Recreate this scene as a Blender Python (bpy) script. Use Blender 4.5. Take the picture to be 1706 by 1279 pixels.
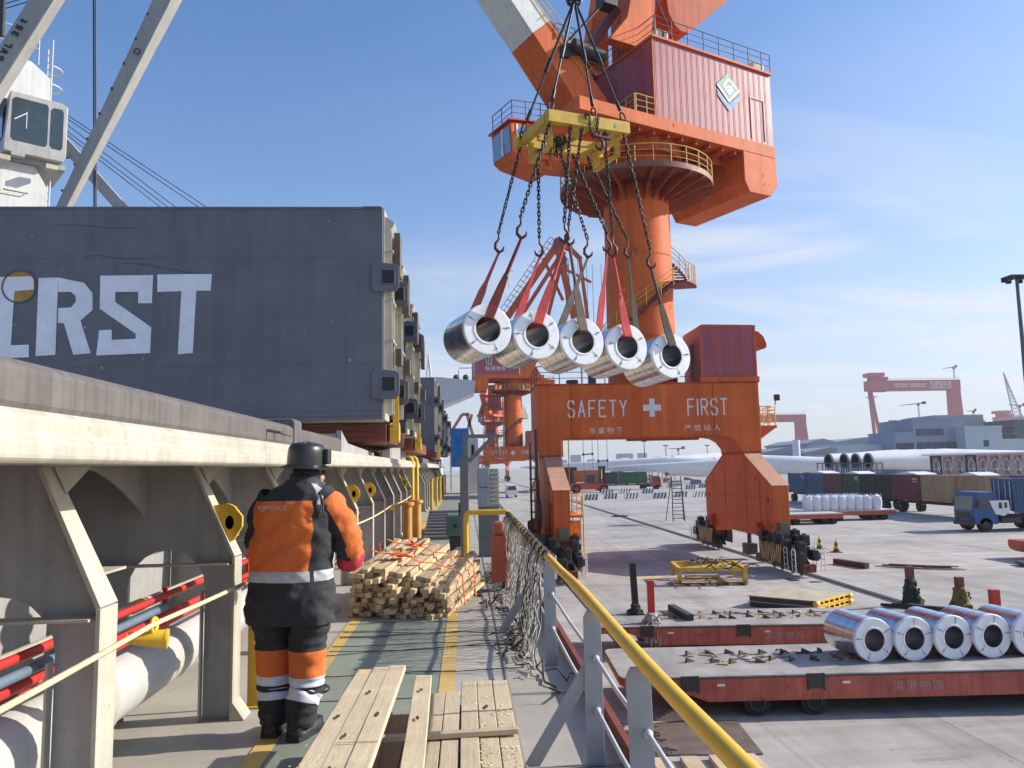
import bpy, bmesh, math, random
from mathutils import Vector, Matrix, noise
SC = bpy.context.scene
for _o in list(bpy.data.objects): bpy.data.objects.remove(_o)
COL = SC.collection
V = Vector
rad = math.radians
RNG = random.Random(7)

# ---------------------------------------------------------------- camera
PITCH, YAW, ROLL = rad(6.19), rad(3.59), 0.02
EYE = V((0, 0, 5.5))
_w = V((math.sin(YAW)*math.cos(PITCH), math.cos(YAW)*math.cos(PITCH), math.sin(PITCH)))
_r0 = V((math.cos(YAW), -math.sin(YAW), 0)); _u0 = _r0.cross(_w)
CR = _r0*math.cos(ROLL) - _u0*math.sin(ROLL)
CU = _r0*math.sin(ROLL) + _u0*math.cos(ROLL)
cam_d = bpy.data.cameras.new('camera'); cam_d.lens = 27.0; cam_d.sensor_width = 36.0
cam_d.clip_start = 0.05; cam_d.clip_end = 20000
cam = bpy.data.objects.new('camera', cam_d); COL.objects.link(cam)
_m = Matrix((CR, CU, -_w)).transposed().to_4x4(); _m.translation = EYE
cam.matrix_world = _m
SC.camera = cam

# ---------------------------------------------------------------- daylight
SUN_A, SUN_E = rad(6), rad(29)          # azimuth from +X towards +Y, elevation
SUND = V((math.cos(SUN_A)*math.cos(SUN_E), math.sin(SUN_A)*math.cos(SUN_E), math.sin(SUN_E)))
sun_d = bpy.data.lights.new('sun', 'SUN'); sun_d.energy = 5.0; sun_d.angle = rad(0.53); sun_d.color = (1, 0.93, 0.82)
sun = bpy.data.objects.new('sun', sun_d); COL.objects.link(sun)
sun.rotation_euler = SUND.to_track_quat('Z', 'Y').to_euler(); sun.location = SUND*200

world = bpy.data.worlds.new('World'); SC.world = world; world.use_nodes = True
nt = world.node_tree; nt.nodes.clear()
def wn(t, **k):
    n = nt.nodes.new(t)
    for a, b in k.items(): setattr(n, a, b)
    return n
sky = wn('ShaderNodeTexSky', sky_type='NISHITA', sun_disc=False, sun_elevation=SUN_E,
         sun_rotation=rad(90)-SUN_A, altitude=0, air_density=1.0, dust_density=1.5, ozone_density=3.4)
tc = wn('ShaderNodeTexCoord'); sep = wn('ShaderNodeSeparateXYZ')
nt.links.new(tc.outputs['Generated'], sep.inputs[0])
def wmath(op, a, b=None, clamp=False):
    n = wn('ShaderNodeMath', operation=op, use_clamp=clamp)
    for i, q in enumerate((a, b)):
        if q is None: continue
        if hasattr(q, 'links'): nt.links.new(q, n.inputs[i])
        else: n.inputs[i].default_value = q
    return n.outputs[0]
den = wmath('ADD', wmath('MAXIMUM', sep.outputs[2], 0.0), 0.10)
cx, cy = wmath('DIVIDE', sep.outputs[0], den), wmath('DIVIDE', sep.outputs[1], den)
comb = wn('ShaderNodeCombineXYZ'); nt.links.new(cx, comb.inputs[0]); nt.links.new(cy, comb.inputs[1])
mp = wn('ShaderNodeMapping'); nt.links.new(comb.outputs[0], mp.inputs[0]); mp.inputs['Location'].default_value = (-6.1, -2.7, 0)
mp2 = wn('ShaderNodeMapping'); nt.links.new(mp.outputs[0], mp2.inputs[0]); mp2.inputs['Rotation'].default_value = (0, 0, .35); mp2.inputs['Scale'].default_value = (1, 2.4, 1)
def cnoise(sc_, det, dist, src):
    n = wn('ShaderNodeTexNoise'); n.inputs['Scale'].default_value = sc_; n.inputs['Detail'].default_value = det
    n.inputs['Roughness'].default_value = 0.6; n.inputs['Distortion'].default_value = dist; nt.links.new(src, n.inputs['Vector']); return n.outputs[0]
def crange(s_, a, b, c, d):
    n = wn('ShaderNodeMapRange'); n.interpolation_type = 'SMOOTHSTEP'
    for i, q in enumerate((a, b, c, d)): n.inputs[i+1].default_value = q
    nt.links.new(s_, n.inputs[0]); return n.outputs[0]
veil = crange(cnoise(.22, 2, .3, mp.outputs[0]), .40, .62, 0, 1)      # broad sheets of high cloud
wisp = crange(cnoise(.62, 8, .9, mp2.outputs[0]), .40, .72, 0, 1)     # torn wisps inside them
fade = wmath('MULTIPLY', wmath('MULTIPLY', veil, wmath('ADD', wmath('MULTIPLY', wisp, .72), .16)), wmath('MULTIPLY', wmath('SUBTRACT', 0.70, sep.outputs[2]), 2.6, True))
mixc = wn('ShaderNodeMix', data_type='RGBA')
hs = wn('ShaderNodeHueSaturation'); hs.inputs['Saturation'].default_value = 1.16; nt.links.new(sky.outputs[0], hs.inputs['Color'])
wb = wn('ShaderNodeMix', data_type='RGBA', blend_type='MULTIPLY'); wb.inputs['Factor'].default_value = 1    # the camera's cool white balance
nt.links.new(hs.outputs[0], wb.inputs['A']); wb.inputs['B'].default_value = (1.06, 1.18, 1.32, 1)
hz = wn('ShaderNodeMix', data_type='RGBA')                      # pale band of thick air low over the horizon, all round
hf = wmath('MULTIPLY', wmath('POWER', 2.718, wmath('MULTIPLY', wmath('MAXIMUM', sep.outputs[2], 0.0), -6.0)), .88)
nt.links.new(hf, hz.inputs['Factor']); nt.links.new(wb.outputs['Result'], hz.inputs['A']); hz.inputs['B'].default_value = (4.35, 4.55, 5.0, 1)
nt.links.new(fade, mixc.inputs['Factor']); nt.links.new(hz.outputs['Result'], mixc.inputs['A'])
mixc.inputs['B'].default_value = (5.6, 5.75, 6.1, 1)
bg = wn('ShaderNodeBackground'); bg.inputs[1].default_value = 0.118
wo = wn('ShaderNodeOutputWorld')
nt.links.new(mixc.outputs['Result'], bg.inputs[0]); nt.links.new(bg.outputs[0], wo.inputs[0])
SC.view_settings.view_transform = 'Standard'; SC.view_settings.look = 'None'
SC.view_settings.exposure = 0.38; SC.view_settings.gamma = 1; SC.view_settings.use_curve_mapping = False
SC.cycles.max_bounces = 6; SC.cycles.volume_bounces = 0

# ---------------------------------------------------------------- helpers
def _ray(px, py): return _w + CR*((px-853)/1280.0) - CU*((py-639.5)/1280.0)
def QY(px, py, y):
    d = _ray(px, py); return EYE + d*((y-EYE.y)/d.y)
def QZ(px, py, z=0.0):
    d = _ray(px, py); return EYE + d*((z-EYE.z)/d.z)
def QX(px, py, x):
    d = _ray(px, py); return EYE + d*((x-EYE.x)/d.x)

def tag(o, label=None, cat=None, group=None, kind=None):
    if label: o['label'] = label
    if cat: o['category'] = cat
    if group: o['group'] = group
    if kind: o['kind'] = kind
    return o
def thing(name, label, cat, loc=(0, 0, 0), rz=0.0, group=None):
    o = bpy.data.objects.new(name, None); COL.objects.link(o); o.empty_display_size = 0.2
    o.location = loc; o.rotation_euler = (0, 0, rz)
    return tag(o, label, cat, group)
def root_inv(o):
    while o.parent: o = o.parent
    return o.matrix_basis.inverted()
def copy_tree(o, parent=None):
    c = o.copy(); COL.objects.link(c)
    if parent: c.parent = parent
    for ch in list(o.children): copy_tree(ch, c)
    return c

class MB:
    """collects shapes in world coordinates and links them as ONE mesh object"""
    def __init__(s): s.v = []; s.f = []; s.sm = []; s.mi = []; s.cur = 0; s.T = None
    def add(s, vs, fs, smooth=False):
        b = len(s.v)
        for p in vs:
            p = V(p)
            s.v.append(s.T @ p if s.T else p)
        for f in fs:
            s.f.append([b+i for i in f]); s.sm.append(smooth); s.mi.append(s.cur)
        return s
    def bx(s, x0, x1, y0, y1, z0, z1):
        vs = [(x, y, z) for z in (z0, z1) for y in (y0, y1) for x in (x0, x1)]
        return s.add(vs, [(0, 2, 3, 1), (4, 5, 7, 6), (0, 1, 5, 4), (2, 6, 7, 3), (0, 4, 6, 2), (1, 3, 7, 5)])
    def box(s, c, sz): 
        return s.bx(c[0]-sz[0]/2, c[0]+sz[0]/2, c[1]-sz[1]/2, c[1]+sz[1]/2, c[2]-sz[2]/2, c[2]+sz[2]/2)
    def beam(s, p, q, w, h, up=(0, 0, 1), w2=None, h2=None):
        p, q = V(p), V(q); d = (q-p).normalized(); u = V(up)
        sd = d.cross(u)
        if sd.length < 1e-4: sd = d.cross(V((1, 0, 0)))
        sd.normalize(); u = sd.cross(d)
        w2 = w if w2 is None else w2; h2 = h if h2 is None else h2
        vs = [p+sd*(a*w/2)+u*(b*h/2) for a, b in ((-1, -1), (1, -1), (1, 1), (-1, 1))] + \
             [q+sd*(a*w2/2)+u*(b*h2/2) for a, b in ((-1, -1), (1, -1), (1, 1), (-1, 1))]
        return s.add(vs, [(0, 1, 2, 3), (7, 6, 5, 4), (0, 4, 5, 1), (1, 5, 6, 2), (2, 6, 7, 3), (3, 7, 4, 0)])
    def cyl(s, p, q, r, r2=None, n=12, caps=True, smooth=True):
        p, q = V(p), V(q); d = (q-p).normalized(); r2 = r if r2 is None else r2
        a = d.orthogonal().normalized(); b = d.cross(a)
        c = [(math.cos(2*math.pi*i/n), math.sin(2*math.pi*i/n)) for i in range(n)]
        A = [p+(a*x+b*y)*r for x, y in c]; B = [q+(a*x+b*y)*r2 for x, y in c]
        s.add(A+B, [(i, (i+1) % n, n+(i+1) % n, n+i) for i in range(n)], smooth)
        if caps:
            s.add(A, [tuple(reversed(range(n)))]); s.add(B, [tuple(range(n))])
        return s
    def tube(s, pts, r, n=6, closed=False, caps=True):
        pts = [V(p) for p in pts]; m = len(pts); rings = []; prev = None
        for i, p in enumerate(pts):
            if closed: t = pts[(i+1) % m]-pts[i-1]
            else: t = pts[min(i+1, m-1)]-pts[max(i-1, 0)]
            if t.length < 1e-9: t = V((0, 0, 1))
            t.normalize()
            a = t.orthogonal().normalized() if prev is None else (prev-t*prev.dot(t))
            if a.length < 1e-6: a = t.orthogonal()
            a.normalize(); prev = a; b = t.cross(a)
            rr = r[i] if isinstance(r, (list, tuple)) else r
            rings.append([p+(a*math.cos(2*math.pi*k/n)+b*math.sin(2*math.pi*k/n))*rr for k in range(n)])
        vs = [p for g in rings for p in g]; fs = []
        for i in range(m if closed else m-1):
            j = (i+1) % m
            for k in range(n): fs.append((i*n+k, i*n+(k+1) % n, j*n+(k+1) % n, j*n+k))
        s.add(vs, fs, True)
        if not closed and caps:
            s.add(rings[0], [tuple(reversed(range(n)))]); s.add(rings[-1], [tuple(range(n))])
        return s
    def prism(s, poly, ax, a, b):
        """polygon in the plane across axis ax: x -> (y,z), y -> (x,z), z -> (x,y)"""
        mk = {'x': lambda u, w, t: (t, u, w), 'y': lambda u, w, t: (u, t, w), 'z': lambda u, w, t: (u, w, t)}[ax]
        n = len(poly); A = [mk(u, w, a) for u, w in poly]; B = [mk(u, w, b) for u, w in poly]
        ar = sum(poly[i][0]*poly[(i+1) % n][1]-poly[(i+1) % n][0]*poly[i][1] for i in range(n))
        flip = (ar > 0) != (ax == 'y')
        if (b < a): flip = not flip
        bot, top = tuple(range(n)), tuple(range(n, 2*n))
        fs = [tuple(reversed(bot)), top]+[(i, (i+1) % n, n+(i+1) % n, n+i) for i in range(n)]
        if not flip: fs = [tuple(reversed(f)) for f in fs]
        return s.add(A+B, fs)
    def plate(s, pts, th):
        pts = [V(p) for p in pts]; n = len(pts); th = V(th)
        nrm = V((0, 0, 0))
        for i in range(n): nrm += pts[i].cross(pts[(i+1) % n])
        fs = [tuple(reversed(range(n))), tuple(range(n, 2*n))]+[(i, (i+1) % n, n+(i+1) % n, n+i) for i in range(n)]
        if nrm.dot(th) < 0: fs = [tuple(reversed(f)) for f in fs]
        return s.add(pts+[p+th for p in pts], fs)
    def lathe(s, prof, c, n=24, axis=(0, 0, 1), smooth=True, closed=False):
        ax = V(axis).normalized(); a = ax.orthogonal().normalized(); b = ax.cross(a); c = V(c)
        m = len(prof)
        rng = range(m) if closed else range(m-1)
        for i in rng:                                     # separate bands keep profile edges crisp
            j = (i+1) % m; vs = []
            for k in range(n):
                t = 2*math.pi*k/n; d = a*math.cos(t)+b*math.sin(t)
                vs += [c+d*prof[i][0]+ax*prof[i][1], c+d*prof[j][0]+ax*prof[j][1]]
            s.add(vs, [(2*k, 2*((k+1) % n), 2*((k+1) % n)+1, 2*k+1) for k in range(n)], smooth)
        return s
    def sphere(s, c, r, n=12, m=8, sc=(1, 1, 1)):
        vs = []; c = V(c)
        for i in range(m+1):
            t = math.pi*i/m
            for k in range(n):
                p = 2*math.pi*k/n
                vs.append(c+V((r*sc[0]*math.sin(t)*math.cos(p), r*sc[1]*math.sin(t)*math.sin(p), r*sc[2]*math.cos(t))))
        fs = [(i*n+k, (i+1)*n+k, (i+1)*n+(k+1) % n, i*n+(k+1) % n) for i in range(m) for k in range(n)]
        return s.add(vs, fs, True)
    def pieces(s):
        """groups of faces that stand apart from each other"""
        n = len(s.v); up = list(range(n))
        def find(a):
            while up[a] != a: up[a] = up[up[a]]; a = up[a]
            return a
        seen = {}
        for i, p in enumerate(s.v):
            k = (round(p.x, 4), round(p.y, 4), round(p.z, 4)); j = seen.setdefault(k, i)
            if j != i: up[find(i)] = find(j)
        for f in s.f:
            for i in f[1:]: up[find(i)] = find(f[0])
        isl = {}
        for k, f in enumerate(s.f): isl.setdefault(find(f[0]), []).append(k)
        L = list(isl.values())
        if len(L) < 2 or len(L) > 400: return [list(range(len(s.f)))]
        bb = []
        for fs in L:
            idx = {i for k in fs for i in s.f[k]}; lo = [min(s.v[i][c] for i in idx) for c in range(3)]; hi = [max(s.v[i][c] for i in idx) for c in range(3)]
            bb.append((lo, hi, max(hi[c]-lo[c] for c in range(3))))
        g = list(range(len(L)))
        def fg(a):
            while g[a] != a: g[a] = g[g[a]]; a = g[a]
            return a
        for a in range(len(L)):
            for b in range(a):
                gap = sum(max(0, bb[a][0][c]-bb[b][1][c], bb[b][0][c]-bb[a][1][c])**2 for c in range(3))**.5
                if gap < .22*max(bb[a][2], bb[b][2]): g[fg(a)] = fg(b)
        out = {}
        for a, fs in enumerate(L): out.setdefault(fg(a), []).extend(fs)
        return list(out.values())
    def build(s, name, mat, parent=None, bevel=0.0, fix=False, kind=None, label=None, data=None):
        if parent and kind is None and len(s.v) < 9000:
            P = s.pieces()
            if 1 < len(P) <= 60:
                first = None
                for fs in P:
                    m = MB(); mp = {}
                    for k in fs:
                        f = []
                        for i in s.f[k]:
                            if i not in mp: mp[i] = len(m.v); m.v.append(s.v[i])
                            f.append(mp[i])
                        m.f.append(f); m.sm.append(s.sm[k]); m.mi.append(s.mi[k])
                    o = m.link(name, mat, parent, bevel, fix, kind, label); first = first or o
                return first
        return s.link(name, mat, parent, bevel, fix, kind, label)
    def link(s, name, mat, parent=None, bevel=0.0, fix=False, kind=None, label=None):
        me = bpy.data.meshes.new(name)
        vs = s.v
        if parent:
            M = root_inv(parent); vs = [M @ p for p in vs]
        me.from_pydata([tuple(p) for p in vs], [], s.f)
        for m in (mat if isinstance(mat, (list, tuple)) else [mat]): me.materials.append(m)
        me.polygons.foreach_set('use_smooth', s.sm); me.polygons.foreach_set('material_index', s.mi)
        if fix:
            bm = bmesh.new(); bm.from_mesh(me); bmesh.ops.recalc_face_normals(bm, faces=bm.faces); bm.to_mesh(me); bm.free()
        me.update()
        o = bpy.data.objects.new(name, me); COL.objects.link(o)
        if parent: o.parent = parent
        if bevel:
            b = o.modifiers.new('bevel', 'BEVEL'); b.width = bevel; b.segments = 2; b.limit_method = 'ANGLE'; b.angle_limit = rad(40)
        if kind: o['kind'] = kind
        if label: o['label'] = label
        return o
def again(src, parent, M=None, name=None):
    """another piece sharing src's mesh"""
    o = bpy.data.objects.new(name or src.name.split('.')[0], src.data); COL.objects.link(o); o.parent = parent
    for md in src.modifiers:
        b = o.modifiers.new(md.name, md.type)
        if md.type == 'BEVEL': b.width = md.width; b.segments = md.segments; b.limit_method = 'ANGLE'; b.angle_limit = md.angle_limit
    if M is not None: o.matrix_basis = M
    return o

def text_obj(name, body, mat, parent, origin, right, up, height, width=None, ext=0.004, bold=0.0, spacing=1.0):
    """flat painted lettering: origin = lower left corner, right/up = directions in the surface"""
    cu = bpy.data.curves.new(name, 'FONT'); cu.body = body; cu.extrude = 0; cu.offset = bold; cu.space_character = spacing; cu.resolution_u = 3
    to = bpy.data.objects.new(name, cu); COL.objects.link(to)
    dg = bpy.context.evaluated_depsgraph_get(); dg.update()
    me = bpy.data.meshes.new_from_object(to.evaluated_get(dg)); bpy.data.objects.remove(to)
    if not me.vertices: return None
    xs = [v.co.x for v in me.vertices]; ys = [v.co.y for v in me.vertices]
    x0, x1, y0, y1 = min(xs), max(xs), min(ys), max(ys)
    sy = height/(y1-y0); sx = (width/(x1-x0)) if width else sy
    r, u = V(right).normalized(), V(up).normalized(); n = r.cross(u)
    M = root_inv(parent) if parent else Matrix()
    for v in me.vertices: v.co = M @ (V(origin)+r*((v.co.x-x0)*sx)+u*((v.co.y-y0)*sy)+n*ext)
    me.materials.clear(); me.materials.append(mat); me.update()
    o = bpy.data.objects.new(name, me); COL.objects.link(o)
    if parent: o.parent = parent
    return o
STROKES = {  # stroke letters in a unit box
 'S': [[(1, .82), (.8, 1), (.2, 1), (0, .82), (0, .66), (.15, .55), (.85, .42), (1, .32), (1, .16), (.8, 0), (.2, 0), (0, .18)]],
 'A': [[(0, 0), (.5, 1), (1, 0)], [(.18, .34), (.82, .34)]], 'F': [[(0, 0), (0, 1), (1, 1)], [(0, .53), (.75, .53)]],
 'E': [[(1, 0), (0, 0), (0, 1), (1, 1)], [(0, .53), (.8, .53)]], 'T': [[(.5, 0), (.5, 1)], [(0, 1), (1, 1)]],
 'Y': [[(0, 1), (.5, .48), (1, 1)], [(.5, .5), (.5, 0)]], 'I': [[(.5, 0), (.5, 1)]],
 'R': [[(0, 0), (0, 1), (.75, 1), (1, .85), (1, .65), (.75, .5), (0, .5)], [(.45, .5), (1, 0)]],
 'W': [[(0, 1), (.25, 0), (.5, .7), (.75, 0), (1, 1)]], 'L': [[(0, 1), (0, 0), (1, 0)]],
 '3': [[(0, .85), (.2, 1), (.8, 1), (1, .85), (1, .65), (.8, .52), (.4, .52)], [(.8, .52), (1, .38), (1, .15), (.8, 0), (.2, 0), (0, .15)]],
 '5': [[(1, 1), (.1, 1), (0, .5), (.7, .58), (1, .4), (1, .18), (.75, 0), (.2, 0), (0, .15)]],
 't': [[(.45, 1), (.45, .15), (.6, 0), (.9, .05)], [(.05, .7), (.9, .7)]]}
def stroke_letters(mb, txt, origin, right, up, w, h, gap, th, ext=0.004):
    r, u = V(right).normalized(), V(up).normalized(); n = r.cross(u); o = V(origin)
    for ch in txt:
        if ch == ' ': o = o+r*(w*.5+gap); continue
        cw = w if ch != 'I' else th
        k = 0
        for st in STROKES[ch]:
            pts = [o+r*(th/2+a*(cw-th) if ch != 'I' else th/2)+u*(th/2+b*(h-th)) for a, b in st]
            for i in range(len(pts)-1):
                p, q = pts[i], pts[i+1]; d = (q-p).normalized(); sd = n.cross(d)*th/2
                e0 = d*(th*.32); k += 1; lift = n*(ext+0.0006*k)
                mb.add([p-e0-sd+lift, q+e0-sd+lift, q+e0+sd+lift, p-e0+sd+lift], [(0, 1, 2, 3)])
        o = o+r*(cw+gap)

# ---------------------------------------------------------------- materials
MATS = {}
def M_(name, col, rough=.55, metal=0.0, var=.18, vs=3.0, rust=0.0, rustcol=(.16, .06, .025), bump=.0, bs=60.0, streak=0.0,
       grain=None, hue=0.0, spec=.5, fine=.06, scr=0.0, runs=0.0):
    """procedural paint: large blotches, fine grain, optional rust patches, vertical streaks and relief"""
    if name in MATS: return MATS[name]
    m = bpy.data.materials.new(name); m.use_nodes = True; t = m.node_tree; n = t.nodes; L = t.links
    p = n['Principled BSDF']; p.inputs['Metallic'].default_value = metal; p.inputs['Specular IOR Level'].default_value = spec
    tc = n.new('ShaderNodeTexCoord'); co = tc.outputs['Object']
    def noise_(scale, detail=4, rgh=.6, vec=None, st=None):
        x = n.new('ShaderNodeTexNoise'); x.inputs['Scale'].default_value = scale; x.inputs['Detail'].default_value = detail; x.inputs['Roughness'].default_value = rgh
        src = vec or co
        if st:
            mp = n.new('ShaderNodeMapping'); mp.inputs['Scale'].default_value = st; L.new(src, mp.inputs[0]); src = mp.outputs[0]
        L.new(src, x.inputs['Vector']); return x.outputs[0]
    def rng(s, a, b, c, d):
        x = n.new('ShaderNodeMapRange'); x.inputs[1].default_value = a; x.inputs[2].default_value = b; x.inputs[3].default_value = c; x.inputs[4].default_value = d
        L.new(s, x.inputs[0]); return x.outputs[0]
    def mul(c, s):
        x = n.new('ShaderNodeMix'); x.data_type = 'RGBA'; x.blend_type = 'MULTIPLY'; x.inputs['Factor'].default_value = 1
        L.new(c, x.inputs['A']); L.new(s, x.inputs['B']); return x.outputs['Result']
    def mix(f, a, bcol):
        x = n.new('ShaderNodeMix'); x.data_type = 'RGBA'; L.new(f, x.inputs['Factor']); L.new(a, x.inputs['A'])
        x.inputs['B'].default_value = (*bcol, 1); return x.outputs['Result']
    rgb = n.new('ShaderNodeRGB'); rgb.outputs[0].default_value = (*col, 1); c = rgb.outputs[0]
    big = noise_(vs, 5, .65)
    c = mul(c, rng(big, .3, .7, 1-var, 1+var))
    if fine: c = mul(c, rng(noise_(vs*22, 3, .7), .3, .7, 1-fine, 1+fine))
    if hue:
        oi = n.new('ShaderNodeObjectInfo'); c = mul(c, rng(oi.outputs['Random'], 0, 1, 1-hue, 1+hue))
    if streak: c = mul(c, rng(noise_(vs*2.2, 4, .6, st=(2.5, 2.5, .12)), .42, .72, 1, 1-streak))
    if scr: c = mul(c, rng(noise_(vs*9, 5, .75), .62, .72, 1, 1-scr))
    if grain: c = mul(c, rng(noise_(grain[0], 4, .6, st=grain[1]), .35, .7, 1, 1-grain[2]))
    if runs: c = mix(rng(noise_(vs*5, 6, .65, st=(3, 3, .10)), .60, .74, 0, runs), c, rustcol)
    if rust:
        msk = rng(noise_(vs*1.7, 8, .72), .66-rust*.25, .74-rust*.25, 0, .9); c = mix(msk, c, rustcol)
        L.new(rng(msk, 0, 1, rough, .9), p.inputs['Roughness'])
    else:
        L.new(rng(big, .3, .7, max(.03, rough-.08), min(1, rough+.1)), p.inputs['Roughness'])
    L.new(c, p.inputs['Base Color'])
    if bump:
        b = n.new('ShaderNodeBump'); b.inputs['Strength'].default_value = bump; b.inputs['Distance'].default_value = .01
        L.new(noise_(bs, 4, .6), b.inputs['Height']); L.new(b.outputs[0], p.inputs['Normal'])
    MATS[name] = m; return m

ORANGE = M_('crane_orange', (.66, .138, .032), .6, spec=.25, var=.16, vs=.5, rust=.12, streak=.22, runs=.55, rustcol=(.22, .06, .025))
ORANGE2 = M_('faded_orange', (.50, .095, .028), .62, spec=.25, var=.2, vs=.5, streak=.4, rust=.15)
MAROON = M_('maroon_sheet', (.36, .075, .095), .42, var=.12, vs=.6, streak=.25)
REDBR = M_('red_brown_paint', (.20, .05, .035), .6, var=.25, vs=2, rust=.15)
YEL = M_('yellow_paint', (.80, .47, .035), .42, var=.12, vs=4, rust=.06, scr=.2)
YELD = M_('worn_yellow_paint', (.58, .36, .035), .55, var=.25, vs=3, rust=.16, scr=.3)
CREAM = M_('cream_paint', (.50, .465, .375), .5, var=.14, vs=2.4, rust=.05, streak=.22, scr=.15, rustcol=(.26, .17, .09), runs=.35, bump=.15, bs=24)
SHIPG = M_('ship_grey', (.36, .355, .345), .5, var=.14, vs=2.2, streak=.16, rust=.03, runs=.25, rustcol=(.16, .12, .09))
PANELG = M_('hatch_grey', (.145, .145, .158), .5, var=.16, vs=1.3, streak=.14, rust=.04, scr=.12, runs=.35, bump=.5, bs=1.4, rustcol=(.12, .09, .08))
COAMD = M_('coaming_dark', (.135, .12, .108), .6, var=.22, vs=4, streak=.35, rust=.10, rustcol=(.20, .15, .10))
GREYP = M_('rail_grey', (.33, .345, .36), .5, var=.10, vs=5, rust=.03, scr=.15)
RODG = M_('rod_grey', (.50, .51, .55), .4, var=.1, vs=6)
WHITE = M_('white_paint', (.78, .78, .76), .45, var=.06, vs=2, streak=.08)
WHITED = M_('worn_white_paint', (.70, .70, .68), .6, var=.15, vs=6, scr=.35)
BLACK = M_('black_paint', (.018, .018, .02), .5, var=.3, vs=6)
DARK = M_('grimy_steel', (.045, .042, .04), .55, var=.35, vs=8, rust=.18)
STEELD = M_('dark_wire', (.03, .03, .034), .45, metal=.5, var=.3, vs=8)
CHAIN = M_('chain_steel', (.05, .042, .04), .45, metal=.6, var=.4, vs=10, rust=.3, rustcol=(.13, .05, .03))
RED = M_('red_paint', (.52, .035, .03), .45, var=.15, vs=4)
PIPEW = M_('pipe_white', (.50, .495, .47), .4, var=.08, vs=3, rust=.015)
RUSTY = M_('rusty_plate', (.135, .10, .08), .75, var=.3, vs=2.5, rust=.2, bump=.2)
TRRED = M_('trailer_red', (.50, .115, .07), .6, var=.25, vs=1.6, rust=.22, streak=.35, scr=.25, rustcol=(.10, .05, .035), runs=.5)
TRTOP = M_('trailer_deck', (.32, .30, .28), .7, var=.3, vs=1.1, rust=.12, rustcol=(.16, .13, .11), bump=.2, scr=.25)
WOOD = M_('pale_timber', (.62, .46, .265), .8, var=.2, vs=5, grain=(6, (14, 1.0, 14), .3), hue=.26, bump=.25, bs=40)
PLANK = M_('planed_plank', (.62, .50, .33), .7, var=.12, vs=3, grain=(5, (16, .8, 16), .22), hue=.13, bump=.25, bs=50)
WOODD = M_('dark_timber', (.16, .085, .045), .8, var=.3, vs=5, grain=(6, (12, 1, 12), .3), hue=.25)
RUBBER = M_('rubber', (.02, .02, .021), .8, var=.3, vs=5)
GLASS = M_('window_glass', (.03, .045, .06), .06, var=.1, vs=1, spec=1.0)
SLR = M_('red_sling', (.55, .07, .07), .85, var=.3, vs=6, scr=.3, bump=.6, bs=35)
SLB = M_('brown_sling', (.17, .125, .10), .9, var=.35, vs=6, bump=.6, bs=35)
GALV = M_('galvanised_coil', (.74, .76, .79), .22, metal=1.0, var=.06, vs=2.5, fine=.02)
COILF = M_('coil_face_cover', (.82, .83, .84), .45, metal=.1, var=.08, vs=5, fine=.03)
COILI = M_('coil_bore', (.30, .31, .34), .32, metal=.9, var=.2, vs=3)
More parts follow.
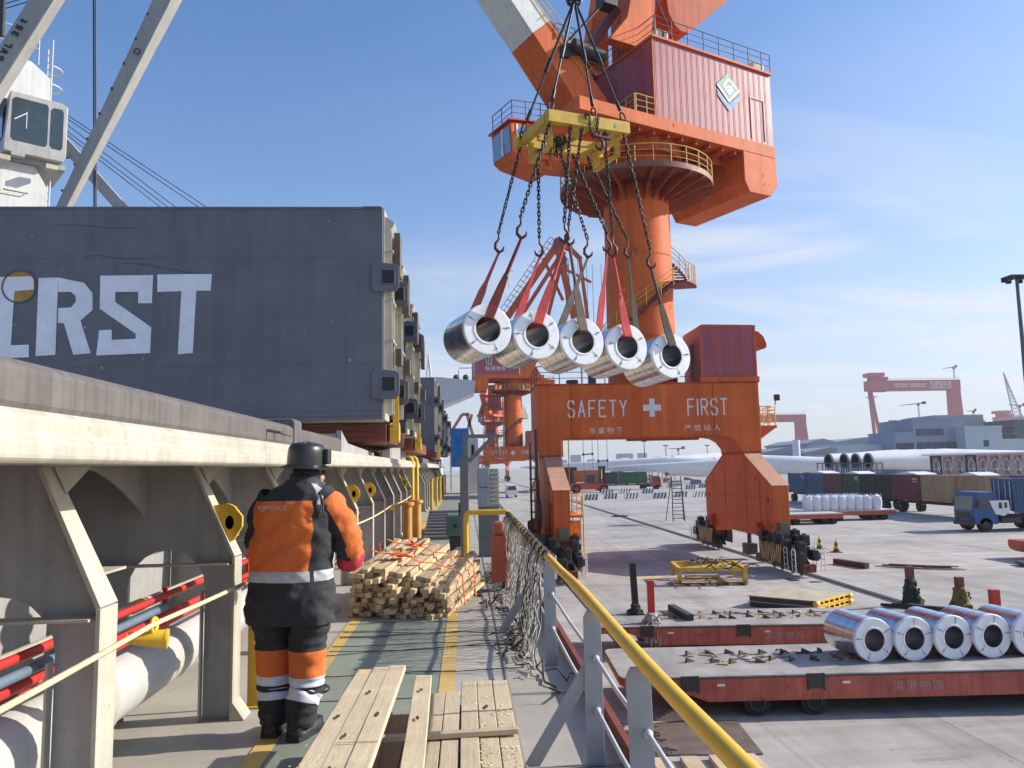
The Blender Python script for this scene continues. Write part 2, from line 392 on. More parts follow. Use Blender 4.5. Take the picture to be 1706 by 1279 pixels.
# ================================================================ setting: quay, deck
def concrete():
    m = bpy.data.materials.new('quay_concrete'); m.use_nodes = True; t = m.node_tree; n = t.nodes; L = t.links
    p = n['Principled BSDF']; tc = n.new('ShaderNodeTexCoord')
    def nz(s, st=(1, 1, 1), d=6, r=.6):
        mp = n.new('ShaderNodeMapping'); mp.inputs['Scale'].default_value = st; L.new(tc.outputs['Object'], mp.inputs[0])
        x = n.new('ShaderNodeTexNoise'); x.inputs['Scale'].default_value = s; x.inputs['Detail'].default_value = d; x.inputs['Roughness'].default_value = r
        L.new(mp.outputs[0], x.inputs['Vector']); return x.outputs[0]
    def ramp(s, *st):
        x = n.new('ShaderNodeValToRGB'); e = x.color_ramp.elements
        while len(e) < len(st): e.new(.5)
        for el, (pos, c) in zip(e, st): el.position = pos; el.color = (*c, 1)
        L.new(s, x.inputs[0]); return x.outputs[0]
    def mul(a, b, f=1.0):
        x = n.new('ShaderNodeMix'); x.data_type = 'RGBA'; x.blend_type = 'MULTIPLY'; x.inputs['Factor'].default_value = f
        L.new(a, x.inputs['A']); L.new(b, x.inputs['B']); return x.outputs['Result']
    c = ramp(nz(.11), (.3, (.375, .352, .325)), (.7, (.52, .492, .455)))
    c = mul(c, ramp(nz(.9, (1, .5, 1), 8, .7), (.32, (.80, .79, .78)), (.62, (1.05, 1.05, 1.05))))
    c = mul(c, ramp(nz(.5, (.12, 1.2, 1), 6, .7), (.38, (.82, .81, .80)), (.55, (1, 1, 1))))     # tyre-swept streaks along x
    c = mul(c, ramp(nz(1.1, (.25, .9, 1), 8, .75), (.58, (1, 1, 1)), (.70, (.60, .56, .52))))
    c = mul(c, ramp(nz(.7, (.5, 1, 1), 8, .75), (.70, (1, 1, 1)), (.74, (.50, .36, .28))))
    c = mul(c, ramp(nz(1.9, (1, .8, 1), 5, .6), (.66, (1, 1, 1)), (.71, (.66, .64, .63))))                # oil spots
    c = mul(c, ramp(nz(.35, (1.6, .05, 1), 5, .7), (.52, (1, 1, 1)), (.60, (.84, .83, .82))))             # wheel tracks along the quay
    c = mul(c, ramp(nz(.22, (.04, 2.2, 1), 5, .75), (.53, (1, 1, 1)), (.60, (.86, .85, .84))))            # and across it
    br = n.new('ShaderNodeTexBrick'); br.inputs['Scale'].default_value = 1; br.offset = 0; br.inputs['Mortar Size'].default_value = .025
    br.inputs['Brick Width'].default_value = 5; br.inputs['Row Height'].default_value = 6; br.inputs['Mortar Smooth'].default_value = .3
    br.inputs['Color1'].default_value = (1, 1, 1, 1); br.inputs['Color2'].default_value = (.93, .93, .93, 1); br.inputs['Mortar'].default_value = (.62, .6, .57, 1)
    L.new(tc.outputs['Object'], br.inputs['Vector'])
    c = mul(c, br.outputs['Color']); L.new(c, p.inputs['Base Color']); p.inputs['Roughness'].default_value = .85
    b = n.new('ShaderNodeBump'); b.inputs['Strength'].default_value = .25; b.inputs['Distance'].default_value = .02
    L.new(nz(14), b.inputs['Height']); L.new(b.outputs[0], p.inputs['Normal'])
    return m
CONC = concrete()
QE = 1.9                                   # quay edge
g = MB(); g.add([(QE, -60, 0), (2400, -60, 0), (2400, 3000, 0), (QE, 3000, 0)], [(0, 1, 2, 3)])
g.add([(QE, -60, 0), (QE, 3000, 0), (QE, 3000, -5), (QE, -60, -5)], [(0, 1, 2, 3)])
tag(g.build('quay_ground', CONC), kind='structure')
WATER = M_('harbour_water', (.03, .05, .05), .08, var=.2, vs=.3, bump=.5, bs=3)
w_ = MB(); w_.add([(-1600, -60, -2.2), (QE, -60, -2.2), (QE, 3000, -2.2), (-1600, 3000, -2.2)], [(0, 1, 2, 3)])
tag(w_.build('water', WATER), kind='structure')
# crane rails let into the quay
def rail(x, name):
    m = MB()
    m.cur = 0; m.add([(x-.28, -20, .004), (x+.28, -20, .004), (x+.28, 900, .004), (x-.28, 900, .004)], [(0, 1, 2, 3)])
    m.cur = 1; m.bx(x-.05, x+.05, -20, 900, .008, .045)
    m.bx(x-.27, x-.22, -20, 900, .005, .022); m.bx(x+.22, x+.27, -20, 900, .005, .022)
    return tag(m.build(name, [M_('rail_slot', (.16, .15, .145), .85, var=.3, vs=1), M_('rail_steel', (.11, .09, .08), .4, metal=.6, var=.3, vs=2)]), kind='structure')
rail(16.7, 'crane_rail'); rail(4.9, 'crane_rail')
pm = MB()
for (x, y, w, h) in ((7.9, 37.6, 1.7, .9), (7.0, 41.5, 1.2, .25), (12.3, 43.5, 1.6, .3)):
    pm.add([(x, y, .004), (x+w, y, .004), (x+w, y+h, .004), (x, y+h, .004)], [(0, 1, 2, 3)])
tag(pm.build('painted_marking', M_('faded_yellow_marking', (.60, .47, .22), .8, var=.25, vs=3, scr=.6)), kind='structure')

DZ = 3.85
deckm = M_('deck_paint', (.40, .37, .315), .6, var=.16, vs=1.0, rust=.05, rustcol=(.30, .20, .13), scr=.2, bump=.15)
d_ = MB(); d_.bx(-26, .92, -6, 190, DZ-.35, DZ)
tag(d_.build('ship_deck', deckm), kind='structure')
hl = MB(); hl.bx(-26, .9, -6, 190, -4, DZ-.352)
tag(hl.build('ship_hull', M_('hull_paint', (.12, .03, .025), .6, var=.2, vs=.7, rust=.15)), 'dark red steel hull of the cargo ship below the deck edge', 'ship hull')
# walkway paint, stripes, weld seams: sheets a few mm apart
GRN = M_('walkway_green', (.225, .255, .205), .6, var=.16, vs=1.4, scr=.35, rust=.03, rustcol=(.33, .31, .27))
STR = M_('walkway_yellow', (.56, .38, .13), .6, var=.2, vs=2, scr=.35, rust=.05, rustcol=(.38, .34, .28))
def sheet(name, mat, x0, x1, y0, y1, z):
    m = MB(); m.add([(x0, y0, z), (x1, y0, z), (x1, y1, z), (x0, y1, z)], [(0, 1, 2, 3)])
    return tag(m.build(name, mat), kind='structure')
sheet('deck_walkway', GRN, -1.27, -.14, -2, 46, DZ+.004)
sheet('walkway_stripe', STR, -1.29, -1.17, -2, 46, DZ+.008); sheet('walkway_stripe', STR, -.22, -.10, -2, 46, DZ+.008)
wm = MB()
for y in (1.2, 4.4, 5.8, 8.2, 10.6, 13.4, 16.2, 19, 21.8, 24.6, 27.4, 30.2):
    wm.bx(-1.55, .86, y-.008, y+.008, DZ+.009, DZ+.013)
wm.bx(.30, .315, -2, 30, DZ+.0092, DZ+.0128)
tag(wm.build('weld_seam', M_('weld', (.30, .27, .23), .7, var=.2)), kind='structure')
tb = MB(); tb.bx(.86, .90, -4, 40, DZ+.001, DZ+.13)
tag(tb.build('deck_edge_bar', REDBR), 'narrow red brown steel bar standing along the ship deck edge', 'edge bar')

# ================================================================ ship: hatch coaming
CX0 = -2.75                                # coaming wall
def coaming(y0, y1, stays, label, detail=True):
    t = thing('hatch_coaming', label, 'hatch coaming', (CX0, y0, DZ))
    m = MB(); m.bx(CX0-.02, CX0, y0, y1, DZ+.002, 5.70); m.build('side_plate', SHIPG, t)
    f = MB(); f.prism([(-2.7, 5.56), (-1.42, 5.545), (-1.40, 5.56), (-1.40, 5.62), (-1.43, 5.635), (-1.43, 5.70), (-1.46, 5.725), (-2.7, 5.725)], 'y', y0, y1)
    f.build('top_flange', CREAM, t, bevel=.012)
    b = MB()
    ya, yb = y0+(y1-y0)*.39, y0+(y1-y0)*.49
    b.prism([(-1.62, 5.727), (-1.60, 5.77), (-1.60, 5.90), (-1.64, 5.93), (-2.72, 5.93), (-2.72, 5.727)], 'y', y0, ya)
    b.prism([(-1.61, 5.7275), (-1.585, 5.74), (-1.585, 5.97), (-1.62, 6.0), (-1.9, 6.0), (-1.95, 5.7275)], 'y', ya+.01, ya+.3)
    b.prism([(-1.62, 5.727), (-1.60, 5.76), (-1.60, 5.89), (-1.64, 5.92), (-2.72, 5.92), (-2.72, 5.727)], 'y', ya+.32, yb)
    b.build('rest_bar', COAMD, t, bevel=.015)
    e = MB()
    e.prism([(yb+.02, 5.728), (yb+3.6, 5.728), (yb+3.6, 5.80), (yb+.6, 5.87), (yb+.02, 6.02)], 'x', -1.66, -1.60)
    e.prism([(yb+5.0, 5.728), (y1-3.2, 5.728), (y1-3.2, 6.14), (yb+5.0, 5.88)], 'x', -1.66, -1.60)
    e.bx(-2.7, -1.66, y1-3.2, y1-3.14, 5.728, 6.14); e.bx(-2.7, -1.67, yb+.02, yb+.08, 5.728, 5.98)
    e.build('end_plate', M_('end_plate_grey', (.36, .345, .33), .55, var=.12, vs=2, streak=.2), t)
    hd = MB()
    for yy in (y0+(y1-y0)*.355, y0+(y1-y0)*.6):
        hd.tube([(-1.60, yy, 5.84), (-1.50, yy, 5.82), (-1.47, yy, 5.81), (-1.47, yy+.26, 5.81), (-1.50, yy+.26, 5.82), (-1.60, yy+.26, 5.84)], .014)
    hd.build('grab_handle', RUSTY, t)
    g = MB()
    # plate of a stay with an arched doorway, seen in the plane across the ship
    arc = [(-2.06+.26*math.cos(a), 4.72+.26*math.sin(a)) for a in [math.pi*i/10 for i in range(11)]]
    prof = [(-1.60, DZ+.002), (-1.60, 4.92), (-1.90, 5.56), (-2.74, 5.56), (-2.74, DZ+.002), (-2.32, DZ+.002)]+list(reversed(arc))+[(-1.80, DZ+.002)]
    for i, y in enumerate(stays):
        m = MB(); m.prism(prof, 'y', y, y+.016); m.build('stay', SHIPG, t)
        w = MB(); yc = y+.008                                  # face flange bent along the outer edge
        w.plate([(-1.598, yc-.085, DZ+.12), (-1.598, yc+.085, DZ+.12), (-1.598, yc+.085, 4.925), (-1.598, yc-.085, 4.925)], (.018, 0, 0))
        w.plate([(-1.598, yc-.085, 4.925), (-1.598, yc+.085, 4.925), (-1.885, yc+.06, 5.535), (-1.885, yc-.06, 5.535)], (.018, 0, .008))
        w.prism([(-1.598, DZ+.12), (-1.58, DZ+.12), (-1.50, DZ+.003), (-1.598, DZ+.003)], 'y', yc-.085, yc+.085)
        w.build('stay_flange', CREAM, t)
        if detail:
            w = MB(); w.bx(-2.72, -1.62, y-.10, y-.001, 4.875, 4.888); w.build('stiffener', CREAM, t)
            w = MB()                                           # flange round the doorway
            w.bx(-1.815, -1.803, y-.05, y-.002, DZ+.002, 4.70)
            w.build('doorway_edge', CREAM, t)
            w = MB(); w.plate([(-1.86, yc+.03, 5.54), (-1.75, yc+.14, 5.543), (-1.815, yc+.05, 5.42)], (.010, -.010, 0)); w.build('gusset', CREAM, t)
            if i+1 < len(stays):
                k = MB(); y2 = stays[i+1]                      # curved bracket on the coaming wall, rib and opening patch
                pts = [(y+.05, 5.55)]+[(y+.05+(y2-y-.1)*s, 5.55-.35*abs(1-2*s)**1.6*1.0) for s in [j/10 for j in range(11)]]+[(y2-.05, 5.55)]
                k.prism(pts, 'x', -2.2, -2.188); k.build('arch_web', SHIPG, t)
                k = MB(); k.bx(-2.75+.001, -2.70, (y+y2)/2-.006, (y+y2)/2+.006, DZ+.01, 5.55); k.build('wall_rib', SHIPG, t)
                k = MB(); k.bx(-2.6, -2.0, y+.55, y+.562, 5.02, 5.10); k.cyl((-2.0, y+.556, 5.08), (-1.985, y+.556, 5.08), .05, n=16)
                k.bx(-2.6, -1.72, y+.2, y+.5, 5.03, 5.042); k.build('support_bracket', CREAM, t)
    return t
ST1 = [-.3, 1.66, 3.58, 5.53, 7.46, 9.39, 11.5, 13.45, 15.35, 17.25, 19.15, 21.05, 22.95]
co1 = coaming(-3.5, 24.2, ST1, 'long hatch coaming with cream stays beside the worker, nearest the camera')
ST2 = [30.5+1.9*i for i in range(14)]
co2 = coaming(29.5, 57, ST2, 'second hatch coaming farther along the deck behind the yellow bollard', False)
# yellow lugs and fairlead cones on the stays
for i, y in enumerate(ST1):
    if i in (3, 5, 6, 7, 11):
        hc_ = (-1.63, 5.16); hole = [(hc_[0]+.03*math.cos(a), hc_[1]+.048*math.sin(a)) for a in [math.pi/2-2*math.pi*k/12 for k in range(13)]]
        m = MB(); m.prism([(-1.76, 5.275), (-1.655, 5.29), (hc_[0], 5.285)]+hole+[(hc_[0]+.001, 5.285), (-1.60, 5.27), (-1.545, 5.20), (-1.545, 5.13), (-1.60, 5.04), (-1.645, 5.02)], 'y', y-.045, y-.012)
        m.build('lashing_lug', YEL, co1)
for i in (2, 5, 8, 11):
    y = ST1[i]+.17; m = MB()
    m.cyl((-1.58, y+.03, 4.745), (-1.42, y+.07, 4.73), .026, .044, n=16); m.lathe([(.0, 0), (.046, 0), (.046, .012), (0, .012)], (-1.42, y+.07, 4.73), 16, (1, .25, -.08))
    m.tube([(-1.47, y+.06+.035*math.cos(a), 4.795+.032*math.sin(a)) for a in [2*math.pi*k/12 for k in range(12)]], .010, closed=True)
    m.build('rope_fairlead', YEL, co1)
# lifeline rope running from fairlead to fairlead
t = MB(); pts = []
ys = [-1.5]+[ST1[i]+.23 for i in (2, 5, 8, 11)]
for a, b in zip(ys, ys[1:]):
    for k in range(10):
        s = k/10; pts.append((-1.47, a+(b-a)*s, 4.80-.04*4*s*(1-s)))
pts.append((-1.47, ys[-1], 4.80)); t.tube(pts, .013, 6)
ROPE = M_('tan_rope', (.62, .53, .33), .85, var=.2, vs=20, bump=.5, bs=90)
tag(t.build('lifeline_rope', ROPE), 'tan lifeline rope strung through yellow fairleads along the hatch coaming', 'rope')
# pipes through the doorways of the stays
def pipe(name, x, z, r, mat, label, y0=-3, y1=24, rings=(), ringmat=None):
    t = thing(name, label, 'pipe', (x, y0, z)); m = MB(); m.cyl((x, y0, z), (x, y1, z), r, n=24); m.build('pipe_run', mat, t)
    if rings:
        for y in rings:
            m = MB(); m.cyl((x, y-.07, z), (x, y+.07, z), r*1.13, n=24); m.build('coupling', ringmat or mat, t)
    return t
pipe('vent_pipe', -2.07, 4.28, .185, PIPEW, 'thick white pipe running low through the coaming stays', rings=(2.9, 4.35, 8, 12), ringmat=CREAM)
pipe('hydraulic_pipe', -1.90, 4.74, .021, RED, 'upper thin red pipe behind the lifeline rope', rings=(2.2, 4.2, 6.2))
pipe('hydraulic_pipe', -1.94, 4.60, .021, RED, 'middle thin red pipe passing above the white pipe')
pipe('hydraulic_pipe', -1.98, 4.53, .021, RED, 'lowest thin red pipe just above the white pipe')
pipe('conduit_pipe', -2.12, 4.66, .035, CREAM, 'thin cream pipe with yellowed couplings between red pipes', rings=(2.6, 3.3, 5.2), ringmat=YELD)
pipe('cable_conduit', -1.86, 4.685, .022, M_('blue_hose', (.13, .18, .24), .5), 'blue grey hose beside the upper red pipe', y1=5)
for i, y in enumerate(ST1[1:]):
    br = MB(); br.bx(-2.0, -1.975, y-.22, y-.19, 4.50, 4.76); br.build('pipe_bracket', RED, co1)

# ================================================================ ship: raised hatch covers
def hatch_cover(name, y, ztop, label, letters=False, xr=-1.27, zb=6.28, th=.75):
    t = thing(name, label, 'hatch cover', (-5, y, zb))
    m = MB(); m.bx(-12.5, xr, y, y+.06, zb, ztop); m.bx(-12.5, xr, y+th, y+th+.05, zb, ztop); m.build('cover_plate', PANELG, t)
    m = MB()
    m.bx(xr-.02, xr+.03, y+.062, y+th-.002, zb, ztop-.002); m.bx(-12.5, xr-.022, y+.062, y+th-.002, ztop-.06, ztop-.003)
    m.bx(-12.5, xr-.022, y+.062, y+th-.002, zb, zb+.06)
    for z in (zb+.5, zb+1.25, zb+1.9, zb+2.7): m.bx(xr+.032, xr+.16, y+.1, y+th-.05, z, z+.03)
    for yy in (y+.12, y+.5): m.bx(xr+.032, xr+.14, yy, yy+.03, zb+.1, ztop-.35)
    m.build('side_frame', CREAM, t)
    m = MB(); m.bx(xr+.17, xr+.27, y+.3, y+.62, zb+.9, zb+1.15); m.bx(xr+.165, xr+.26, y+.25, y+.6, ztop-1.05, ztop-.35); m.build('seal_block', RUSTY, t)
    for z in (zb+.55, zb+2.25):
        m = MB(); x0, x1 = xr-.16, xr+.27                # square lug with a window
        m.prism([(x0, z-.2), (x0+.05, z-.24), (x1-.05, z-.24), (x1, z-.16), (x1, z+.16), (x1-.06, z+.20), (x0+.05, z+.24), (x0, z+.18)], 'y', y-.06, y-.035)
        a0, a1, b0, b1 = xr+.0, xr+.19, z-.11, z+.10
        m2 = MB(); m2.bx(a0, a1, y-.068, y-.062, b0, b1); pass
        m.bx(a0-.02, a0, y-.075, y-.061, b0-.02, b1+.02); m.bx(a1, a1+.02, y-.075, y-.061, b0-.02, b1+.02)
        m.bx(a0, a1, y-.075, y-.061, b1, b1+.02); m.bx(a0, a1, y-.075, y-.061, b0-.02, b0)
        m.bx(x0+.1, x1-.06, y-.033, y+.1, z-.2, z+.2)
        lg = m.build('lifting_lug', PANELG, t, bevel=.008); m2.build('lug_opening', BLACK, lg)
    m = MB(); m.bx(xr-.3, xr-.02, y-.03, y-.002, ztop-.02, ztop+.0); m.bx(-12.5, xr, y-.02, y-.001, zb+.06, zb+.12); m.bx(-12.5, xr, y-.015, y-.001, ztop-.04, ztop-.015); m.build('edge_flat', PANELG, t)
    m = MB(); m.prism([(xr+.03, ztop-.12), (xr+.18, ztop-.22), (xr+.18, ztop-.26), (xr+.03, ztop-.5)], 'y', y+.1, y+.5); m.build('top_bracket', CREAM, t)
    return t
hc = hatch_cover('hatch_cover', 12.0, 9.68, 'big upright dark grey hatch cover with white block letters, nearest')
# hand-painted block letters
LW = M_('letter_white', (.82, .83, .86), .55, var=.10, vs=3, scr=.18, rust=.03, rustcol=(.35, .36, .38))
def P12(px, py): 
    q = QY(px, py, 11.995); return (q.x, 11.992, q.z)
lm = MB()
def poly(pts):
    vs = [P12(*p) for p in pts]; lm.add(vs, [tuple(range(len(vs)))])
poly([(-34, 462), (56, 460), (56, 482), (24, 485), (18, 575), (48, 574), (48, 595), (-38, 598)])                   # I with serifs, mostly off frame
poly([(64, 463), (97, 462), (92, 591), (59, 593)])                                                           # R stem
poly([(97, 462), (140, 471), (154, 488), (154, 516), (134, 534), (151, 588), (122, 591), (106, 538), (96, 538), (97, 513), (118, 512), (126, 503), (126, 493), (118, 486), (97, 486)])
poly([(167, 459), (255, 458), (253, 505), (230, 505), (230, 486), (192, 486), (192, 503), (252, 545), (250, 588), (160, 592), (165, 550), (186, 549), (186, 566), (226, 564), (226, 556), (166, 514)])
poly([(262, 457), (353, 456), (351, 484), (327, 484), (321, 588), (296, 590), (302, 485), (262, 486)])
lm.build('white_lettering', LW, hc, fix=False)
ring = MB(); c = P12(32, 477); ring.cyl((c[0], 11.9985, c[2]), (c[0], 11.9955, c[2]), .245, n=28); ring.build('inspection_disc', M_('ochre', (.42, .22, .05), .6, var=.3, vs=8, rust=.2), hc)
ring = MB(); ring.lathe([(.24, 0), (.262, 0), (.262, .008), (.24, .008)], (c[0], 11.982, c[2]), 28, (0, 1, 0), closed=True); ring.build('disc_rim', COAMD, hc)
hatch_cover('hatch_cover', 13.2, 9.28, 'upright hatch cover half hidden close behind the lettered one', xr=-1.22)
hatch_cover('hatch_cover', 16.8, 9.35, 'upright hatch cover third in line, showing its light lugs', xr=-1.28)
hatch_cover('hatch_cover', 18.4, 9.0, 'upright hatch cover behind the third, fourth in line', xr=-1.22)
hatch_cover('hatch_cover', 34.6, 9.6, 'tall pale grey hatch cover standing alone farther along', xr=-1.35)
hatch_cover('hatch_cover', 38.5, 9.3, 'upright hatch cover beyond the tall pale grey one', xr=-1.3)
hatch_cover('hatch_cover', 47, 9.2, 'farthest upright hatch cover near the blue tarpaulin', xr=-1.3)
hatch_cover('hatch_cover', 53, 8.9, 'small looking far hatch cover left of the second crane', xr=-1.2)
# weld seams, scrapes and drips on the lettered cover
m = MB()
for z in (7.15, 8.85): m.bx(-12.5, -1.32, 11.996, 11.9995, z, z+.012)
m.build('panel_weld', M_('weld_grey', (.135, .135, .147), .5, var=.3, vs=4), hc)
m = MB(); r = random.Random(21)
for (px, py, qx, qy) in ((205, 438, 356, 456), (90, 374, 230, 380), (140, 427, 240, 431)):
    a, b = V(P12(px, py)), V(P12(qx, qy)); pts = [a+(b-a)*(k/8)+V((0, .004, .03*math.sin(k*.8)*r.random())) for k in range(9)]; m.tube(pts, .004, 3)
m.build('scrape', M_('scrape_dark', (.085, .085, .092), .7), hc, kind='stuff')
m = MB()
for k in range(18):
    p = V(P12(r.uniform(10, 630), r.choice((r.uniform(580, 690), r.uniform(360, 420), r.uniform(430, 560))))); s = r.uniform(.008, .022)
    m.add([(p.x-s, 11.993, p.z), (p.x, 11.993, p.z-s*r.uniform(.6, 2.5)), (p.x+s*r.uniform(.5, 1), 11.993, p.z), (p.x, 11.993, p.z+s)], [(0, 1, 2, 3)])
m.build('paint_chip', M_('chip_pale', (.42, .40, .40), .7, var=.4, vs=9), hc, kind='stuff')
# maroon underside panels lying below the upright covers
for (y0, y1, lb) in ((12.9, 16.6, 'maroon folded hatch panel lying under the lettered cover'), (19.3, 26, 'maroon folded hatch panel lying beyond the third cover'), (34, 41, 'maroon folded hatch panel under the tall pale cover')):
    t = thing('folded_panel', lb, 'hatch panel', (-5, y0, 5.95))
    m = MB(); m.bx(-12.4, -1.30, y0, y1, 5.96, 6.26)
    for z in (6.02, 6.12): m.bx(-12.4, -1.30, y0-.02, y0-.001, z, z+.02)
    m.build('panel_body', REDBR, t, bevel=.01)
    m = MB(); m.bx(-1.298, -1.2, y0+.3, y0+.55, 5.96, 6.40); m.build('hinge_plate', SHIPG, t)
    m = MB(); m.cyl((-1.25, y0+.2, 6.12), (-1.10, y0+.2, 6.12), .17, n=20); m.build('roller_wheel', YELD, t)
    m = MB(); m.prism([(-1.2, 6.05), (-1.1, 6.05), (-1.1, 6.75), (-1.13, 6.8), (-1.17, 6.8), (-1.2, 6.75)], 'y', y0+.05, y0+.09); m.build('locking_arm', YEL, t)
# ================================================================ ship: railing, net, deck fittings
rl = thing('ship_railing', 'grey railing with a thick yellow top rail along the ship side', 'railing', (.7, 0, DZ))
PY = [-.2, 1.0, 2.1, 3.18, 4.41, 6.6, 7.9, 9.2, 10.5, 11.8, 13.1]
m = MB()
top = []
for k in range(60):
    y = -1.2+k*(14.4/59); top.append((.705+.004*math.sin(y*1.7)+.003*math.sin(y*3.1), y, 4.722+.007*math.sin(y*1.3+1)+.003*math.sin(y*4)))
top[-1] = (.70, 13.2, 4.75)
m.tube(top, .032, 14); m.build('top_rail', YEL, rl)
m = MB(); m.tube([(.70, 13.2, 4.75), (.40, 13.25, 4.75), (.06, 13.3, 4.75), (.02, 13.3, 4.73), (.0, 13.3, 4.69), (0, 13.3, 4.4), (0, 13.3, DZ+.01)], .045, 10); m.build('end_rail', YEL, rl)
pt = MB(); pt.prism([(-.05, 0), (.05, 0), (.05, .80), (.035, .83), (-.035, .83), (-.05, .80)], 'y', -.006, .006)
post0 = None
for i, y in enumerate(PY):
    m = MB(); m.T = Matrix.Translation((.70, y, DZ+.002)) @ Matrix.Rotation(RNG.uniform(-.02, .02), 4, 'Y')
    m.prism([(-.05, 0), (.05, 0), (.05, .80), (.03, .835), (-.03, .835), (-.05, .80)], 'y', -.007, .007); m.build('post', GREYP, rl, bevel=.002)
    if i in (4, 6, 8):
        m = MB(); b = (.70, y+.012, DZ+.56); e = (.34, y+.012, DZ+.004)
        m.beam(e, b, .075, .01, up=(0, 1, 0)); m.build('brace', GREYP, rl)
for z in (DZ+.30, DZ+.58):
    for a, b in zip(PY, PY[1:]):
        m = MB(); x = .715
        m.tube([(x, a+.01, z), (x, a+.06, z), (x+.004, (a+b)/2, z-.018), (x, b-.06, z), (x, b-.01, z)], .0115, 8)
        m.sphere((x, a+.02, z), .02, 8, 6); m.sphere((x, b-.02, z), .02, 8, 6); m.build('rod', RODG, rl)
# cargo net hung over the rail, heaped on the deck
NETC = M_('net_cord', (.42, .39, .35), .9, var=.4, vs=9); NETD = M_('net_cord_dark', (.06, .055, .05), .9, var=.4, vs=9)
nt_ = thing('cargo_net', 'tangled grey rope net draped over the yellow rail and heaped on deck', 'net', (.6, 9, DZ))
r = random.Random(3)
def netcurve(y, dy, m, rad_=.0052, reach=.22):
    pts = []; top_ = 4.76; k = r.uniform(.6, 1)
    pts.append((.76, y, top_-.22)); pts.append((.75, y, top_-.06)); pts.append((.705, y+.01*r.random(), top_+.012))
    n = 8
    for i in range(1, n+1):
        s = i/n
        pts.append((.66-.16*s*k+r.uniform(-.03, .03), y+dy*s+r.uniform(-.035, .035), top_-.03-(.86)*s))
    x, yy = pts[-1][0], pts[-1][1]
    for i in range(1, 5):
        x -= r.uniform(-.02, reach/4); yy += r.uniform(-.12, .12); pts.append((x, yy, DZ+.015+abs(r.gauss(0, .03))))
    m.tube(pts, rad_, 4)
m = MB()
for k in range(62):
    y = 6.7+k*.104; netcurve(y, .42, m); netcurve(y+.03, -.42, m)
m.build('net_cords', NETC, nt_, kind='stuff')
m = MB()
for k in range(22): netcurve(r.uniform(6.7, 13), r.uniform(-.5, .5), m, .007, .5)
for k in range(20):                                          # heap
    x, y, z = r.uniform(.40, .62), r.uniform(6.2, 12.6), DZ+.02; pts = []
    for i in range(9):
        pts.append((x, y, max(DZ+.012, z))); x += r.uniform(-.12, .11); y += r.uniform(-.2, .2); z = DZ+abs(r.gauss(.06, .06))
    m.tube(pts, r.choice((.006, .009, .013)), 4)
m.build('border_ropes', NETD, nt_, kind='stuff')
m = MB()
for k in range(16):                                          # lashings on the rail
    y = 6.8+k*.4+r.uniform(-.08, .08)
    m.lathe([(.037, -.03), (.05, -.02), (.05, .02), (.037, .03)], (.705, y, 4.725), 8, (0, 1, .0))
m.build('lashing', NETD, nt_)
# thin dark lines modelled over the walkway to stand for the net shadow
m = MB()
for k in range(9):
    x, y = .45, r.uniform(6.0, 9.2); pts = []; a = r.uniform(-.35, .35)
    for i in range(10):
        pts.append((x, y, DZ+.018)); x -= .19; y += a*.19+r.uniform(-.05, .05)
    m.tube(pts, .0045, 4)
tag(m.build('net_shadow_lines', NETD), 'thin dark lines drawn across the green walkway as shadow of the net', 'shadow lines', kind='stuff')

# grey davit, cabinets, fire box, bollard, winch
DAVG = M_('davit_grey', (.15, .15, .155), .55, var=.2, vs=5, rust=.1)
t = thing('davit', 'grey steel davit post with a braced arm and hanging hook', 'davit', (.0, 14.3, DZ))
m = MB(); m.bx(-.10, .06, 14.22, 14.38, DZ+.002, 5.70); m.bx(-.04, .05, 14.25, 14.35, 5.70, 6.05); m.build('post', DAVG, t, bevel=.01)
m = MB(); m.bx(-.04, .64, 14.25, 14.35, 6.05, 6.12); m.beam((.06, 14.3, 5.62), (.5, 14.3, 6.04), .05, .08); m.build('arm', DAVG, t)
m = MB(); m.tube([(.60, 14.3, 6.05), (.61, 14.3, 5.9), (.64, 14.3, 5.8), (.60, 14.3, 5.72), (.55, 14.3, 5.76)], .022, 8); m.build('hook', DAVG, t)
t = thing('control_cabinet', 'pale grey steel cabinet with a slatted side behind the davit', 'cabinet', (.35, 14.6, 4.7))
m = MB(); m.bx(.23, .45, 14.5, 15.0, 4.78, 5.50); m.build('body', M_('cabinet_grey', (.30, .33, .37), .4, var=.15, streak=.2), t, bevel=.01)
m = MB(); m.bx(.455, .62, 14.55, 14.95, 4.78, 5.48)
m.build('side_box', SHIPG, t)
for k in range(8):
    m = MB(); m.bx(.455, .63, 14.52, 14.548, 4.82+k*.08, 4.86+k*.08); m.build('slat', CREAM, t)
m = MB(); m.bx(.24, .62, 14.55, 14.95, DZ+.002, 4.778); m.build('pedestal', DAVG, t)
m = MB(); m.bx(.25, .43, 14.49, 14.498, 5.13, 5.14); m.build('door_gap', DARK, t)
t = thing('fire_box', 'tall red box standing by the railing beside the net', 'box', (.45, 10.6, DZ))
m = MB(); m.bx(.34, .54, 10.5, 10.75, DZ+.12, DZ+.74); m.build('body', M_('fire_box_red', (.40, .09, .045), .55, var=.2, rust=.1), t, bevel=.012)
m = MB(); m.bx(.37, .51, 10.52, 10.73, DZ+.742, DZ+.92); m.build('lid', M_('fire_box_red', None), t, bevel=.03)
m = MB(); m.bx(.36, .40, 10.55, 10.7, DZ+.002, DZ+.12); m.bx(.48, .52, 10.55, 10.7, DZ+.002, DZ+.12); m.build('foot', DARK, t)
t = thing('mooring_winch', 'small teal green winch housing beside a dark roller on deck', 'winch', (-.3, 15.5, DZ))
TEAL = M_('winch_teal', (.10, .19, .18), .45)
m = MB(); m.bx(-.40, -.02, 15.8, 16.3, DZ+.28, DZ+.72); m.build('housing', TEAL, t, bevel=.04)
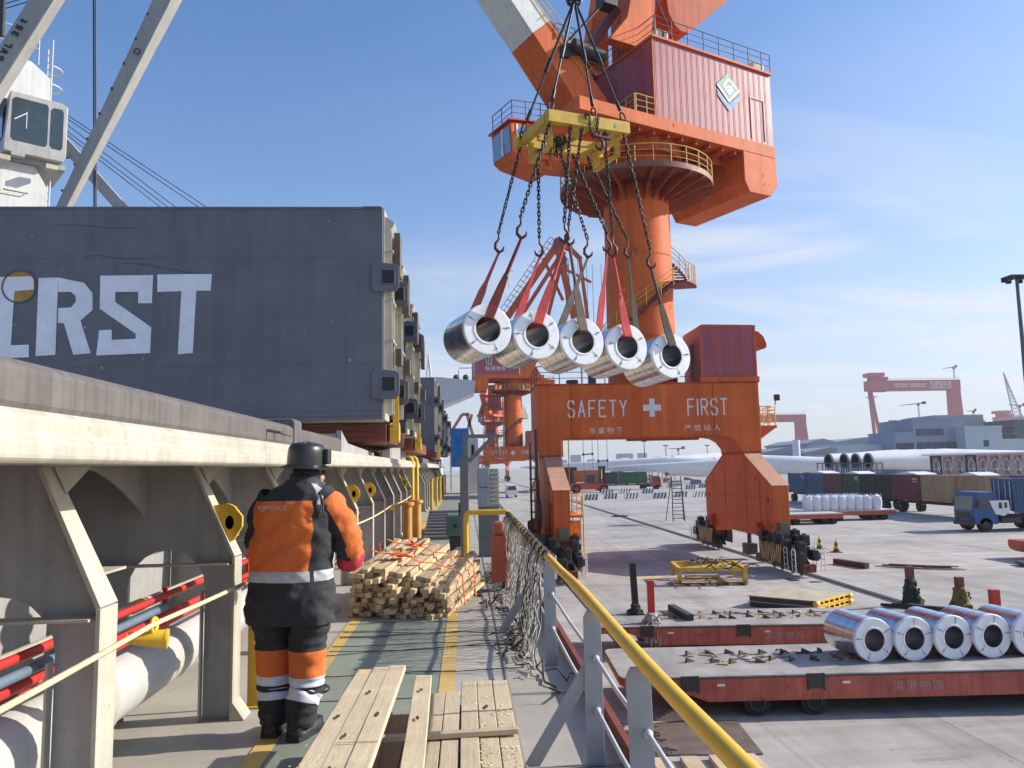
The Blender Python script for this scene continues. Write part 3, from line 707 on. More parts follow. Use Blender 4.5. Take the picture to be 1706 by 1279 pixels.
m = MB(); m.bx(-.34, -.08, 15.82, 16.3, DZ+.003, DZ+.28); m.build('base', DARK, t)
m = MB(); m.cyl((-.14, 15.2, DZ+.86), (.06, 15.2, DZ+.86), .13, n=20); m.cyl((-.04, 15.2, DZ+.003), (-.04, 15.2, DZ+.74), .05, n=10); m.build('roller', M_('dark_green', (.02, .045, .035), .4), t)
m = MB(); m.cyl((-.22, 15.79, DZ+.5), (-.22, 15.76, DZ+.5), .04, n=12); m.build('shaft_end', DARK, t)
t = thing('mooring_bollard', 'orange yellow bollard posts with capped tops beyond the timber bundle', 'bollard', (-1.2, 17, DZ))
m = MB()
for (x, y) in ((-1.28, 17.2), (-1.15, 18.4)):
    m.cyl((x, y, DZ+.003), (x, y, DZ+.86), .10, n=18); m.cyl((x, y, DZ+.86), (x, y, DZ+.93), .15, n=18)
m.build('posts', M_('bollard_ochre', (.62, .28, .05), .5, rust=.12), t)
m = MB(); m.bx(-1.55, -1.0, 16.9, 18.8, DZ+.003, DZ+.05); m.build('base', DARK, t)
t = thing('hose_rack', 'tall yellow bent pipe rack standing at the end of the near coaming', 'pipe rack', (-1.35, 20, DZ))
for x, y in ((-1.42, 21), (-1.36, 22)):
    m = MB(); m.tube([(x, y, DZ+.003), (x, y, 5.72), (x-.03, y, 5.80), (x-.12, y, 5.86), (x-.3, y, 5.88)], .045, 8); m.build('pipe', YEL, t)
t = thing('ventilator_posts', 'row of yellow posts beside the second hatch coaming', 'posts', (-1.0, 30, DZ))
for k in range(5):
    m = MB(); y = 30+k*5; m.cyl((-1.3, y, DZ+.002), (-1.3, y, DZ+1.2), .06, n=10); m.cyl((-1.3, y, DZ+1.2), (-1.3, y, DZ+1.27), .09, n=10); m.build('post', YELD, t)
t = thing('deck_grating', 'dark triangular steel ramp lying across the far walkway', 'ramp', (-.6, 19, DZ))
m = MB(); m.prism([(18.2, DZ+.012), (21.5, DZ+.012), (21.5, DZ+.5)], 'x', -1.0, -.1); m.build('ramp_plate', DARK, t)
for k in range(9):
    m = MB(); s = (k+.5)/9; m.bx(-1.0, -.1, 18.2+3.3*s-.03, 18.2+3.3*s+.03, DZ+.03+.488*s, DZ+.06+.488*s); m.build('tread', GREYP, t)
t = thing('tarpaulin_frame', 'bright blue tarpaulin stretched on a frame far along the deck', 'tarpaulin', (-1, 60, 6))
m = MB(); m.plate([(-1.0, 56, 5.6), (.25, 56, 5.6), (.25, 56, 8.4), (-1.0, 56, 8.4)], (0, .05, 0)); m.build('tarpaulin', M_('tarp_blue', (.03, .20, .55), .5, var=.35, vs=1.5), t)
m = MB()
for x in (-1.03, .28): m.bx(x-.06, x+.06, 56.06, 56.18, DZ, 8.5)
m.build('frame', WHITE, t)
t = thing('deck_locker', 'white deck locker with a dark doorway beside the blue tarpaulin', 'locker', (.4, 50, DZ))
m = MB(); m.bx(.2, .85, 50, 53, 5.0, 7.4); m.bx(.25, .8, 50.1, 52.9, DZ, 5.0); m.build('body', WHITE, t)
m = MB(); m.bx(.4, .6, 49.98, 49.999, 6.2, 7.0); m.build('doorway', BLACK, t)

# deck crane far left: twin box booms, cabin, tower
BOOM = M_('boom_grey', (.34, .335, .31), .5, var=.10, vs=.8, streak=.15, rust=.01)
t = thing('deck_crane', 'grey ship deck crane with glazed cabin and two long box booms rising right', 'crane', (-14, 24, DZ))
m = MB(); a, b = QY(-80, 250, 20), QY(138, -95, 20); b = a+(b-a)*1.7; m.beam(a, b, .58, .36, up=(0, 1, 0)); m.build('boom', BOOM, t, bevel=.02)
d = (b-a).normalized(); nrm = V((0, -1, 0)); upv = d.cross(V((0, 1, 0))); upv = V((-d.z, 0, d.x)).normalized()
lt = MB(); stroke_letters(lt, 'SWL 35t', QY(3, 102, 19.80), d, upv, .135, .19, .07, .042); lt.build('lettering', BLACK, t)
m = MB(); a, b = QY(93, 372, 24), QY(291, -25, 24); m.beam(a, a+(b-a)*1.5, .30, .28, up=(0, 1, 0), w2=.69, h2=.70); m.build('boom', BOOM, t, bevel=.02)
dd = (b-a).normalized()
bl = MB()
for k in range(9):
    c = a+dd*(1.0+k*.9)+V((-dd.z, 0, dd.x))*(.128+.0115*k); bl.box((c.x, 23.75, c.z), (.05, .05, .07))
bl.build('boom_bolts', DARK, t)
rg = MB(); c = QY(228, 85, 23.68); rg.lathe([(.075, 0), (.11, 0), (.11, .01), (.075, .01)], c, 16, (0, 1, 0), closed=True); rg.build('stencil_ring', BLACK, t)
m = MB(); m.beam(QY(78, 205, 44), QY(222, 368, 44), .62, .5, up=(0, 1, 0)); m.build('far_boom', BOOM, t)
m = MB(); c = QY(112, 262, 44); m.box((c.x, 43.6, c.z), (.5, .3, .35)); m.build('boom_bracket', DARK, t)
cb = Matrix.Translation(QY(12, 250, 26)) @ Matrix.Rotation(rad(38), 4, 'Z')
def cbm():
    q = MB(); q.T = cb; return q
CW = M_('crane_white', (.66, .66, .63), .5, var=.08, vs=1.2, streak=.15, rust=.02)
q = cbm(); q.prism([(-.12, 0), (1.65, 0), (1.75, .2), (1.75, 2.05), (1.55, 2.15), (0, 2.15), (-.12, .35)], 'y', 0, 2.2); q.build('cabin', M_('cabin_shaded', (.40, .40, .385), .5, var=.12, vs=1.5, streak=.2), t, bevel=.03)  # crane white greyed: shade of the cabin front is in the colour
q = cbm()
for (x0, x1, z0, z1) in ((.08, 1.15, .42, 1.95), (1.24, 1.62, .42, 1.9)):
    q.prism([(x0+.08, z0), (x1-.05, z0-.0), (x1, z0+.1), (x1, z1-.1), (x1-.05, z1), (x0+.08, z1), (x0, z1-.1), (x0, z0+.1)], 'y', -.018, -.008)
q.build('front_window', M_('cabin_glass', (.035, .05, .055), .06, spec=1), t)
q = cbm(); q.T = cb; q.bx(-.135, -.125, .4, 1.8, .6, 1.95); q.build('side_window', GLASS, t)
q = cbm(); q.bx(.5, .52, -.03, -.022, .9, 1.5); q.beam((.15, -.03, 1.15), (.5, -.03, 1.45), .03, .02, up=(0, 1, 0)); q.build('wiper', WHITE, t)
q = cbm(); q.bx(-.15, 1.8, .3, 2.4, -.18, -.002); q.bx(.1, .5, -.1, .15, -.14, 0); q.build('cabin_floor', SHIPG, t)
q = cbm()
for x in (-.1, 1.3): q.box((x, -.05, -.3), (.35, .25, .16))
q.build('floodlight', CREAM, t)
q = cbm(); q.prism([(-2.2, -9), (1.3, -9), (1.3, -.9), (.9, -.19), (-2.2, -.19)], 'y', .5, 3.2); q.build('tower', CW, t)
q = cbm(); q.prism([(-1.6, 2.16), (1.3, 2.16), (1.3, 3.3), (.7, 3.75), (-1.6, 4.0)], 'y', .8, 2.6); q.build('machinery_top', CW, t)
q = cbm()
for z in (2.5, 3.2, 3.9):
    q.tube([(1.35+.42*math.sin(a), 1.0-.42*math.cos(a)+.4, z) for a in [math.pi*k/8 for k in range(9)]], .035, 6)
for yy in (.98, 1.82): q.tube([(1.36, yy, 1.9), (1.36, yy, 4.9)], .025, 6)
for k in range(10): q.tube([(1.36, .98, 2.1+k*.28), (1.36, 1.82, 2.1+k*.28)], .015, 5)
for k in range(14): q.tube([(1.5, 1.2, -4.6+k*.3), (1.5, 1.7, -4.6+k*.3)], .02, 5)
for yy in (1.2, 1.7): q.tube([(1.5, yy, -4.8), (1.5, yy, -.2)], .025, 5)
for z in (4.3, 4.9): q.tube([(-1.5, .8, z), (.9, .8, z)], .02, 5)
for x in (-.6, .1, .9): q.tube([(x, .8, 3.7), (x, .8, 4.95)], .022, 5)
q.build('ladder_hoops', RODG, t)
q = cbm(); q.tube([(0, .45, -1.2), (0, .38, -1.25), (.7, .38, -1.25), (.7, .45, -1.2)], .02, 5); q.tube([(-1.2, .45, -1.0), (-1.2, .38, -1.05), (-.5, .38, -1.05), (-.5, .45, -1.0)], .02, 5)
q.build('hand_grips', DARK, t)
q = cbm(); q.bx(-.12, .35, -.05, .0, -2.6, 3.6); q.T = None
wr = MB()
for (x0, y0, x1, y1) in ((95, 180, 352, 350), (95, 186, 338, 350), (95, 195, 292, 350), (95, 212, 266, 350), (95, 206, 280, 350)):
    wr.cyl(QY(x0, y0, 30), QY(x1+60, y1+40, 34), .018, n=5)
for x in (156.5, 160): wr.cyl(QY(x, 360, 30), QY(x-1, -40, 30), .03, n=6)
for y in (8, 16): wr.cyl(QY(-5, y+2, 30), QY(60, y-18, 30), .02, n=5)
wr.build('wire_rope', STEELD, t)
m = MB(); m.beam(QY(2, 60, 19.2), QY(6, -30, 19.2), .1, .1); m.build('sheave_bracket', DARK, t)

# ================================================================ timber bundle and planks on deck
tbx = M_('strap_orange', (.75, .13, .03), .6, var=.2)
tb = thing('timber_bundle', 'heaped bundle of sawn timber bars tied with orange straps on the walkway', 'timber bundle', (-.6, 9.4, DZ))
r = random.Random(11)
ax = V((.21, .978, 0)).normalized(); pp = V((ax.y, -ax.x, 0)); o0 = V((-1.32, 9.02, DZ))
bm0 = MB(); bm0.bx(-.5, .5, -.5, .5, -.5, .5)
barm = []
for q in range(3):
    mm = MB(); mm.bx(-.034, .034, 0, 1.85, -.0265, .0265); o = mm.build('timber_tmp', WOOD, None); barm.append(o.data); bpy.data.objects.remove(o)
cnt = 0; TILT = .09
for c in range(16):
    s = c*.073; hmax = .60*(1-.38*(s/1.17)**1.3)-(.08 if s < .08 else 0)
    rows = max(2, int(hmax/.054))
    for k in range(rows):
        inner = 0 < c < 15 and k < rows-1
        lean = (rows/2-k)*.0
        e = r.uniform(-.15, .13)+(.10 if k == rows-1 else 0)
        pos = o0+pp*(s+r.uniform(-.012, .012)+(.03 if k % 2 else 0))+ax*e+V((0, 0, .03+k*.054+r.uniform(-.004, .004)))
        yaw = -math.atan2(ax.x, ax.y)+r.uniform(-.022, .022)*(1 if inner else 1.8)
        M = Matrix.Translation(pos) @ Matrix.Rotation(yaw, 4, 'Z') @ Matrix.Rotation(r.uniform(-.012, .02)+.01+TILT*k/max(1, rows-1)*(1-.35*s), 4, 'X') @ Matrix.Rotation(r.uniform(-.16, .16), 4, 'Y') @ Matrix.Diagonal((r.uniform(.85, 1.12), r.uniform(.93, 1.05), r.uniform(.85, 1.1), 1))
        o = bpy.data.objects.new('timber', barm[cnt % 3]); COL.objects.link(o); o.parent = tb; o.matrix_basis = root_inv(tb) @ M; cnt += 1
        b = o.modifiers.new('bevel', 'BEVEL'); b.width = .004; b.segments = 1
def hprof(s): return .60*(1-.38*max(0, s/1.17)**1.3)+.035
for L_ in (.5, 1.15):
    m = MB(); pts = []
    for k in range(15):
        s = -.03+k*(1.23/14); h = hprof(s)+L_*TILT*(1-.35*s)-(.03 if k in (0, 14) else 0); pts.append(o0+pp*s+ax*(L_+.06*math.sin(k*1.3))+V((0, 0, h+.012+.012*math.sin(k*2.1))))
    pts = [o0+pp*(-.045)+ax*L_+V((0, 0, .05))]+pts+[o0+pp*1.22+ax*L_+V((0, 0, .05))]
    for i in range(len(pts)-1): m.beam(pts[i], pts[i+1], .05, .006, up=ax.cross(pts[i+1]-pts[i]))
    for (s, n) in ((.42, 7), (.5, 6)):
        c = o0+pp*s+ax*L_+V((0, 0, hprof(s)+L_*TILT*(1-.35*s)+.03))
        for j in range(n): m.beam(c, c+V((r.uniform(-.16, .16), r.uniform(-.14, .12), r.uniform(-.02, .06))), .045, .008)
    m.build('strap', tbx, tb)

def plank(label, p, q, w=.098, th=.034, mat=None, roll=0.0, group=None):
    """one plank from p to q (centre of its upper face)"""
    p, q = V(p), V(q); mid = (p+q)/2; L_ = (q-p).length; d = (q-p).normalized()
    sd = d.cross(V((0, 0, 1))).normalized(); u = sd.cross(d)
    R = Matrix((sd, d, u)).transposed().to_4x4() @ Matrix.Rotation(roll, 4, 'Y')
    m = MB(); n = 9; 
    rr = random.Random(len(label)*7+int(p.x*1000) % 97)
    bow = rr.uniform(-.006, .010); A = []
    for i in range(n+1):
        y = -L_/2+L_*i/n; dz = bow*(1-(2*i/n-1)**2); jx = rr.uniform(-.0012, .0012)
        A += [(-w/2+jx, y, -th+dz), (w/2+jx, y, -th+dz), (w/2+jx, y, dz), (-w/2+jx, y, dz)]
    fs = [(0, 1, 2, 3), (4*n+3, 4*n+2, 4*n+1, 4*n)]
    for i in range(n):
        for a in range(4): b = (a+1) % 4; fs.append((4*i+b, 4*i+a, 4*i+4+a, 4*i+4+b))
    m.add(A, fs); o = m.build('plank', mat or PLANK, None, bevel=.004)
    o.matrix_basis = Matrix.Translation(mid) @ R
    return tag(o, label, 'plank', group)
G = 'planks piled on deck in the foreground'
plank('leftmost of three bright planks on top of the foreground pile', (-.615, 4.87, DZ+.45), (-.66, 1.6, DZ+.50), group=G)
plank('middle one of three bright planks, with a dark knot near its far end', (-.525, 4.89, DZ+.455), (-.56, 1.6, DZ+.50), group=G)
plank('right one of three bright planks, beside the dark gap in the pile', (-.43, 4.92, DZ+.455), (-.455, 1.6, DZ+.50), group=G)
plank('single bright plank lying alone over the dark gap of the pile', (-.265, 4.80, DZ+.42), (-.20, 1.6, DZ+.45), group=G)
plank('narrow plank low beside the single bright one', (-.175, 4.72, DZ+.335), (-.185, 1.6, DZ+.335), .08, group=G)
plank('plank left of three sawdust covered planks', (-.09, 4.75, DZ+.335), (-.095, 1.6, DZ+.335), .085, group=G)
plank('left one of three sawdust covered planks at the right of the pile', (.005, 4.95, DZ+.335), (.005, 1.6, DZ+.335), .09, group=G)
plank('middle one of three sawdust covered planks', (.10, 4.96, DZ+.335), (.10, 1.6, DZ+.335), .09, group=G)
plank('rightmost sawdust covered plank, at the right edge of the pile', (.195, 4.95, DZ+.335), (.195, 1.6, DZ+.335), .09, group=G)
plank('long thin batten laid crosswise over the sawdust covered planks', (-.55, 3.93, DZ+.362), (.245, 3.95, DZ+.372), .045, .026, group=G)
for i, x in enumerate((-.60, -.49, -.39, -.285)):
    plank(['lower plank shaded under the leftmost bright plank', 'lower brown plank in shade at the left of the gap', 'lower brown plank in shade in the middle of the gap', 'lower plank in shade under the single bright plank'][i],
          (x, 4.75-.05*i, DZ+.245), (x, 1.6, DZ+.245), .10, mat=M_('shaded_plank', (.40, .26, .16), .8, var=.2, vs=4, grain=(5, (16, .8, 16), .3)), group=G)  # darker brown puts the shade inside the pile into the plank colour
for i, y in enumerate((4.2, 3.1, 2.0)):
    m = MB(); m.bx(-.68, .24, y-.05, y+.05, DZ+.014, DZ+.208); tag(m.build('timber_bearer', WOOD, None, bevel=.005), ['bearer timber under the far end of the plank pile', 'bearer timber under the middle of the plank pile', 'bearer timber under the near end of the plank pile'][i], 'bearer', 'bearers under the plank pile')
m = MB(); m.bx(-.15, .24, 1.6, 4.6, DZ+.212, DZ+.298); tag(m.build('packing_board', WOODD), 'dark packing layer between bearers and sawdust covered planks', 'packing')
# knots, strapping lines and sawdust as relief
k = MB(); r = random.Random(5)
for i in range(900):
    x, y = r.uniform(-.04, .235), r.gauss(3.2, .7)
    if y > 4.7 or y < 1.7 or 3.86 < y < 4.0: continue
    s = r.uniform(.002, .006); z = DZ+.337+.002; a = r.uniform(0, 6.28); e = r.uniform(1, 3)
    k.add([(x-s*e*math.cos(a), y-s*e*math.sin(a), z), (x+s*math.sin(a), y-s*math.cos(a), z), (x+s*e*math.cos(a), y+s*e*math.sin(a), z+.003), (x-s*math.sin(a), y+s*math.cos(a), z+.002)], [(0, 1, 2, 3)])
for i in range(300):
    s_ = r.random(); x = -.52-.07*s_+r.uniform(-.18, .04); y = 3.2-1.2*s_+r.gauss(0, .25); s = r.uniform(.002, .005); z = DZ+.492+.0*s_-.0
    z = DZ+.455+(4.89-y)*.0137+.009
    k.add([(x-s, y, z), (x, y-s*2, z), (x+s, y, z), (x, y+s*2, z+.001)], [(0, 1, 2, 3)])
tag(k.build('sawdust', M_('sawdust', (.72, .58, .34), .9)), 'sawdust and wood crumbs scattered over the foreground planks', 'sawdust', kind='stuff')
k = MB()
for (x, y, zb, sl) in ((-.53, 4.3, .455, .0137), (-.55, 3.6, .455, .0137), (-.63, 3.9, .45, .0153), (-.26, 4.45, .42, .0094), (-.25, 3.95, .42, .0094), (.10, 4.4, .335, 0), (-.55, 3.2, .455, .0137), (-.44, 3.9, .455, .0137)):
    z = zb+(4.87-y)*sl+.009
    pts = [(x+r.uniform(.4, 1)*.014*math.cos(a), y+r.uniform(.5, 1)*.04*math.sin(a), DZ+z) for a in [6.28*j/9 for j in range(9)]]
    k.add(pts, [tuple(range(9))])
for (x0, x1, y, z) in ((-.305, -.22, 4.7, .4305), (-.04, .24, 4.82, .3445), (-.57, -.48, 4.78, .4655), (-.475, -.385, 4.80, .4655), (-.57, -.39, 3.5, .483)):
    k.add([(x0, y, DZ+z), (x1, y, DZ+z), (x1, y+.006, DZ+z), (x0, y+.006, DZ+z)], [(0, 1, 2, 3)])
tag(k.build('plank_knots', M_('knot_brown', (.07, .035, .018), .8)), 'dark knots and scored lines in the foreground planks', 'knots', kind='stuff')
m = MB(); m.plate([(.36, 3.55, DZ+.014), (.62, 3.4, DZ+.014), (.60, 3.75, DZ+.12), (.45, 3.85, DZ+.10)], (0, .006, .006)); tag(m.build('plastic_sheet', M_('mint_plastic', (.30, .55, .42), .4)), 'crumpled mint green plastic sheet at the foot of the railing', 'plastic sheet')
# ================================================================ portal slewing cranes on the quay
def railing(mb, pts, h=1.1, r_=.03, rows=3, up=(0, 0, 1), closed=False, post_every=None):
    pts = [V(p) for p in pts]; n = len(pts)
    for k in range(rows):
        z = h*(k+1)/rows
        mb.tube([p+V((0, 0, z)) for p in pts], r_ if k == rows-1 else r_*.7, 5, closed=closed)
    for p in pts: mb.tube([p, p+V((0, 0, h))], r_, 5)
STRIPE_Y = M_('guard_yellow', (.52, .42, .14), .6, var=.3, vs=2, scr=.4)
def bogie(t, x, y, s):
    """running gear around (x, y) along the rail; s=-1 when its outer end points to the camera"""
    for k in (-2.35, -1.35, -.1, .9):
        yy = y+s*k*-1
        m = MB(); m.cyl((x-.09, yy, .36), (x+.09, yy, .36), .31, n=20); m.cyl((x-.12, yy, .36), (x-.09, yy, .36), .34, n=20); m.build('wheel', DARK, t)
    m = MB()
    for yc in (y+s*1.85, y-s*.4):
        for dx in (-.24, .18): m.prism([(yc-1.05, .32), (yc+1.05, .32), (yc+.8, .62), (yc+.3, .86), (yc-.3, .86), (yc-.8, .62)], 'x', x+dx, x+dx+.06)
        m.bx(x-.18, x+.18, yc-.25, yc+.25, .7, .9)
    m.build('wheel_frame', DARK, t)
    m = MB(); m.prism([(y-s*.9, .87), (y+s*2.3, .87), (y+s*2.0, 1.05), (y+s*1.2, 1.25), (y-s*.0, 1.25), (y-s*.8, 1.05)], 'x', x-.22, x+.22); m.build('equaliser_beam', DARK, t)
    m = MB(); m.bx(x-.3, x+.3, y+s*3.0-.15, y+s*3.0+.15, .25, .62); m.cyl((x, y+s*3.15, .45), (x, y+s*3.32, .45), .12, n=12); m.build('buffer', M_('buffer_red', (.22, .05, .04), .6), t)
    m = MB()
    for yc, zz in ((y+s*2.55, .75), (y+s*.75, 1.3)):
        m.bx(x-.62, x-.30, yc-.3, yc+.3, zz-.05, zz+.45); m.bx(x+.30, x+.62, yc-.32, yc+.32, zz, zz+.5); m.cyl((x+.3, yc, zz+.2), (x+.8, yc, zz+.2), .17, n=12)
    for yc, zz, dx in ((y+s*.9, 1.55, -.62), (y+s*.2, 1.6, .62), (y-s*.9, 1.5, -.6), (y+s*2.0, 1.5, .3), (y+s*2.4, 1.2, -.1), (y+s*1.7, 1.25, -.5), (y-s*.3, 1.35, -.45), (y-s*1.2, .8, .5), (y+s*1.5, .9, .52), (y+s*2.9, .75, -.35)):
        m.bx(x+dx-.2, x+dx+.2, yc-.24, yc+.24, zz-.1, zz+.42); m.cyl((x+dx, yc, zz+.42), (x+dx, yc, zz+.48), .10, n=10)
    m.build('drive_motor', BLACK, t, bevel=.05)
    # striped guard plates each side
    for dx in (-.66, .63):
        m = MB(); m.bx(x+dx, x+dx+.03, y-1.45, y+1.45, .45, 1.42); m.build('guard_plate', BLACK, t)
        m = MB()
        for k in range(11):
            yc = y-1.38+k*.25; sl = .26 if (k//3) % 2 else -.26
            for off in (-.012, .031):
                pass
                m.prism([(yc-sl/2, .48), (yc-sl/2+.13, .48), (yc+.13+sl/2, 1.39), (yc+sl/2, 1.39)], 'x', x+dx+off, x+dx+off+.011)
        m.build('guard_stripe', STRIPE_Y, t)
    m = MB()
    for sx in (-.72, .72):
        for yc in (y+s*2.1, y+s*3.0):
            m.tube([(x+sx, yc-.2, .3), (x+sx, yc-.2, 1.25), (x+sx, yc-.12, 1.35), (x+sx, yc+.12, 1.35), (x+sx, yc+.2, 1.25), (x+sx, yc+.2, .3)], .022, 6)
            for z in (.55, .85, 1.1): m.tube([(x+sx, yc-.2, z), (x+sx, yc+.2, z)], .015, 5)
    m.build('hand_ladder', WHITED, t)
    m = MB()
    for k in range(7):
        a = V((x-.5+.16*k, y+s*(.9+.25*(k % 3)), 1.55+.1*(k % 2))); m.tube([a, a+V((.05, s*.1, -.3)), a+V((.1, s*.25, -.7)), a+V((.05, s*.4, -.95))], .018, 5)
    m.build('cable', BLACK, t)

def crane(oy, az, label, full=True, jib_u=-3.0, jib_th=rad(48), housetxt=None):
    t = thing('portal_crane', label, 'crane', (10.8, 45+oy, 0), 0, 'portal slewing cranes on the quay rails')
    Y0 = oy
    def B(): 
        q = MB(); q.T = Matrix.Translation((0, oy, 0)); return q
    # portal beam
    m = B(); m.prism([(4.05, 10.08), (4.05, 6.1), (5.5, 6.1), (5.5, 7.05), (14.55, 7.05), (15.0, 6.98), (15.4, 6.75), (15.7, 6.35), (15.75, 6.1), (16.9, 6.1), (16.9, 10.08)], 'y', 43.0, 46.6)
    m.build('portal_beam', ORANGE, t, bevel=.03)
    m = B(); m.prism([(9.45, 42.998), (9.7, 42.82), (10.0, 42.70), (11.15, 42.70), (11.4, 42.82), (11.6, 42.998)], 'z', 7.05, 10.0); m.build('beam_bulge', ORANGE, t)
    m = B()
    m.bx(4.0, 16.95, 42.95, 46.65, 10.081, 10.14); m.bx(5.55, 14.5, 42.96, 42.998, 7.0, 7.05); m.bx(4.02, 5.53, 42.96, 46.6, 6.04, 6.098); m.bx(15.72, 16.93, 42.96, 46.6, 6.04, 6.098)
    for x in (6.0, 14.2): m.bx(x, x+.04, 42.97, 42.999, 7.06, 10.07)
    m.bx(9.2, 13.4, 43.4, 43.5, 6.85, 6.99); m.build('beam_flange', ORANGE2, t)
    prof = [(43.1, 6.03), (39.2, 4.25), (39.2, 1.27), (41.0, 1.27), (41.25, 1.55), (48.35, 1.55), (48.6, 1.27), (50.4, 1.27), (50.4, 4.25), (46.5, 6.03)]
    for (x0, x1) in ((4.45, 5.3), (15.85, 16.7)):
        m = B(); m.prism(prof, 'x', x0, x1); m.build('leg', ORANGE, t, bevel=.02)
        m = B()
        m.plate([(x0-.04, 43.1, 6.045), (x1+.04, 43.1, 6.045), (x1+.04, 39.17, 4.265), (x0-.04, 39.17, 4.265)], (0, -.02, .03))
        m.plate([(x0-.04, 46.5, 6.045), (x1+.04, 46.5, 6.045), (x1+.04, 50.43, 4.265), (x0-.04, 50.43, 4.265)], (0, .02, .03))
        m.build('leg_cover_plate', M_('sunlit_orange', (.56, .30, .20), .7, var=.12, vs=1, streak=.15), t)  # paler orange: sunlight on the sloped plates painted into the colour
        m = B()
        for (yy, zz) in ((39.9, 3.5), (41.5, 4.6), (49.7, 3.5), (39.6, 2.2)): m.cyl((x0-.05, yy, zz), (x1+.05, yy, zz), .13, n=12)
        for yy in (41.0, 43.1, 46.5, 48.6): m.bx(x0-.012, x0-.001, yy-.02, yy+.02, 1.6, 4.6 if yy in (41.0, 48.6) else 5.95)
        m.bx(x0-.012, x0-.001, 41.3, 48.3, 3.6, 3.64)
        for yy, sg in ((41.0, -1), (48.6, 1)):
            m.prism([(yy, 1.6), (yy+sg*1.0, 1.6), (yy, 2.3)], 'x', x0-.3, x0-.02)
        m.build('leg_lugs', ORANGE2, t)
        m = B(); m.bx(x0+.2, x0+.7, 39.0, 39.19, 1.75, 2.4); m.build('junction_box', M_('box_olive', (.17, .16, .10), .6), t)
        for yy, sg in ((40.0, -1), (49.6, 1)):
            m = B(); m.cyl(((x0+x1)/2, yy, .95), ((x0+x1)/2, yy, 1.265), .36, n=16); m.build('leg_pivot', REDBR, t)
        if full or True:
            xc = (x0+x1)/2
            t_off = oy
            for yy, sg in ((39.4, -1), (50.2, 1)): bogie(t, xc, yy+oy, sg)
        m = B(); m.cyl((xc, 44.0, .3), (xc, 44.0, 1.56), .12, n=10); m.bx(xc-.3, xc+.3, 43.6, 44.4, .3, .9); m.bx(xc-.25, xc+.25, 42.0, 42.5, .1, .55); m.build('rail_clamp', DARK, t)
    # lettering
    L1 = B(); stroke_letters(L1, 'SAFETY', (5.80, 42.993, 8.22), (1, 0, 0), (0, 0, 1), .43, .98, .165, .085, .002)
    stroke_letters(L1, 'FIRST', (12.68, 42.993, 8.22), (1, 0, 0), (0, 0, 1), .43, .98, .135, .085, .002); 
    L1.bx(10.42, 10.72, 42.68, 42.695, 8.18, 9.2); L1.bx(10.06, 10.419, 42.68, 42.695, 8.52, 8.86); L1.bx(10.721, 11.08, 42.68, 42.695, 8.52, 8.86)
    L1.build('white_lettering', WHITED, t)
    if full:
        text_obj('white_characters', '吊重物下', WHITED, t, (7.05, 42.99, 7.28), (1, 0, 0), (0, 0, 1), .36, 1.85, .003, spacing=1.5)
        text_obj('white_characters', '严禁站人', WHITED, t, (12.45, 42.99, 7.35), (1, 0, 0), (0, 0, 1), .36, 2.1, .003, spacing=1.5)
    else:
        text_obj('white_characters', '吊重物下', WHITED, t, (7.05, 42.99+oy, 7.28), (1, 0, 0), (0, 0, 1), .36, 1.85, .003, spacing=1.5)
    # deck railing, room on the portal
    m = B(); railing(m, [(x, 43.05, 10.14) for x in (4.1, 5.4, 6.7, 8, 9.3, 10.6, 11.9, 13.2)], 1.0, .03); railing(m, [(4.1, y, 10.14) for y in (43.1, 44.5, 46.5)], 1.0, .03)
    m.build('deck_railing', REDBR, t)
    m = B(); m.cyl((6.2, 43.6, 10.14), (6.2, 43.6, 10.4), .35, n=14); m.bx(10.3, 11, 43.3, 43.8, 10.14, 10.7); m.bx(7.1, 7.5, 43.2, 43.5, 10.14, 11.2); m.build('deck_fitting', DARK, t)
    m = B(); m.bx(13.5, 16.95, 42.9, 46.5, 10.15, 10.42); m.build('room_base', ORANGE, t)
    m = B(); m.prism([(13.6, 10.42), (16.85, 10.42), (16.85, 13.32), (16.7, 13.45), (13.75, 13.5), (13.6, 13.4)], 'y', 43.0, 46.4); m.build('electrical_room', MAROON, t, bevel=.02)
    m = B()
    for x in (14.55, 15.65): m.bx(x, x+.05, 42.985, 42.999, 10.45, 13.3)
    m.bx(13.55, 16.9, 42.97, 43.03, 13.36, 13.42); m.bx(16.78, 16.87, 42.97, 43.02, 10.42, 13.35); m.bx(13.58, 13.66, 42.97, 43.02, 10.42, 13.35); m.build('room_trim', ORANGE, t)
    m = B(); m.bx(13.585, 13.599, 44.2, 45.0, 10.5, 12.6); m.bx(13.585, 13.599, 45.4, 46.0, 11.2, 12.3); m.build('room_door', DARK, t)
    m = B(); m.prism([(16.86, 12.2), (17.75, 12.2), (17.75, 12.45), (17.6, 12.85), (17.3, 13.15), (16.86, 13.25)], 'y', 43.6, 45.6); m.prism([(17.0, 12.1), (17.6, 12.1), (17.6, 12.4), (17.3, 12.8), (17.0, 12.9)], 'y', 43.58, 43.6); m.build('vent_hood', ORANGE2, t)
    m = B(); m.bx(16.91, 17.9, 43.1, 45.0, 7.45, 7.6); m.prism([(16.91, 6.8), (17.85, 7.45), (16.91, 7.45)], 'y', 43.2, 43.3); m.build('balcony', ORANGE, t)
    m = B(); railing(m, [(16.95, 43.15, 7.6), (17.4, 43.15, 7.6), (17.85, 43.15, 7.6), (17.85, 44, 7.6), (17.85, 44.95, 7.6)], 1.1, .035, 5); m.build('balcony_railing', YEL, t)
    m = B(); m.tube([(17.85, 43.2, 8.6), (17.95, 43.2, 9.1)], .03, 5); m.box((17.98, 43.1, 9.2), (.3, .15, .35)); m.build('floodlight', BLACK, t)
    # access ladder and cable reel at the left leg
    m = B()
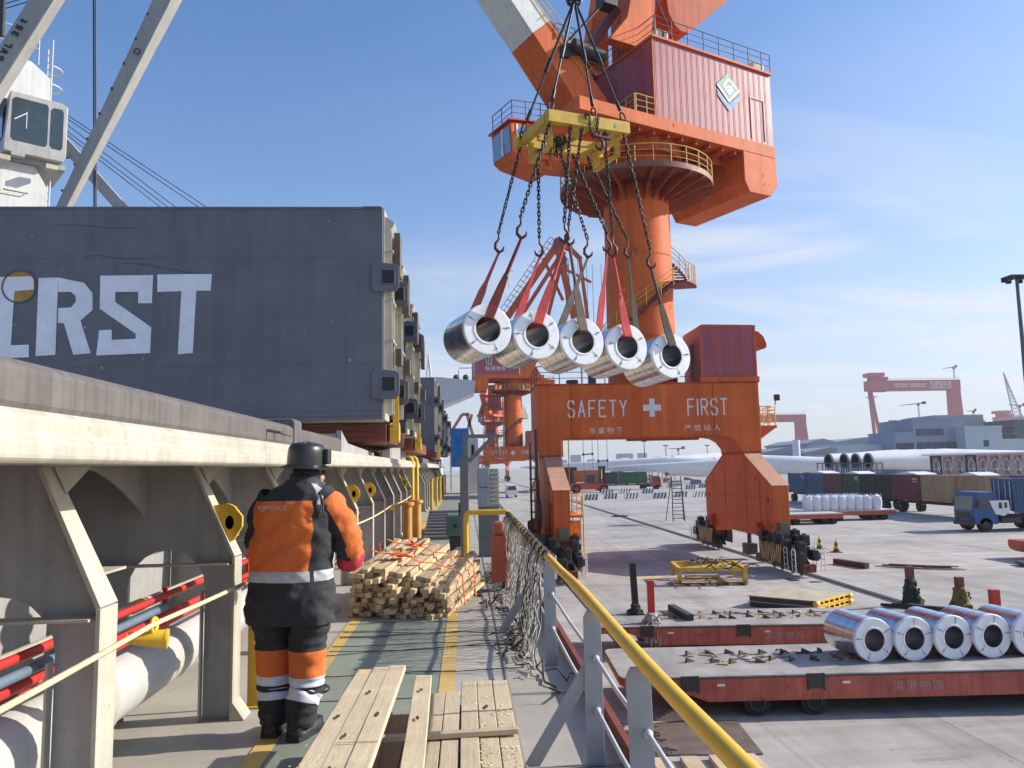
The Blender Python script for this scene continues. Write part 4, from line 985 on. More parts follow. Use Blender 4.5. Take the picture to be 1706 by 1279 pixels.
    for x in (5.42, 5.82):
        m.tube([(x, 39.3, .05), (x, 39.3, 3.0)], .03, 5)
    for k in range(9): m.tube([(5.42, 39.3, .3+k*.3), (5.82, 39.3, .3+k*.3)], .02, 5)
    m.tube([(5.95, 39.2, .05), (5.95, 39.2, 4.2)], .035, 5); railing(m, [(5.4, 39.3, 3.0), (5.9, 39.3, 3.0), (5.9, 41, 3.0), (5.9, 43, 3.0)], 1.0, .03, 3)
    for x in (5.35, 5.75): m.tube([(x, 42.6, 4.0), (x, 42.6, 7)], .03, 5)
    m.build('access_ladder', YELD, t)
    m = B(); m.bx(5.31, 5.95, 39.25, 43, 2.9, 3.0); m.prism([(39.5, 1.8), (40.6, 1.8), (40.0, 2.7)], 'x', 5.32, 5.9); m.build('walk_platform', ORANGE, t)
    m = B()
    m.cyl((3.75, 41.0, 3.0), (3.95, 41.0, 3.0), .75, n=24); m.tube([(3.85, 41, .2), (3.85, 41, 6.3)], .08, 6); m.tube([(3.6, 42.5, .3), (3.6, 42.5, 6.8)], .06, 6); m.tube([(4.0, 42.9, .3), (3.95, 42.9, 7.6)], .07, 6)
    for k in range(10): m.bx(3.55, 3.95, 42.4, 42.9, .6+k*.6, .66+k*.6)
    m.bx(3.5, 4.0, 39.3, 40.4, 1.2, 2.0); m.bx(3.6, 4.05, 40.2, 41, .4, 1.1)
    m.build('cable_reel', DARK, t)
    # column, spiral stair
    C = V((11.0, 46.5+oy, 0))
    m = MB(); m.cyl((C.x, C.y, 10.13), (C.x, C.y, 22.6), 2.12, 2.03, n=48, caps=False); m.build('column', ORANGE, t)
    m = MB(); m.cyl((C.x, C.y, 13.1), (C.x, C.y, 13.14), 2.13, 2.13, n=48, caps=False); m.cyl((C.x, C.y, 18.2), (C.x, C.y, 18.24), 2.10, 2.10, n=48, caps=False); m.build('column_weld', ORANGE2, t)
    st = MB(); rl_ = MB(); tr = None
    def hp(a, r, z): return V((C.x+r*math.sin(a), C.y-r*math.cos(a), z))
    segs = [(rad(-75+ (115)*k/20), 12.2+4.2*k/20) for k in range(21)]+[(rad(75+85*k/16), 16.4+3.9*k/16) for k in range(17)]
    for i, (a, z) in enumerate(segs):
        st.beam(hp(a, 2.14, z), hp(a, 3.0, z), .30, .04)
    for grp in (segs[:21], segs[21:]):
        st.tube([hp(a, 3.0, z-.08) for a, z in grp], .07, 5); st.tube([hp(a, 2.2, z-.08) for a, z in grp], .05, 5)
        for hh in (.4, .75, 1.05): rl_.tube([hp(a, 3.02, z+hh) for a, z in grp], .025, 5)
        for a, z in grp[::3]: rl_.tube([hp(a, 3.02, z), hp(a, 3.02, z+1.05)], .025, 5)
    arc = [rad(40+37*k/6) for k in range(7)]
    for a, b in zip(arc, arc[1:]):
        st.plate([hp(a, 2.13, 16.4), hp(b, 2.13, 16.4), hp(b, 3.5, 16.4), hp(a, 3.5, 16.4)], (0, 0, -.14))
    railing(rl_, [hp(a, 3.45, 16.4) for a in arc], 1.1, .03, 3)
    st.build('spiral_stair', REDBR, t); rl_.build('stair_railing', YELD, t)
    # round platform below the slewing ring
    m = MB(); N = 40; R1 = 4.75
    m.lathe([(2.04, 22.55), (R1, 22.55), (R1, 22.75), (2.04, 22.75)], (C.x, C.y, 0), N, closed=True, smooth=False); m.build('ring_platform', M_('platform_grating', (.20, .07, .045), .7, var=.3, vs=2, rust=.2), t)
    m = MB()
    for k in range(24):
        a = 2*math.pi*k/24
        m.plate([hp(a, 2.08, 22.54), hp(a, R1-.02, 22.54), hp(a, R1-.02, 22.4), hp(a, 2.08, 21.5)], V((math.cos(a), math.sin(a), 0))*.05)
    m.lathe([(3.35, 22.42), (3.4, 22.42), (3.4, 22.549), (3.35, 22.549)], (C.x, C.y, 0), N, closed=True)
    m.build('platform_bracket', M_('bracket_shaded', (.34, .07, .03), .65, var=.25, vs=1, rust=.2), t)  # darkened colour carries the shade under the platform
    m = MB(); m.lathe([(R1+.002, 22.5), (R1+.03, 22.5), (R1+.03, 22.84), (R1+.002, 22.84)], (C.x, C.y, 0), N, closed=True); m.build('platform_rim', M_('rim_shaded', (.22, .08, .05), .6), t)  # rim colour darkened as well, shade painted in
    m = MB(); railing(m, [hp(2*math.pi*k/28, R1, 22.76) for k in range(28)], 1.1, .032, 3, closed=True); m.build('platform_railing', YELD, t)
    m = MB(); m.cyl((C.x, C.y, 22.76), (C.x, C.y, 24.3), 2.5, n=40); m.cyl((C.x, C.y, 24.3), (C.x, C.y, 25.2), 2.9, n=40); m.build('slewing_ring', ORANGE2, t)
    # upper works in (u, v, z): u backwards, v sideways
    U = Matrix.Translation((C.x, C.y, 0)) @ Matrix.Rotation(az, 4, 'Z')
    def H():
        q = MB(); q.T = U; return q
    q = H(); q.prism([(-6.6, 25.25), (8.95, 25.25), (8.95, 26.05), (-6.6, 26.05)], 'y', -3.5, 3.5); q.build('floor_deck', ORANGE, t, bevel=.03)
    q = H()
    for k in range(9): q.bx(-3.4+k*1.1, -3.3+k*1.1, -3.35, 3.3, 24.95, 25.25)
    q.bx(-3.4, 6.2, -2.0, -1.8, 24.75, 25.24); q.bx(-3.4, 6.2, 1.8, 2.0, 24.75, 25.24); q.build('floor_rib', ORANGE2, t)
    q = H(); q.prism([(6.0, 25.24), (6.0, 23.3), (6.4, 22.6), (8.3, 22.6), (8.95, 23.4), (8.95, 25.24)], 'y', -3.5, 3.5); q.build('ballast_box', ORANGE, t, bevel=.03)
    q = H(); q.bx(-1.1, 8.9, -3.42, 3.3, 26.06, 31.0); q.build('machinery_house', MAROON, t)
    q = H()                                                # corrugated cladding ribs
    for k in range(20):
        u = -1.0+k*.49
        q.bx(u, u+.05, -3.432, -3.421, 26.1, 30.95); q.bx(u+.11, u+.13, -3.43, -3.421, 26.1, 30.95)
    for k in range(26):
        v = -3.3+k*.25; q.bx(-1.112, -1.101, v, v+.05, 26.1, 30.95)
    q.build('cladding_rib', MAROON, t)
    q = H(); q.bx(-1.2, 9.0, -3.55, 3.45, 31.002, 31.14); q.bx(-1.125, -1.06, -3.44, -3.38, 26.06, 31.0); q.build('roof_edge', ORANGE, t)
    q = H(); q.bx(6.9, 7.0, -3.46, -3.446, 26.3, 29.0); q.bx(6.9, 8.2, -3.46, -3.446, 29.0, 29.08); q.bx(8.1, 8.2, -3.46, -3.446, 26.3, 29.0); q.build('door_frame', MAROON, t)
    q = H(); railing(q, [(u, -3.5, 31.14) for u in (-.9, .4, 1.7, 3.0, 4.3, 5.6, 6.9, 8.1, 8.9)], 1.25, .03); railing(q, [(-.95, v, 31.14) for v in (-3.5, -1.8, 0, 1.8, 3.4)], 1.25, .03); q.build('roof_railing', DARK, t)
    for u in (-.6, 7.6):
        q = H(); q.bx(u, u+.9, -3.3, -2.8, 31.15, 31.75); q.build('air_unit', WHITE, t)
        q = H(); q.bx(u+.1, u+.8, -3.315, -3.302, 31.22, 31.68); q.build('air_unit_grille', BLACK, t)
    # emblem on the side
    Q = lambda a, b: (5.0+a, -3.45, 29.05+b)
    q = H(); q.plate([Q(-.95, .25), Q(0, 1.15), Q(.95, .25), Q(.0, -.65)], (0, -.012, 0)); q.build('emblem_green', M_('emblem_green', (.10, .28, .17), .5), t)
    q = H(); q.plate([Q(-.95, -.1), Q(0, -.95), Q(.95, -.1), Q(.95, -.5), Q(0, -1.4), Q(-.95, -.5)], (0, -.010, 0)); q.build('emblem_blue', M_('emblem_blue', (.05, .22, .42), .5), t)
    q = H()
    for (a, b, c, d) in ((-.95, .2, 0, -.72), (0, -.72, .95, .2), (-.4, .2, 0, .75), (0, .75, .75, .25), (-.2, .15, .35, .3), (-.1, -.05, .4, .15), (0, -.25, .3, -.05), (-.4, .2, .05, -.25)):
        q.beam((5+a, -3.468, 29.05+b), (5+c, -3.468, 29.05+d), .012, .13, up=(-(d-b), 0, (c-a)))
    q.build('emblem_white', WHITE, t)
    q = H(); railing(q, [(-2.5, -3.4, 26.05), (-1.7, -3.4, 26.05), (-.95, -3.4, 26.05)], 1.1, .035); railing(q, [(-2.6, v, 26.05) for v in (-3.4, -2.6, -1.8)], 1.1, .03); q.build('ledge_railing', YELD, t)
    # driver's cab hung at the front left
    q = H(); q.prism([(-9.6, 24.9), (-6.9, 25.24), (-6.9, 22.5), (-9.1, 22.9), (-9.5, 23.2)], 'y', -1.0, 1.3)
    q.prism([(-8.9, 22.88), (-3.0, 23.4), (-2.6, 25.24), (-6.89, 25.24), (-6.89, 23.4), (-9.0, 22.95)], 'y', -1.2, 1.2); q.build('cab', ORANGE, t, bevel=.03)
    q = H(); q.plate([(-9.62, -.85, 24.7), (-9.62, 1.15, 24.7), (-9.52, 1.15, 23.25), (-9.52, -.85, 23.25)], (-.015, 0, 0)); q.bx(-9.2, -7.3, -1.02, -1.004, 23.6, 24.75); q.build('cab_glass', M_('cab_glass', (.16, .28, .42), .08, spec=1), t)
    q = H(); q.bx(-9.66, -9.60, -.1, .0, 23.2, 24.8); q.bx(-8.3, -8.2, -1.04, -1.021, 23.5, 24.8); q.bx(-9.25, -9.15, -1.04, -1.0, 23.4, 24.85); q.build('cab_mullion', WHITE, t)
    q = H(); q.prism([(-9.75, 24.95), (-6.9, 25.3), (-6.9, 25.38), (-9.75, 25.05)], 'y', -1.15, 1.45); q.build('cab_roof', RED, t)
    q = H(); railing(q, [(-9.5, -1, 25.1), (-8.6, -1, 25.2), (-7.6, -1, 25.3), (-6.7, -1, 25.35)], 1.1, .03); railing(q, [(-9.5, v, 25.1) for v in (-1, .2, 1.3)], 1.1, .03); q.build('cab_railing', REDBR, t)
    q = H(); q.beam((-9, -1.15, 23.0), (-5.2, -1.15, 25.0), .1, .18); q.beam((-7.2, -1.15, 22.7), (-6.9, -1.15, 25.2), .1, .18); q.bx(-8.8, -3.2, -1.28, -1.21, 23.9, 24.1); q.build('cab_brace', ORANGE2, t)
    # jib: wide box going up and forwards
    jd = V((-math.cos(jib_th), 0, math.sin(jib_th))); jn = V((math.sin(jib_th), 0, math.cos(jib_th)))
    foot = V((jib_u, 0, 26.2)); 
    def jb(s, w): return foot+jd*s+jn*w
    L_ = 34
    q = H(); hw = 1.25
    TB = 6.6 if full else 9.0
    pr = [(-.9, -.6), (1.0, -1.35), (3.0, -1.1), (TB, -.95), (TB, .75), (3, .95), (1.2, 1.0), (-.9, .6)]
    q.prism([(jb(s, w).x, jb(s, w).z) for s, w in pr], 'y', -hw, hw); q.build('jib', ORANGE, t, bevel=.03)
    if full: q = H(); pr = [(TB+.01, -.95), (L_, -.5), (L_, .3), (TB+.01, .75)]
    if full: q.prism([(jb(s, w).x, jb(s, w).z) for s, w in pr], 'y', -hw+.01, hw-.01); q.build('jib_tip', M_('jib_white', (.66, .68, .64), .5, var=.1, vs=.6, streak=.15), t)
    q = H()
    for v in (-hw-.05,):
        for w in (.5, .9, 1.3): q.tube([jb(s, w)+V((0, v, 0)) for s in ((2.5, 8, 14, 24) if full else (2.5, 8))], .03, 5)
        for s in range(3, 24 if full else 9, 2): q.tube([jb(s, .0)+V((0, v, 0)), jb(s, 1.3)+V((0, v, 0))], .025, 5)
    q.build('jib_railing', YELD, t)
    # tower frames
    for v in (-1.95, 2.5):
        q = H(); q.prism([(-3.1, 31.15), (.15, 31.15), (.3, 38), (-.5, 38), (-1.7, 32.9)] if v < 0 else [(-6.0, 26.06), (-1.35, 26.06), (-1.3, 31.2), (.15, 31.2), (.3, 38), (-.5, 38), (-1.7, 32.4), (-5.3, 27.4)], 'y', v, v+.7); q.build('tower_frame', ORANGE, t, bevel=.02)
    q = H(); q.bx(.0, .6, -1.9, 1.9, 26.06, 38); q.build('tower_back', ORANGE2, t)
    q = H(); q.beam((-4.8, 0, 29.2), (-1.2, 0, 34.5), .9, .55); q.bx(-5.2, -3.4, -1.2, 1.2, 29.0, 29.35); q.beam((-7, -.2, 30.6), (-3.2, -.2, 30.4), .5, .45); q.build('luffing_strut', REDBR, t)
    q = H(); q.cyl((-5.6, -1.6, 30.2), (-3.4, -1.6, 30.0), .42, n=14); q.cyl((-5.9, -1.5, 29.9), (-5.9, .8, 29.9), .45, n=14); q.bx(-3.2, -2.2, -1.7, -.8, 33.6, 34.5); q.build('luffing_gear', BLACK, t)
    q = H(); q.tube([(-5.5, -1.4, 30.8), (-2.3, -1.4, 34.6)], .06, 5); q.tube([(-5.5, -.7, 30.8), (-2.3, -.7, 34.6)], .06, 5)
    for k in range(12): s = k/11; q.tube([(-5.5+3.2*s, -1.4, 30.8+3.8*s), (-5.5+3.2*s, -.7, 30.8+3.8*s)], .035, 5)
    railing(q, [(-6.6, -1.3, 30.5), (-5.9, -1.3, 30.5), (-5.2, -1.3, 30.5)], 1.0, .03); q.build('luffing_ladder', DARK, t)
    q = H(); q.prism([(2.0, 35.6), (2.15, 34.6), (2.6, 33.9), (3.2, 33.55), (3.8, 33.65), (9.5, 38.8), (7.0, 41.5)], 'y', -1.4, 1.4); q.build('counterweight_arm', ORANGE2, t, bevel=.04)
    q = H()
    for a, b in (((.4, -1.5, 37), (1.6, -2.6, 31.1)), ((.4, -1.2, 37), (2.0, -2.4, 31.1)), ((3.1, -1, 33), (3.2, -2.8, 31.1))): q.cyl(a, b, .035, n=5)
    q.build('stay_wire', STEELD, t)
    return t
AZ1 = rad(26)
c1 = crane(0, AZ1, 'tall orange portal crane lettered SAFETY FIRST with maroon machinery house, nearest crane')
c2 = crane(127, rad(186), 'second orange portal crane standing behind the first, partly hidden by the steel coils', full=False, jib_th=rad(66))
c3 = crane(255, rad(60), 'third orange portal crane seen through the legs of the second', full=False, jib_th=rad(60))
q = MB()
for z in (9.9, 12.5, 15.5, 18.5, 21.5):
    q.bx(4.2, 8.7, 171, 175.5, z, z+.25)
for x in (4.2, 6.3, 8.5): q.bx(x, x+.2, 171, 171.2, 7.2, 21.8)
q.build('service_platform', ORANGE2, c2)
q = MB(); q.bx(4.6, 6.9, 171.6, 174, 12.8, 15.4); q.bx(5.2, 8.2, 171.6, 174, 18.8, 21.4); q.bx(4.4, 7.4, 171.6, 174, 7.2, 9.8); q.build('equipment_room', MAROON, c2)
q = MB()
for k in range(5): q.beam((4.4, 171, 7.3+k*3), (8.5, 171, 9.8+k*3), .16, .12)
for z in (12.75, 15.75, 18.75): railing(q, [(4.2, 170.95, z), (5.6, 170.95, z), (7.1, 170.95, z), (8.6, 170.95, z)], 1.0, .05, 2)
q.build('service_stair', REDBR, c2)
U2 = Matrix.Translation((11, 173.5, 0)) @ Matrix.Rotation(rad(186), 4, 'Z')
_R = (U2.to_3x3() @ V((-1, 0, 0)))
text_obj('house_characters', '临港港务', WHITED, c2, U2 @ V((6.6, 3.33, 27.0)), _R, (0, 0, 1), 1.05, 4.6, .03)
q = MB(); q.T = U2
for u in (2.6, 5.8):
    q.bx(u-.5, u+.5, 3.31, 3.34, 28.5, 30.1)
q.build('house_window', GLASS, c2)
q = MB(); q.T = U2
for u in (2.6, 5.8):
    q.bx(u-.6, u-.5, 3.31, 3.36, 28.4, 30.2); q.bx(u+.5, u+.6, 3.31, 3.36, 28.4, 30.2); q.bx(u-.05, u+.05, 3.341, 3.36, 28.5, 30.1); q.bx(u-.5, u+.5, 3.31, 3.36, 30.1, 30.2); q.bx(u-.5, u+.5, 3.31, 3.36, 28.4, 28.5)
q.build('window_frame', WHITE, c2)

# ================================================================ suspended load
sdir, adir = V((.91, .42, 0)).normalized(), V((-.34, .94, -.02)).normalized()
def coil(name, label, centre, axis, group, L_=1.25, R=.49, ri=.266):
    ax = V(axis).normalized(); t = thing(name, label, 'steel coil', V(centre)-V((0, 0, R)), 0, group)
    c = V(centre)
    m = MB(); m.lathe([(R, .004), (R, L_-.004)], c, 56, ax); m.build('outer_wrap', GALV, t)
    m = MB(); m.lathe([(R+.0005, .16), (R+.002, .162), (R+.002, .185), (R+.0005, .187)], c, 56, ax); 
    for s in (.45, .85): m.lathe([(R+.0005, s), (R+.002, s+.002), (R+.002, s+.02), (R+.0005, s+.022)], c, 56, ax)
    m.build('wrap_strap', M_('wrap_band', (.52, .54, .58), .3, metal=1.0), t)
    m = MB(); m.lathe([(ri, 0), (R-.012, 0), (R+.006, .012), (R+.006, .07)], c, 56, ax); m.lathe([(ri, L_), (R, L_)], c, 56, ax); m.build('end_cover', COILF, t)
    m = MB(); m.lathe([(ri-.012, -.008), (ri+.022, -.012), (ri+.03, -.001)], c, 40, ax); m.build('bore_rim', WHITE, t)
    m = MB(); m.lathe([(ri-.012, L_), (ri-.012, -.004)], c, 40, ax); m.build('bore', COILI, t)
    a = ax.orthogonal().normalized(); b = ax.cross(a); m = MB()
    ph = (sum(ord(q) for q in label) % 7)*.13
    for k in range(4 if 'leftmost' in label or 'last' in label else 5):
        th = ph+2*math.pi*k/5; d = a*math.cos(th)+b*math.sin(th); e = ax.cross(d)
        p = c-ax*.006
        m.add([p+d*(ri+.02)-e*.008, p+d*(R-.015)-e*.008, p+d*(R-.015)+e*.008, p+d*(ri+.02)+e*.008], [(0, 1, 2, 3)])
        m.box(p+d*(R-.08)-ax*.004, (.03, .012, .03))
    m.build('radial_strap', M_('strap_grey', (.30, .31, .33), .4, metal=.6), t)
    return t
HC = [(813, 548), (895, 557), (971, 568), (1045, 577), (1119, 592)]
lab = ['leftmost hanging steel coil, hung by red and dark slings', 'second hanging steel coil from the left, in a red sling', 'middle hanging steel coil, in a brown sling', 'fourth hanging steel coil, below the bright red sling', 'rightmost hanging steel coil, tilted lowest in the row']
fronts = []
for i, (px, py) in enumerate(HC):
    c = QY(px, py, 14.6+.42*i); fronts.append(c); coil('steel_coil', lab[i], c, adir+V((0, 0, -.01*i)), 'steel coils hanging from the spreader')
# spreader frame
sp = thing('spreader_frame', 'yellow steel spreader frame hanging from four wire ropes', 'spreader', QY(978, 210, 14.9))
f1, f2 = QY(911, 193, 14.6), QY(1046, 215, 15.3); fx = (f2-f1).normalized(); back = V((-.34, .94, 0)).normalized()*1.3; up = V((0, 0, 1))
dz = lambda p, z: p+V((0, 0, z))
m = MB(); m.beam(f1, f2, .16, .25); m.build('front_beam', YELD, sp, bevel=.008)
m = MB(); m.beam(f1+back-fx*.12, f2+back+fx*.1, .16, .25); m.build('rear_beam', YELD, sp, bevel=.008)
for p in (f1+fx*.05, (f1+f2)/2, f2-fx*.05):
    m = MB(); m.beam(p+back.normalized()*.08+V((0, 0, -.0)), p+back-back.normalized()*.08, .15, .19); m.build('cross_beam', YELD, sp, bevel=.008)
for p in (f1+fx*.16, f2-fx*.16):
    for bk in (.15, .85):
        m = MB(); q = p+back*bk; m.beam(dz(q, -.1), dz(q, -.52), .11, .11, up=(0, 1, 0)); m.build('stub_leg', YELD, sp)
m = MB(); m.beam(dz(f1+fx*.16+back*.15, -.50), dz(f1+fx*.16+back*.85, -.50), .08, .08); m.beam(dz(f2-fx*.16+back*.15, -.50), dz(f2-fx*.16+back*.85, -.50), .08, .08)
m.beam(dz(f1+back*.5+fx*.1, -.16), dz(f2+back*.5-fx*.1, -.16), .09, .12); m.build('lower_tie', YELD, sp)
m = MB(); c = f1+fx*1.02+V((0, 0, .0)); n_ = fx.cross(up); m.box(f2-fx*.38+n_*.076, (.09, .012, .08)); m.build('label_plate', WHITE, sp)
hk = QY(957, -4, 15.6)
m = MB()
ends = [(f1+back*.9-fx*.02, 0), (f1+fx*.07, 1), (f1+(f2-f1)*.58, 2), (f2-fx*.06, 3)]
for e, k in ends:
    e2 = dz(e, .12); d = (e2-hk); 
    m.cyl(hk+V((0, 0, -.05)), hk+d*.45, .030, n=8); m.cyl(hk+d*.45, hk+d*.55, .045, n=8); m.cyl(hk+d*.55, hk+d*.83, .022, n=8); m.cyl(hk+d*.83, hk+d*.9, .04, n=8)
    sh = hk+d*.955; dn = d.normalized(); sd = dn.cross(V((0, 1, 0))).normalized()
    m.tube([sh+(dn*(.12*math.cos(a))+sd*(.05*math.sin(a))) for a in [2*math.pi*j/14 for j in range(14)]], .018, 6, closed=True)
    m.tube([dz(e, .09)+dn*0+(V((0, 0, .07))*math.cos(a)+sd*(.045*math.sin(a))) for a in [2*math.pi*j/12 for j in range(12)]], .02, 6, closed=True)
m.build('wire_rope', STEELD, sp)
bk_ = thing('hook_block', 'black crane hook block at the top edge carrying the spreader ropes', 'hook block', hk)
m = MB(); m.sphere(dz(hk, .12), .20, 16, 10, (1, .6, 1)); m.cyl(dz(hk, .2), dz(hk, 1.3), .16, n=16); m.tube([dz(hk, .05), hk+V((.14, 0, -.08)), hk+V((.05, 0, -.2)), hk+V((-.12, 0, -.14)), hk+V((-.16, 0, 0))], .05, 8); m.build('block', BLACK, bk_)
m = MB()
for dx in (-.15, .15): m.cyl(dz(hk, 1.2)+V((dx, 0, 0)), dz(hk, 30)+V((dx, 8, 0)), .02, n=6)
m.build('hoist_rope', STEELD, bk_)

def chain(mb, p, q, pitch=.09, wd=.06, th=.015, sag=0.0):
    p, q = V(p), V(q); L_ = (q-p).length; n = max(2, int(L_/pitch)); d0 = (q-p).normalized()
    r = random.Random(int(abs(p.x*1000)))
    side0 = d0.cross(V((.3, 1, 0))).normalized(); tw = r.uniform(0, 1.5)
    for i in range(n):
        s = (i+.5)/n; c = p+(q-p)*s+V((0, 0, -sag*4*s*(1-s)))
        a = tw+(math.pi/2 if i % 2 else 0)+r.uniform(-.25, .25); e = side0*math.cos(a)+d0.cross(side0)*math.sin(a)
        hl = L_/n*.72; pts = []
        for k in range(8):
            t_ = 2*math.pi*k/8; pts.append(c+d0*(hl*max(-1, min(1, 1.25*math.cos(t_))))+e*(wd*.5*math.sin(t_)))
        mb.tube(pts, th, 4, closed=True)
def hook_shape(mb, p, s=.16, flip=1):
    p = V(p); mb.tube([dz(p, s*.9), dz(p, s*.35), p+V((flip*s*.28, 0, 0)), p+V((flip*s*.30, 0, -s*.45)), p+V((0, 0, -s*.85)), p+V((-flip*s*.36, 0, -s*.62)), p+V((-flip*s*.46, 0, -s*.28))], [.018, .024, .034, .04, .04, .028, .012], 8)
    mb.tube([dz(p, s*.9)+V((.03*math.cos(a), 0, .035*math.sin(a)+.02)) for a in [2*math.pi*j/10 for j in range(10)]], .01, 5, closed=True)
def band(mb, pts, w, wdir, th=.02):
    for i in range(len(pts)-1): 
        mb.beam(pts[i], pts[i+1], w[i], th, up=V(wdir).cross(V(pts[i+1])-V(pts[i])), w2=w[i+1])
fh = [(868, 380), (941, 388), (948, 392), (1021, 412), (1084, 432)]         # hooks of the front chains
rh = [(831, 405), (899, 412), (979, 414), (1012, 405), (1046, 415)]
ft = [.04, .28, .42, .70, .94]; rt = [.0, .22, .50, .66, .86]
fl = ['front chain and hook of the leftmost coil', 'front chain and hook of the second coil', 'front chain with maroon hook of the middle coil', 'front chain and hook of the fourth coil', 'front chain with open hook of the rightmost coil']
smat = [M_('sling_maroon', (.16, .03, .025), .85, var=.35, vs=6, bump=.5, bs=35), SLR, SLB, SLR, M_('sling_dark', (.085, .07, .06), .9, var=.35, vs=6, bump=.6, bs=35)]
sl = ['dark maroon webbing sling through the leftmost hanging coil', 'red webbing sling through the second hanging coil', 'brown worn webbing sling through the middle hanging coil', 'bright red webbing sling through the fourth hanging coil', 'dark frayed webbing sling through the rightmost hanging coil']
HKM = M_('hook_maroon', (.10, .035, .03), .5, metal=.3)
for i in range(5):
    c = fronts[i]; ce = c+adir*1.25
    ph = QY(*fh[i], c.y-.25); pr = QY(*rh[i], ce.y+.0)
    for nm, top, hkp, lb in (('front', dz(f1+(f2-f1)*ft[i], -.11), ph, fl[i]), ('rear', dz(f1+back+(f2-f1)*rt[i], -.11), pr, fl[i].replace('front', 'rear').replace(' with maroon', ' and').replace(' with open', ' and'))):
        tc_ = thing('lifting_chain', lb, 'chain', hkp, 0, 'lifting chains between spreader and slings')
        mb = MB(); chain(mb, top, dz(hkp, .24)); mb.build('links', CHAIN, tc_)
        mb = MB(); hook_shape(mb, hkp, .24, 1 if i % 2 else -1); mb.build('hook', HKM, tc_)
    ts = thing('webbing_sling', sl[i], 'sling', ph, 0, 'webbing slings through the hanging coils')
    mb = MB(); wd = sdir
    btop = c-adir*.03+V((0, 0, .215)); rtop = ce+adir*.03+V((0, 0, .215))
    a1 = dz(ph, -.2); a2 = a1+(btop-a1)*.45
    mb.cyl(a1, a2, .03, n=8)
    for e in (-1, 1): mb.cyl(a1+sdir*.02*e, a2+sdir*.03*e, .014, n=6)
    band(mb, [a2, a2+(btop-a2)*.25, a2+(btop-a2)*.7, btop-adir*.03, btop+adir*.06, c+adir*.6+V((0, 0, .225)), rtop], [.09, .15, .20, .19, .19, .17, .17], wd, .03)
    b1 = dz(pr, -.2)
    band(mb, [rtop, rtop+(b1-rtop)*.5, rtop+(b1-rtop)*.62, b1], [.17, .16, .08, .04], wd, .026)
    mb.build('webbing', smat[i], ts)
    if i in (0, 3):
        mb = MB(); p = a2; mb.tube([p, p+V((.06, 0, .06)), p+V((.13, -.01, .07))], .008, 5); mb.tube([p, p+V((.05, -.01, -.1)), p+V((.03, -.02, -.2)), p+V((.05, -.02, -.28))], .008, 5); mb.build('loose_strap', M_('strap_tan', (.62, .42, .28), .8), ts)
# slack chain and spare hook slung over the spreader
ts = thing('slack_chain', 'slack loop of chain with a spare hook over the middle of the spreader', 'chain', f1+(f2-f1)*.5)
mb = MB(); a = f1+(f2-f1)*.44+n_*.1; pts = [dz(a, .05), dz(a, .16), dz(a+fx*.07+n_*.02, .1), dz(a+fx*.10, -.2), dz(a+fx*.16, -.36), dz(a+fx*.26, -.2), dz(a+fx*.3, .12)]
for p, q in zip(pts, pts[1:]): chain(mb, p, q, .06, .045, .011)
mb.build('links', CHAIN, ts); mb = MB(); hook_shape(mb, dz(a+fx*.32, -.42), .2); mb.cyl(dz(a+fx*.15, -.3), dz(a+fx*.55, -.33), .04, n=8); mb.build('hook', HKM, ts)
ts = thing('chain_bunch', 'bunch of gathered chains hanging under the spreader cross beam', 'chain', f1+back*.5+fx*.5)
mb = MB(); r = random.Random(9)
for k in range(10):
    p = f1+back*r.uniform(.35, .6)+fx*r.uniform(.45, .75)+V((0, 0, -.1)); chain(mb, p, p+V((r.uniform(-.12, .12), 0, -r.uniform(.2, .5))), .06, .045, .011)
mb.build('links', CHAIN, ts)

# lattice jib and luffing frame of the second crane, rising behind the hanging coils
Yj = 168
for (x0, y0, x1, y1, w) in ((846, 527, 932, 402, 1.5), (866, 530, 938, 418, .9), (936, 440, 957, 530, 1.3), (930, 405, 952, 415, 1.2), (948, 412, 968, 432, .9), (966, 430, 979, 530, .7), (925, 440, 985, 470, .5), (905, 430, 938, 500, .6), (940, 420, 912, 530, .8), (928, 408, 940, 448, 1.6)):
    q = MB(); q.beam(QY(x0, y0, Yj), QY(x1, y1, Yj), w, w, up=(0, 1, 0)); q.build('lattice_jib', ORANGE2, c2)
q = MB(); a, b = QY(846, 522, Yj), QY(928, 402, Yj)
for k in range(16):
    p = a+(b-a)*(k/15); q.beam(p, p+V((-1.6, 0, 1.1)), .12, .12, up=(0, 1, 0))
q.beam(a+V((-1.6, 0, 1.1)), b+V((-1.6, 0, 1.1)), .12, .12, up=(0, 1, 0)); q.beam(a+V((-.9, 0, .6)), b+V((-.9, 0, .6)), .1, .1, up=(0, 1, 0)); q.build('jib_walkway', REDBR, c2)
q = MB(); c = QY(931, 404, Yj-1); q.cyl(c, c+V((0, 1, 0)), 1.3, n=14); c = QY(936, 432, Yj-1); q.cyl(c, c+V((0, 1, 0)), 1.2, n=14); q.build('sheave', REDBR, c2)
q = MB()
for px in (945, 952, 960): q.cyl(QY(px-6, 430, Yj), QY(px, 530, Yj), .1, n=5)
q.build('luffing_rope', STEELD, c2)
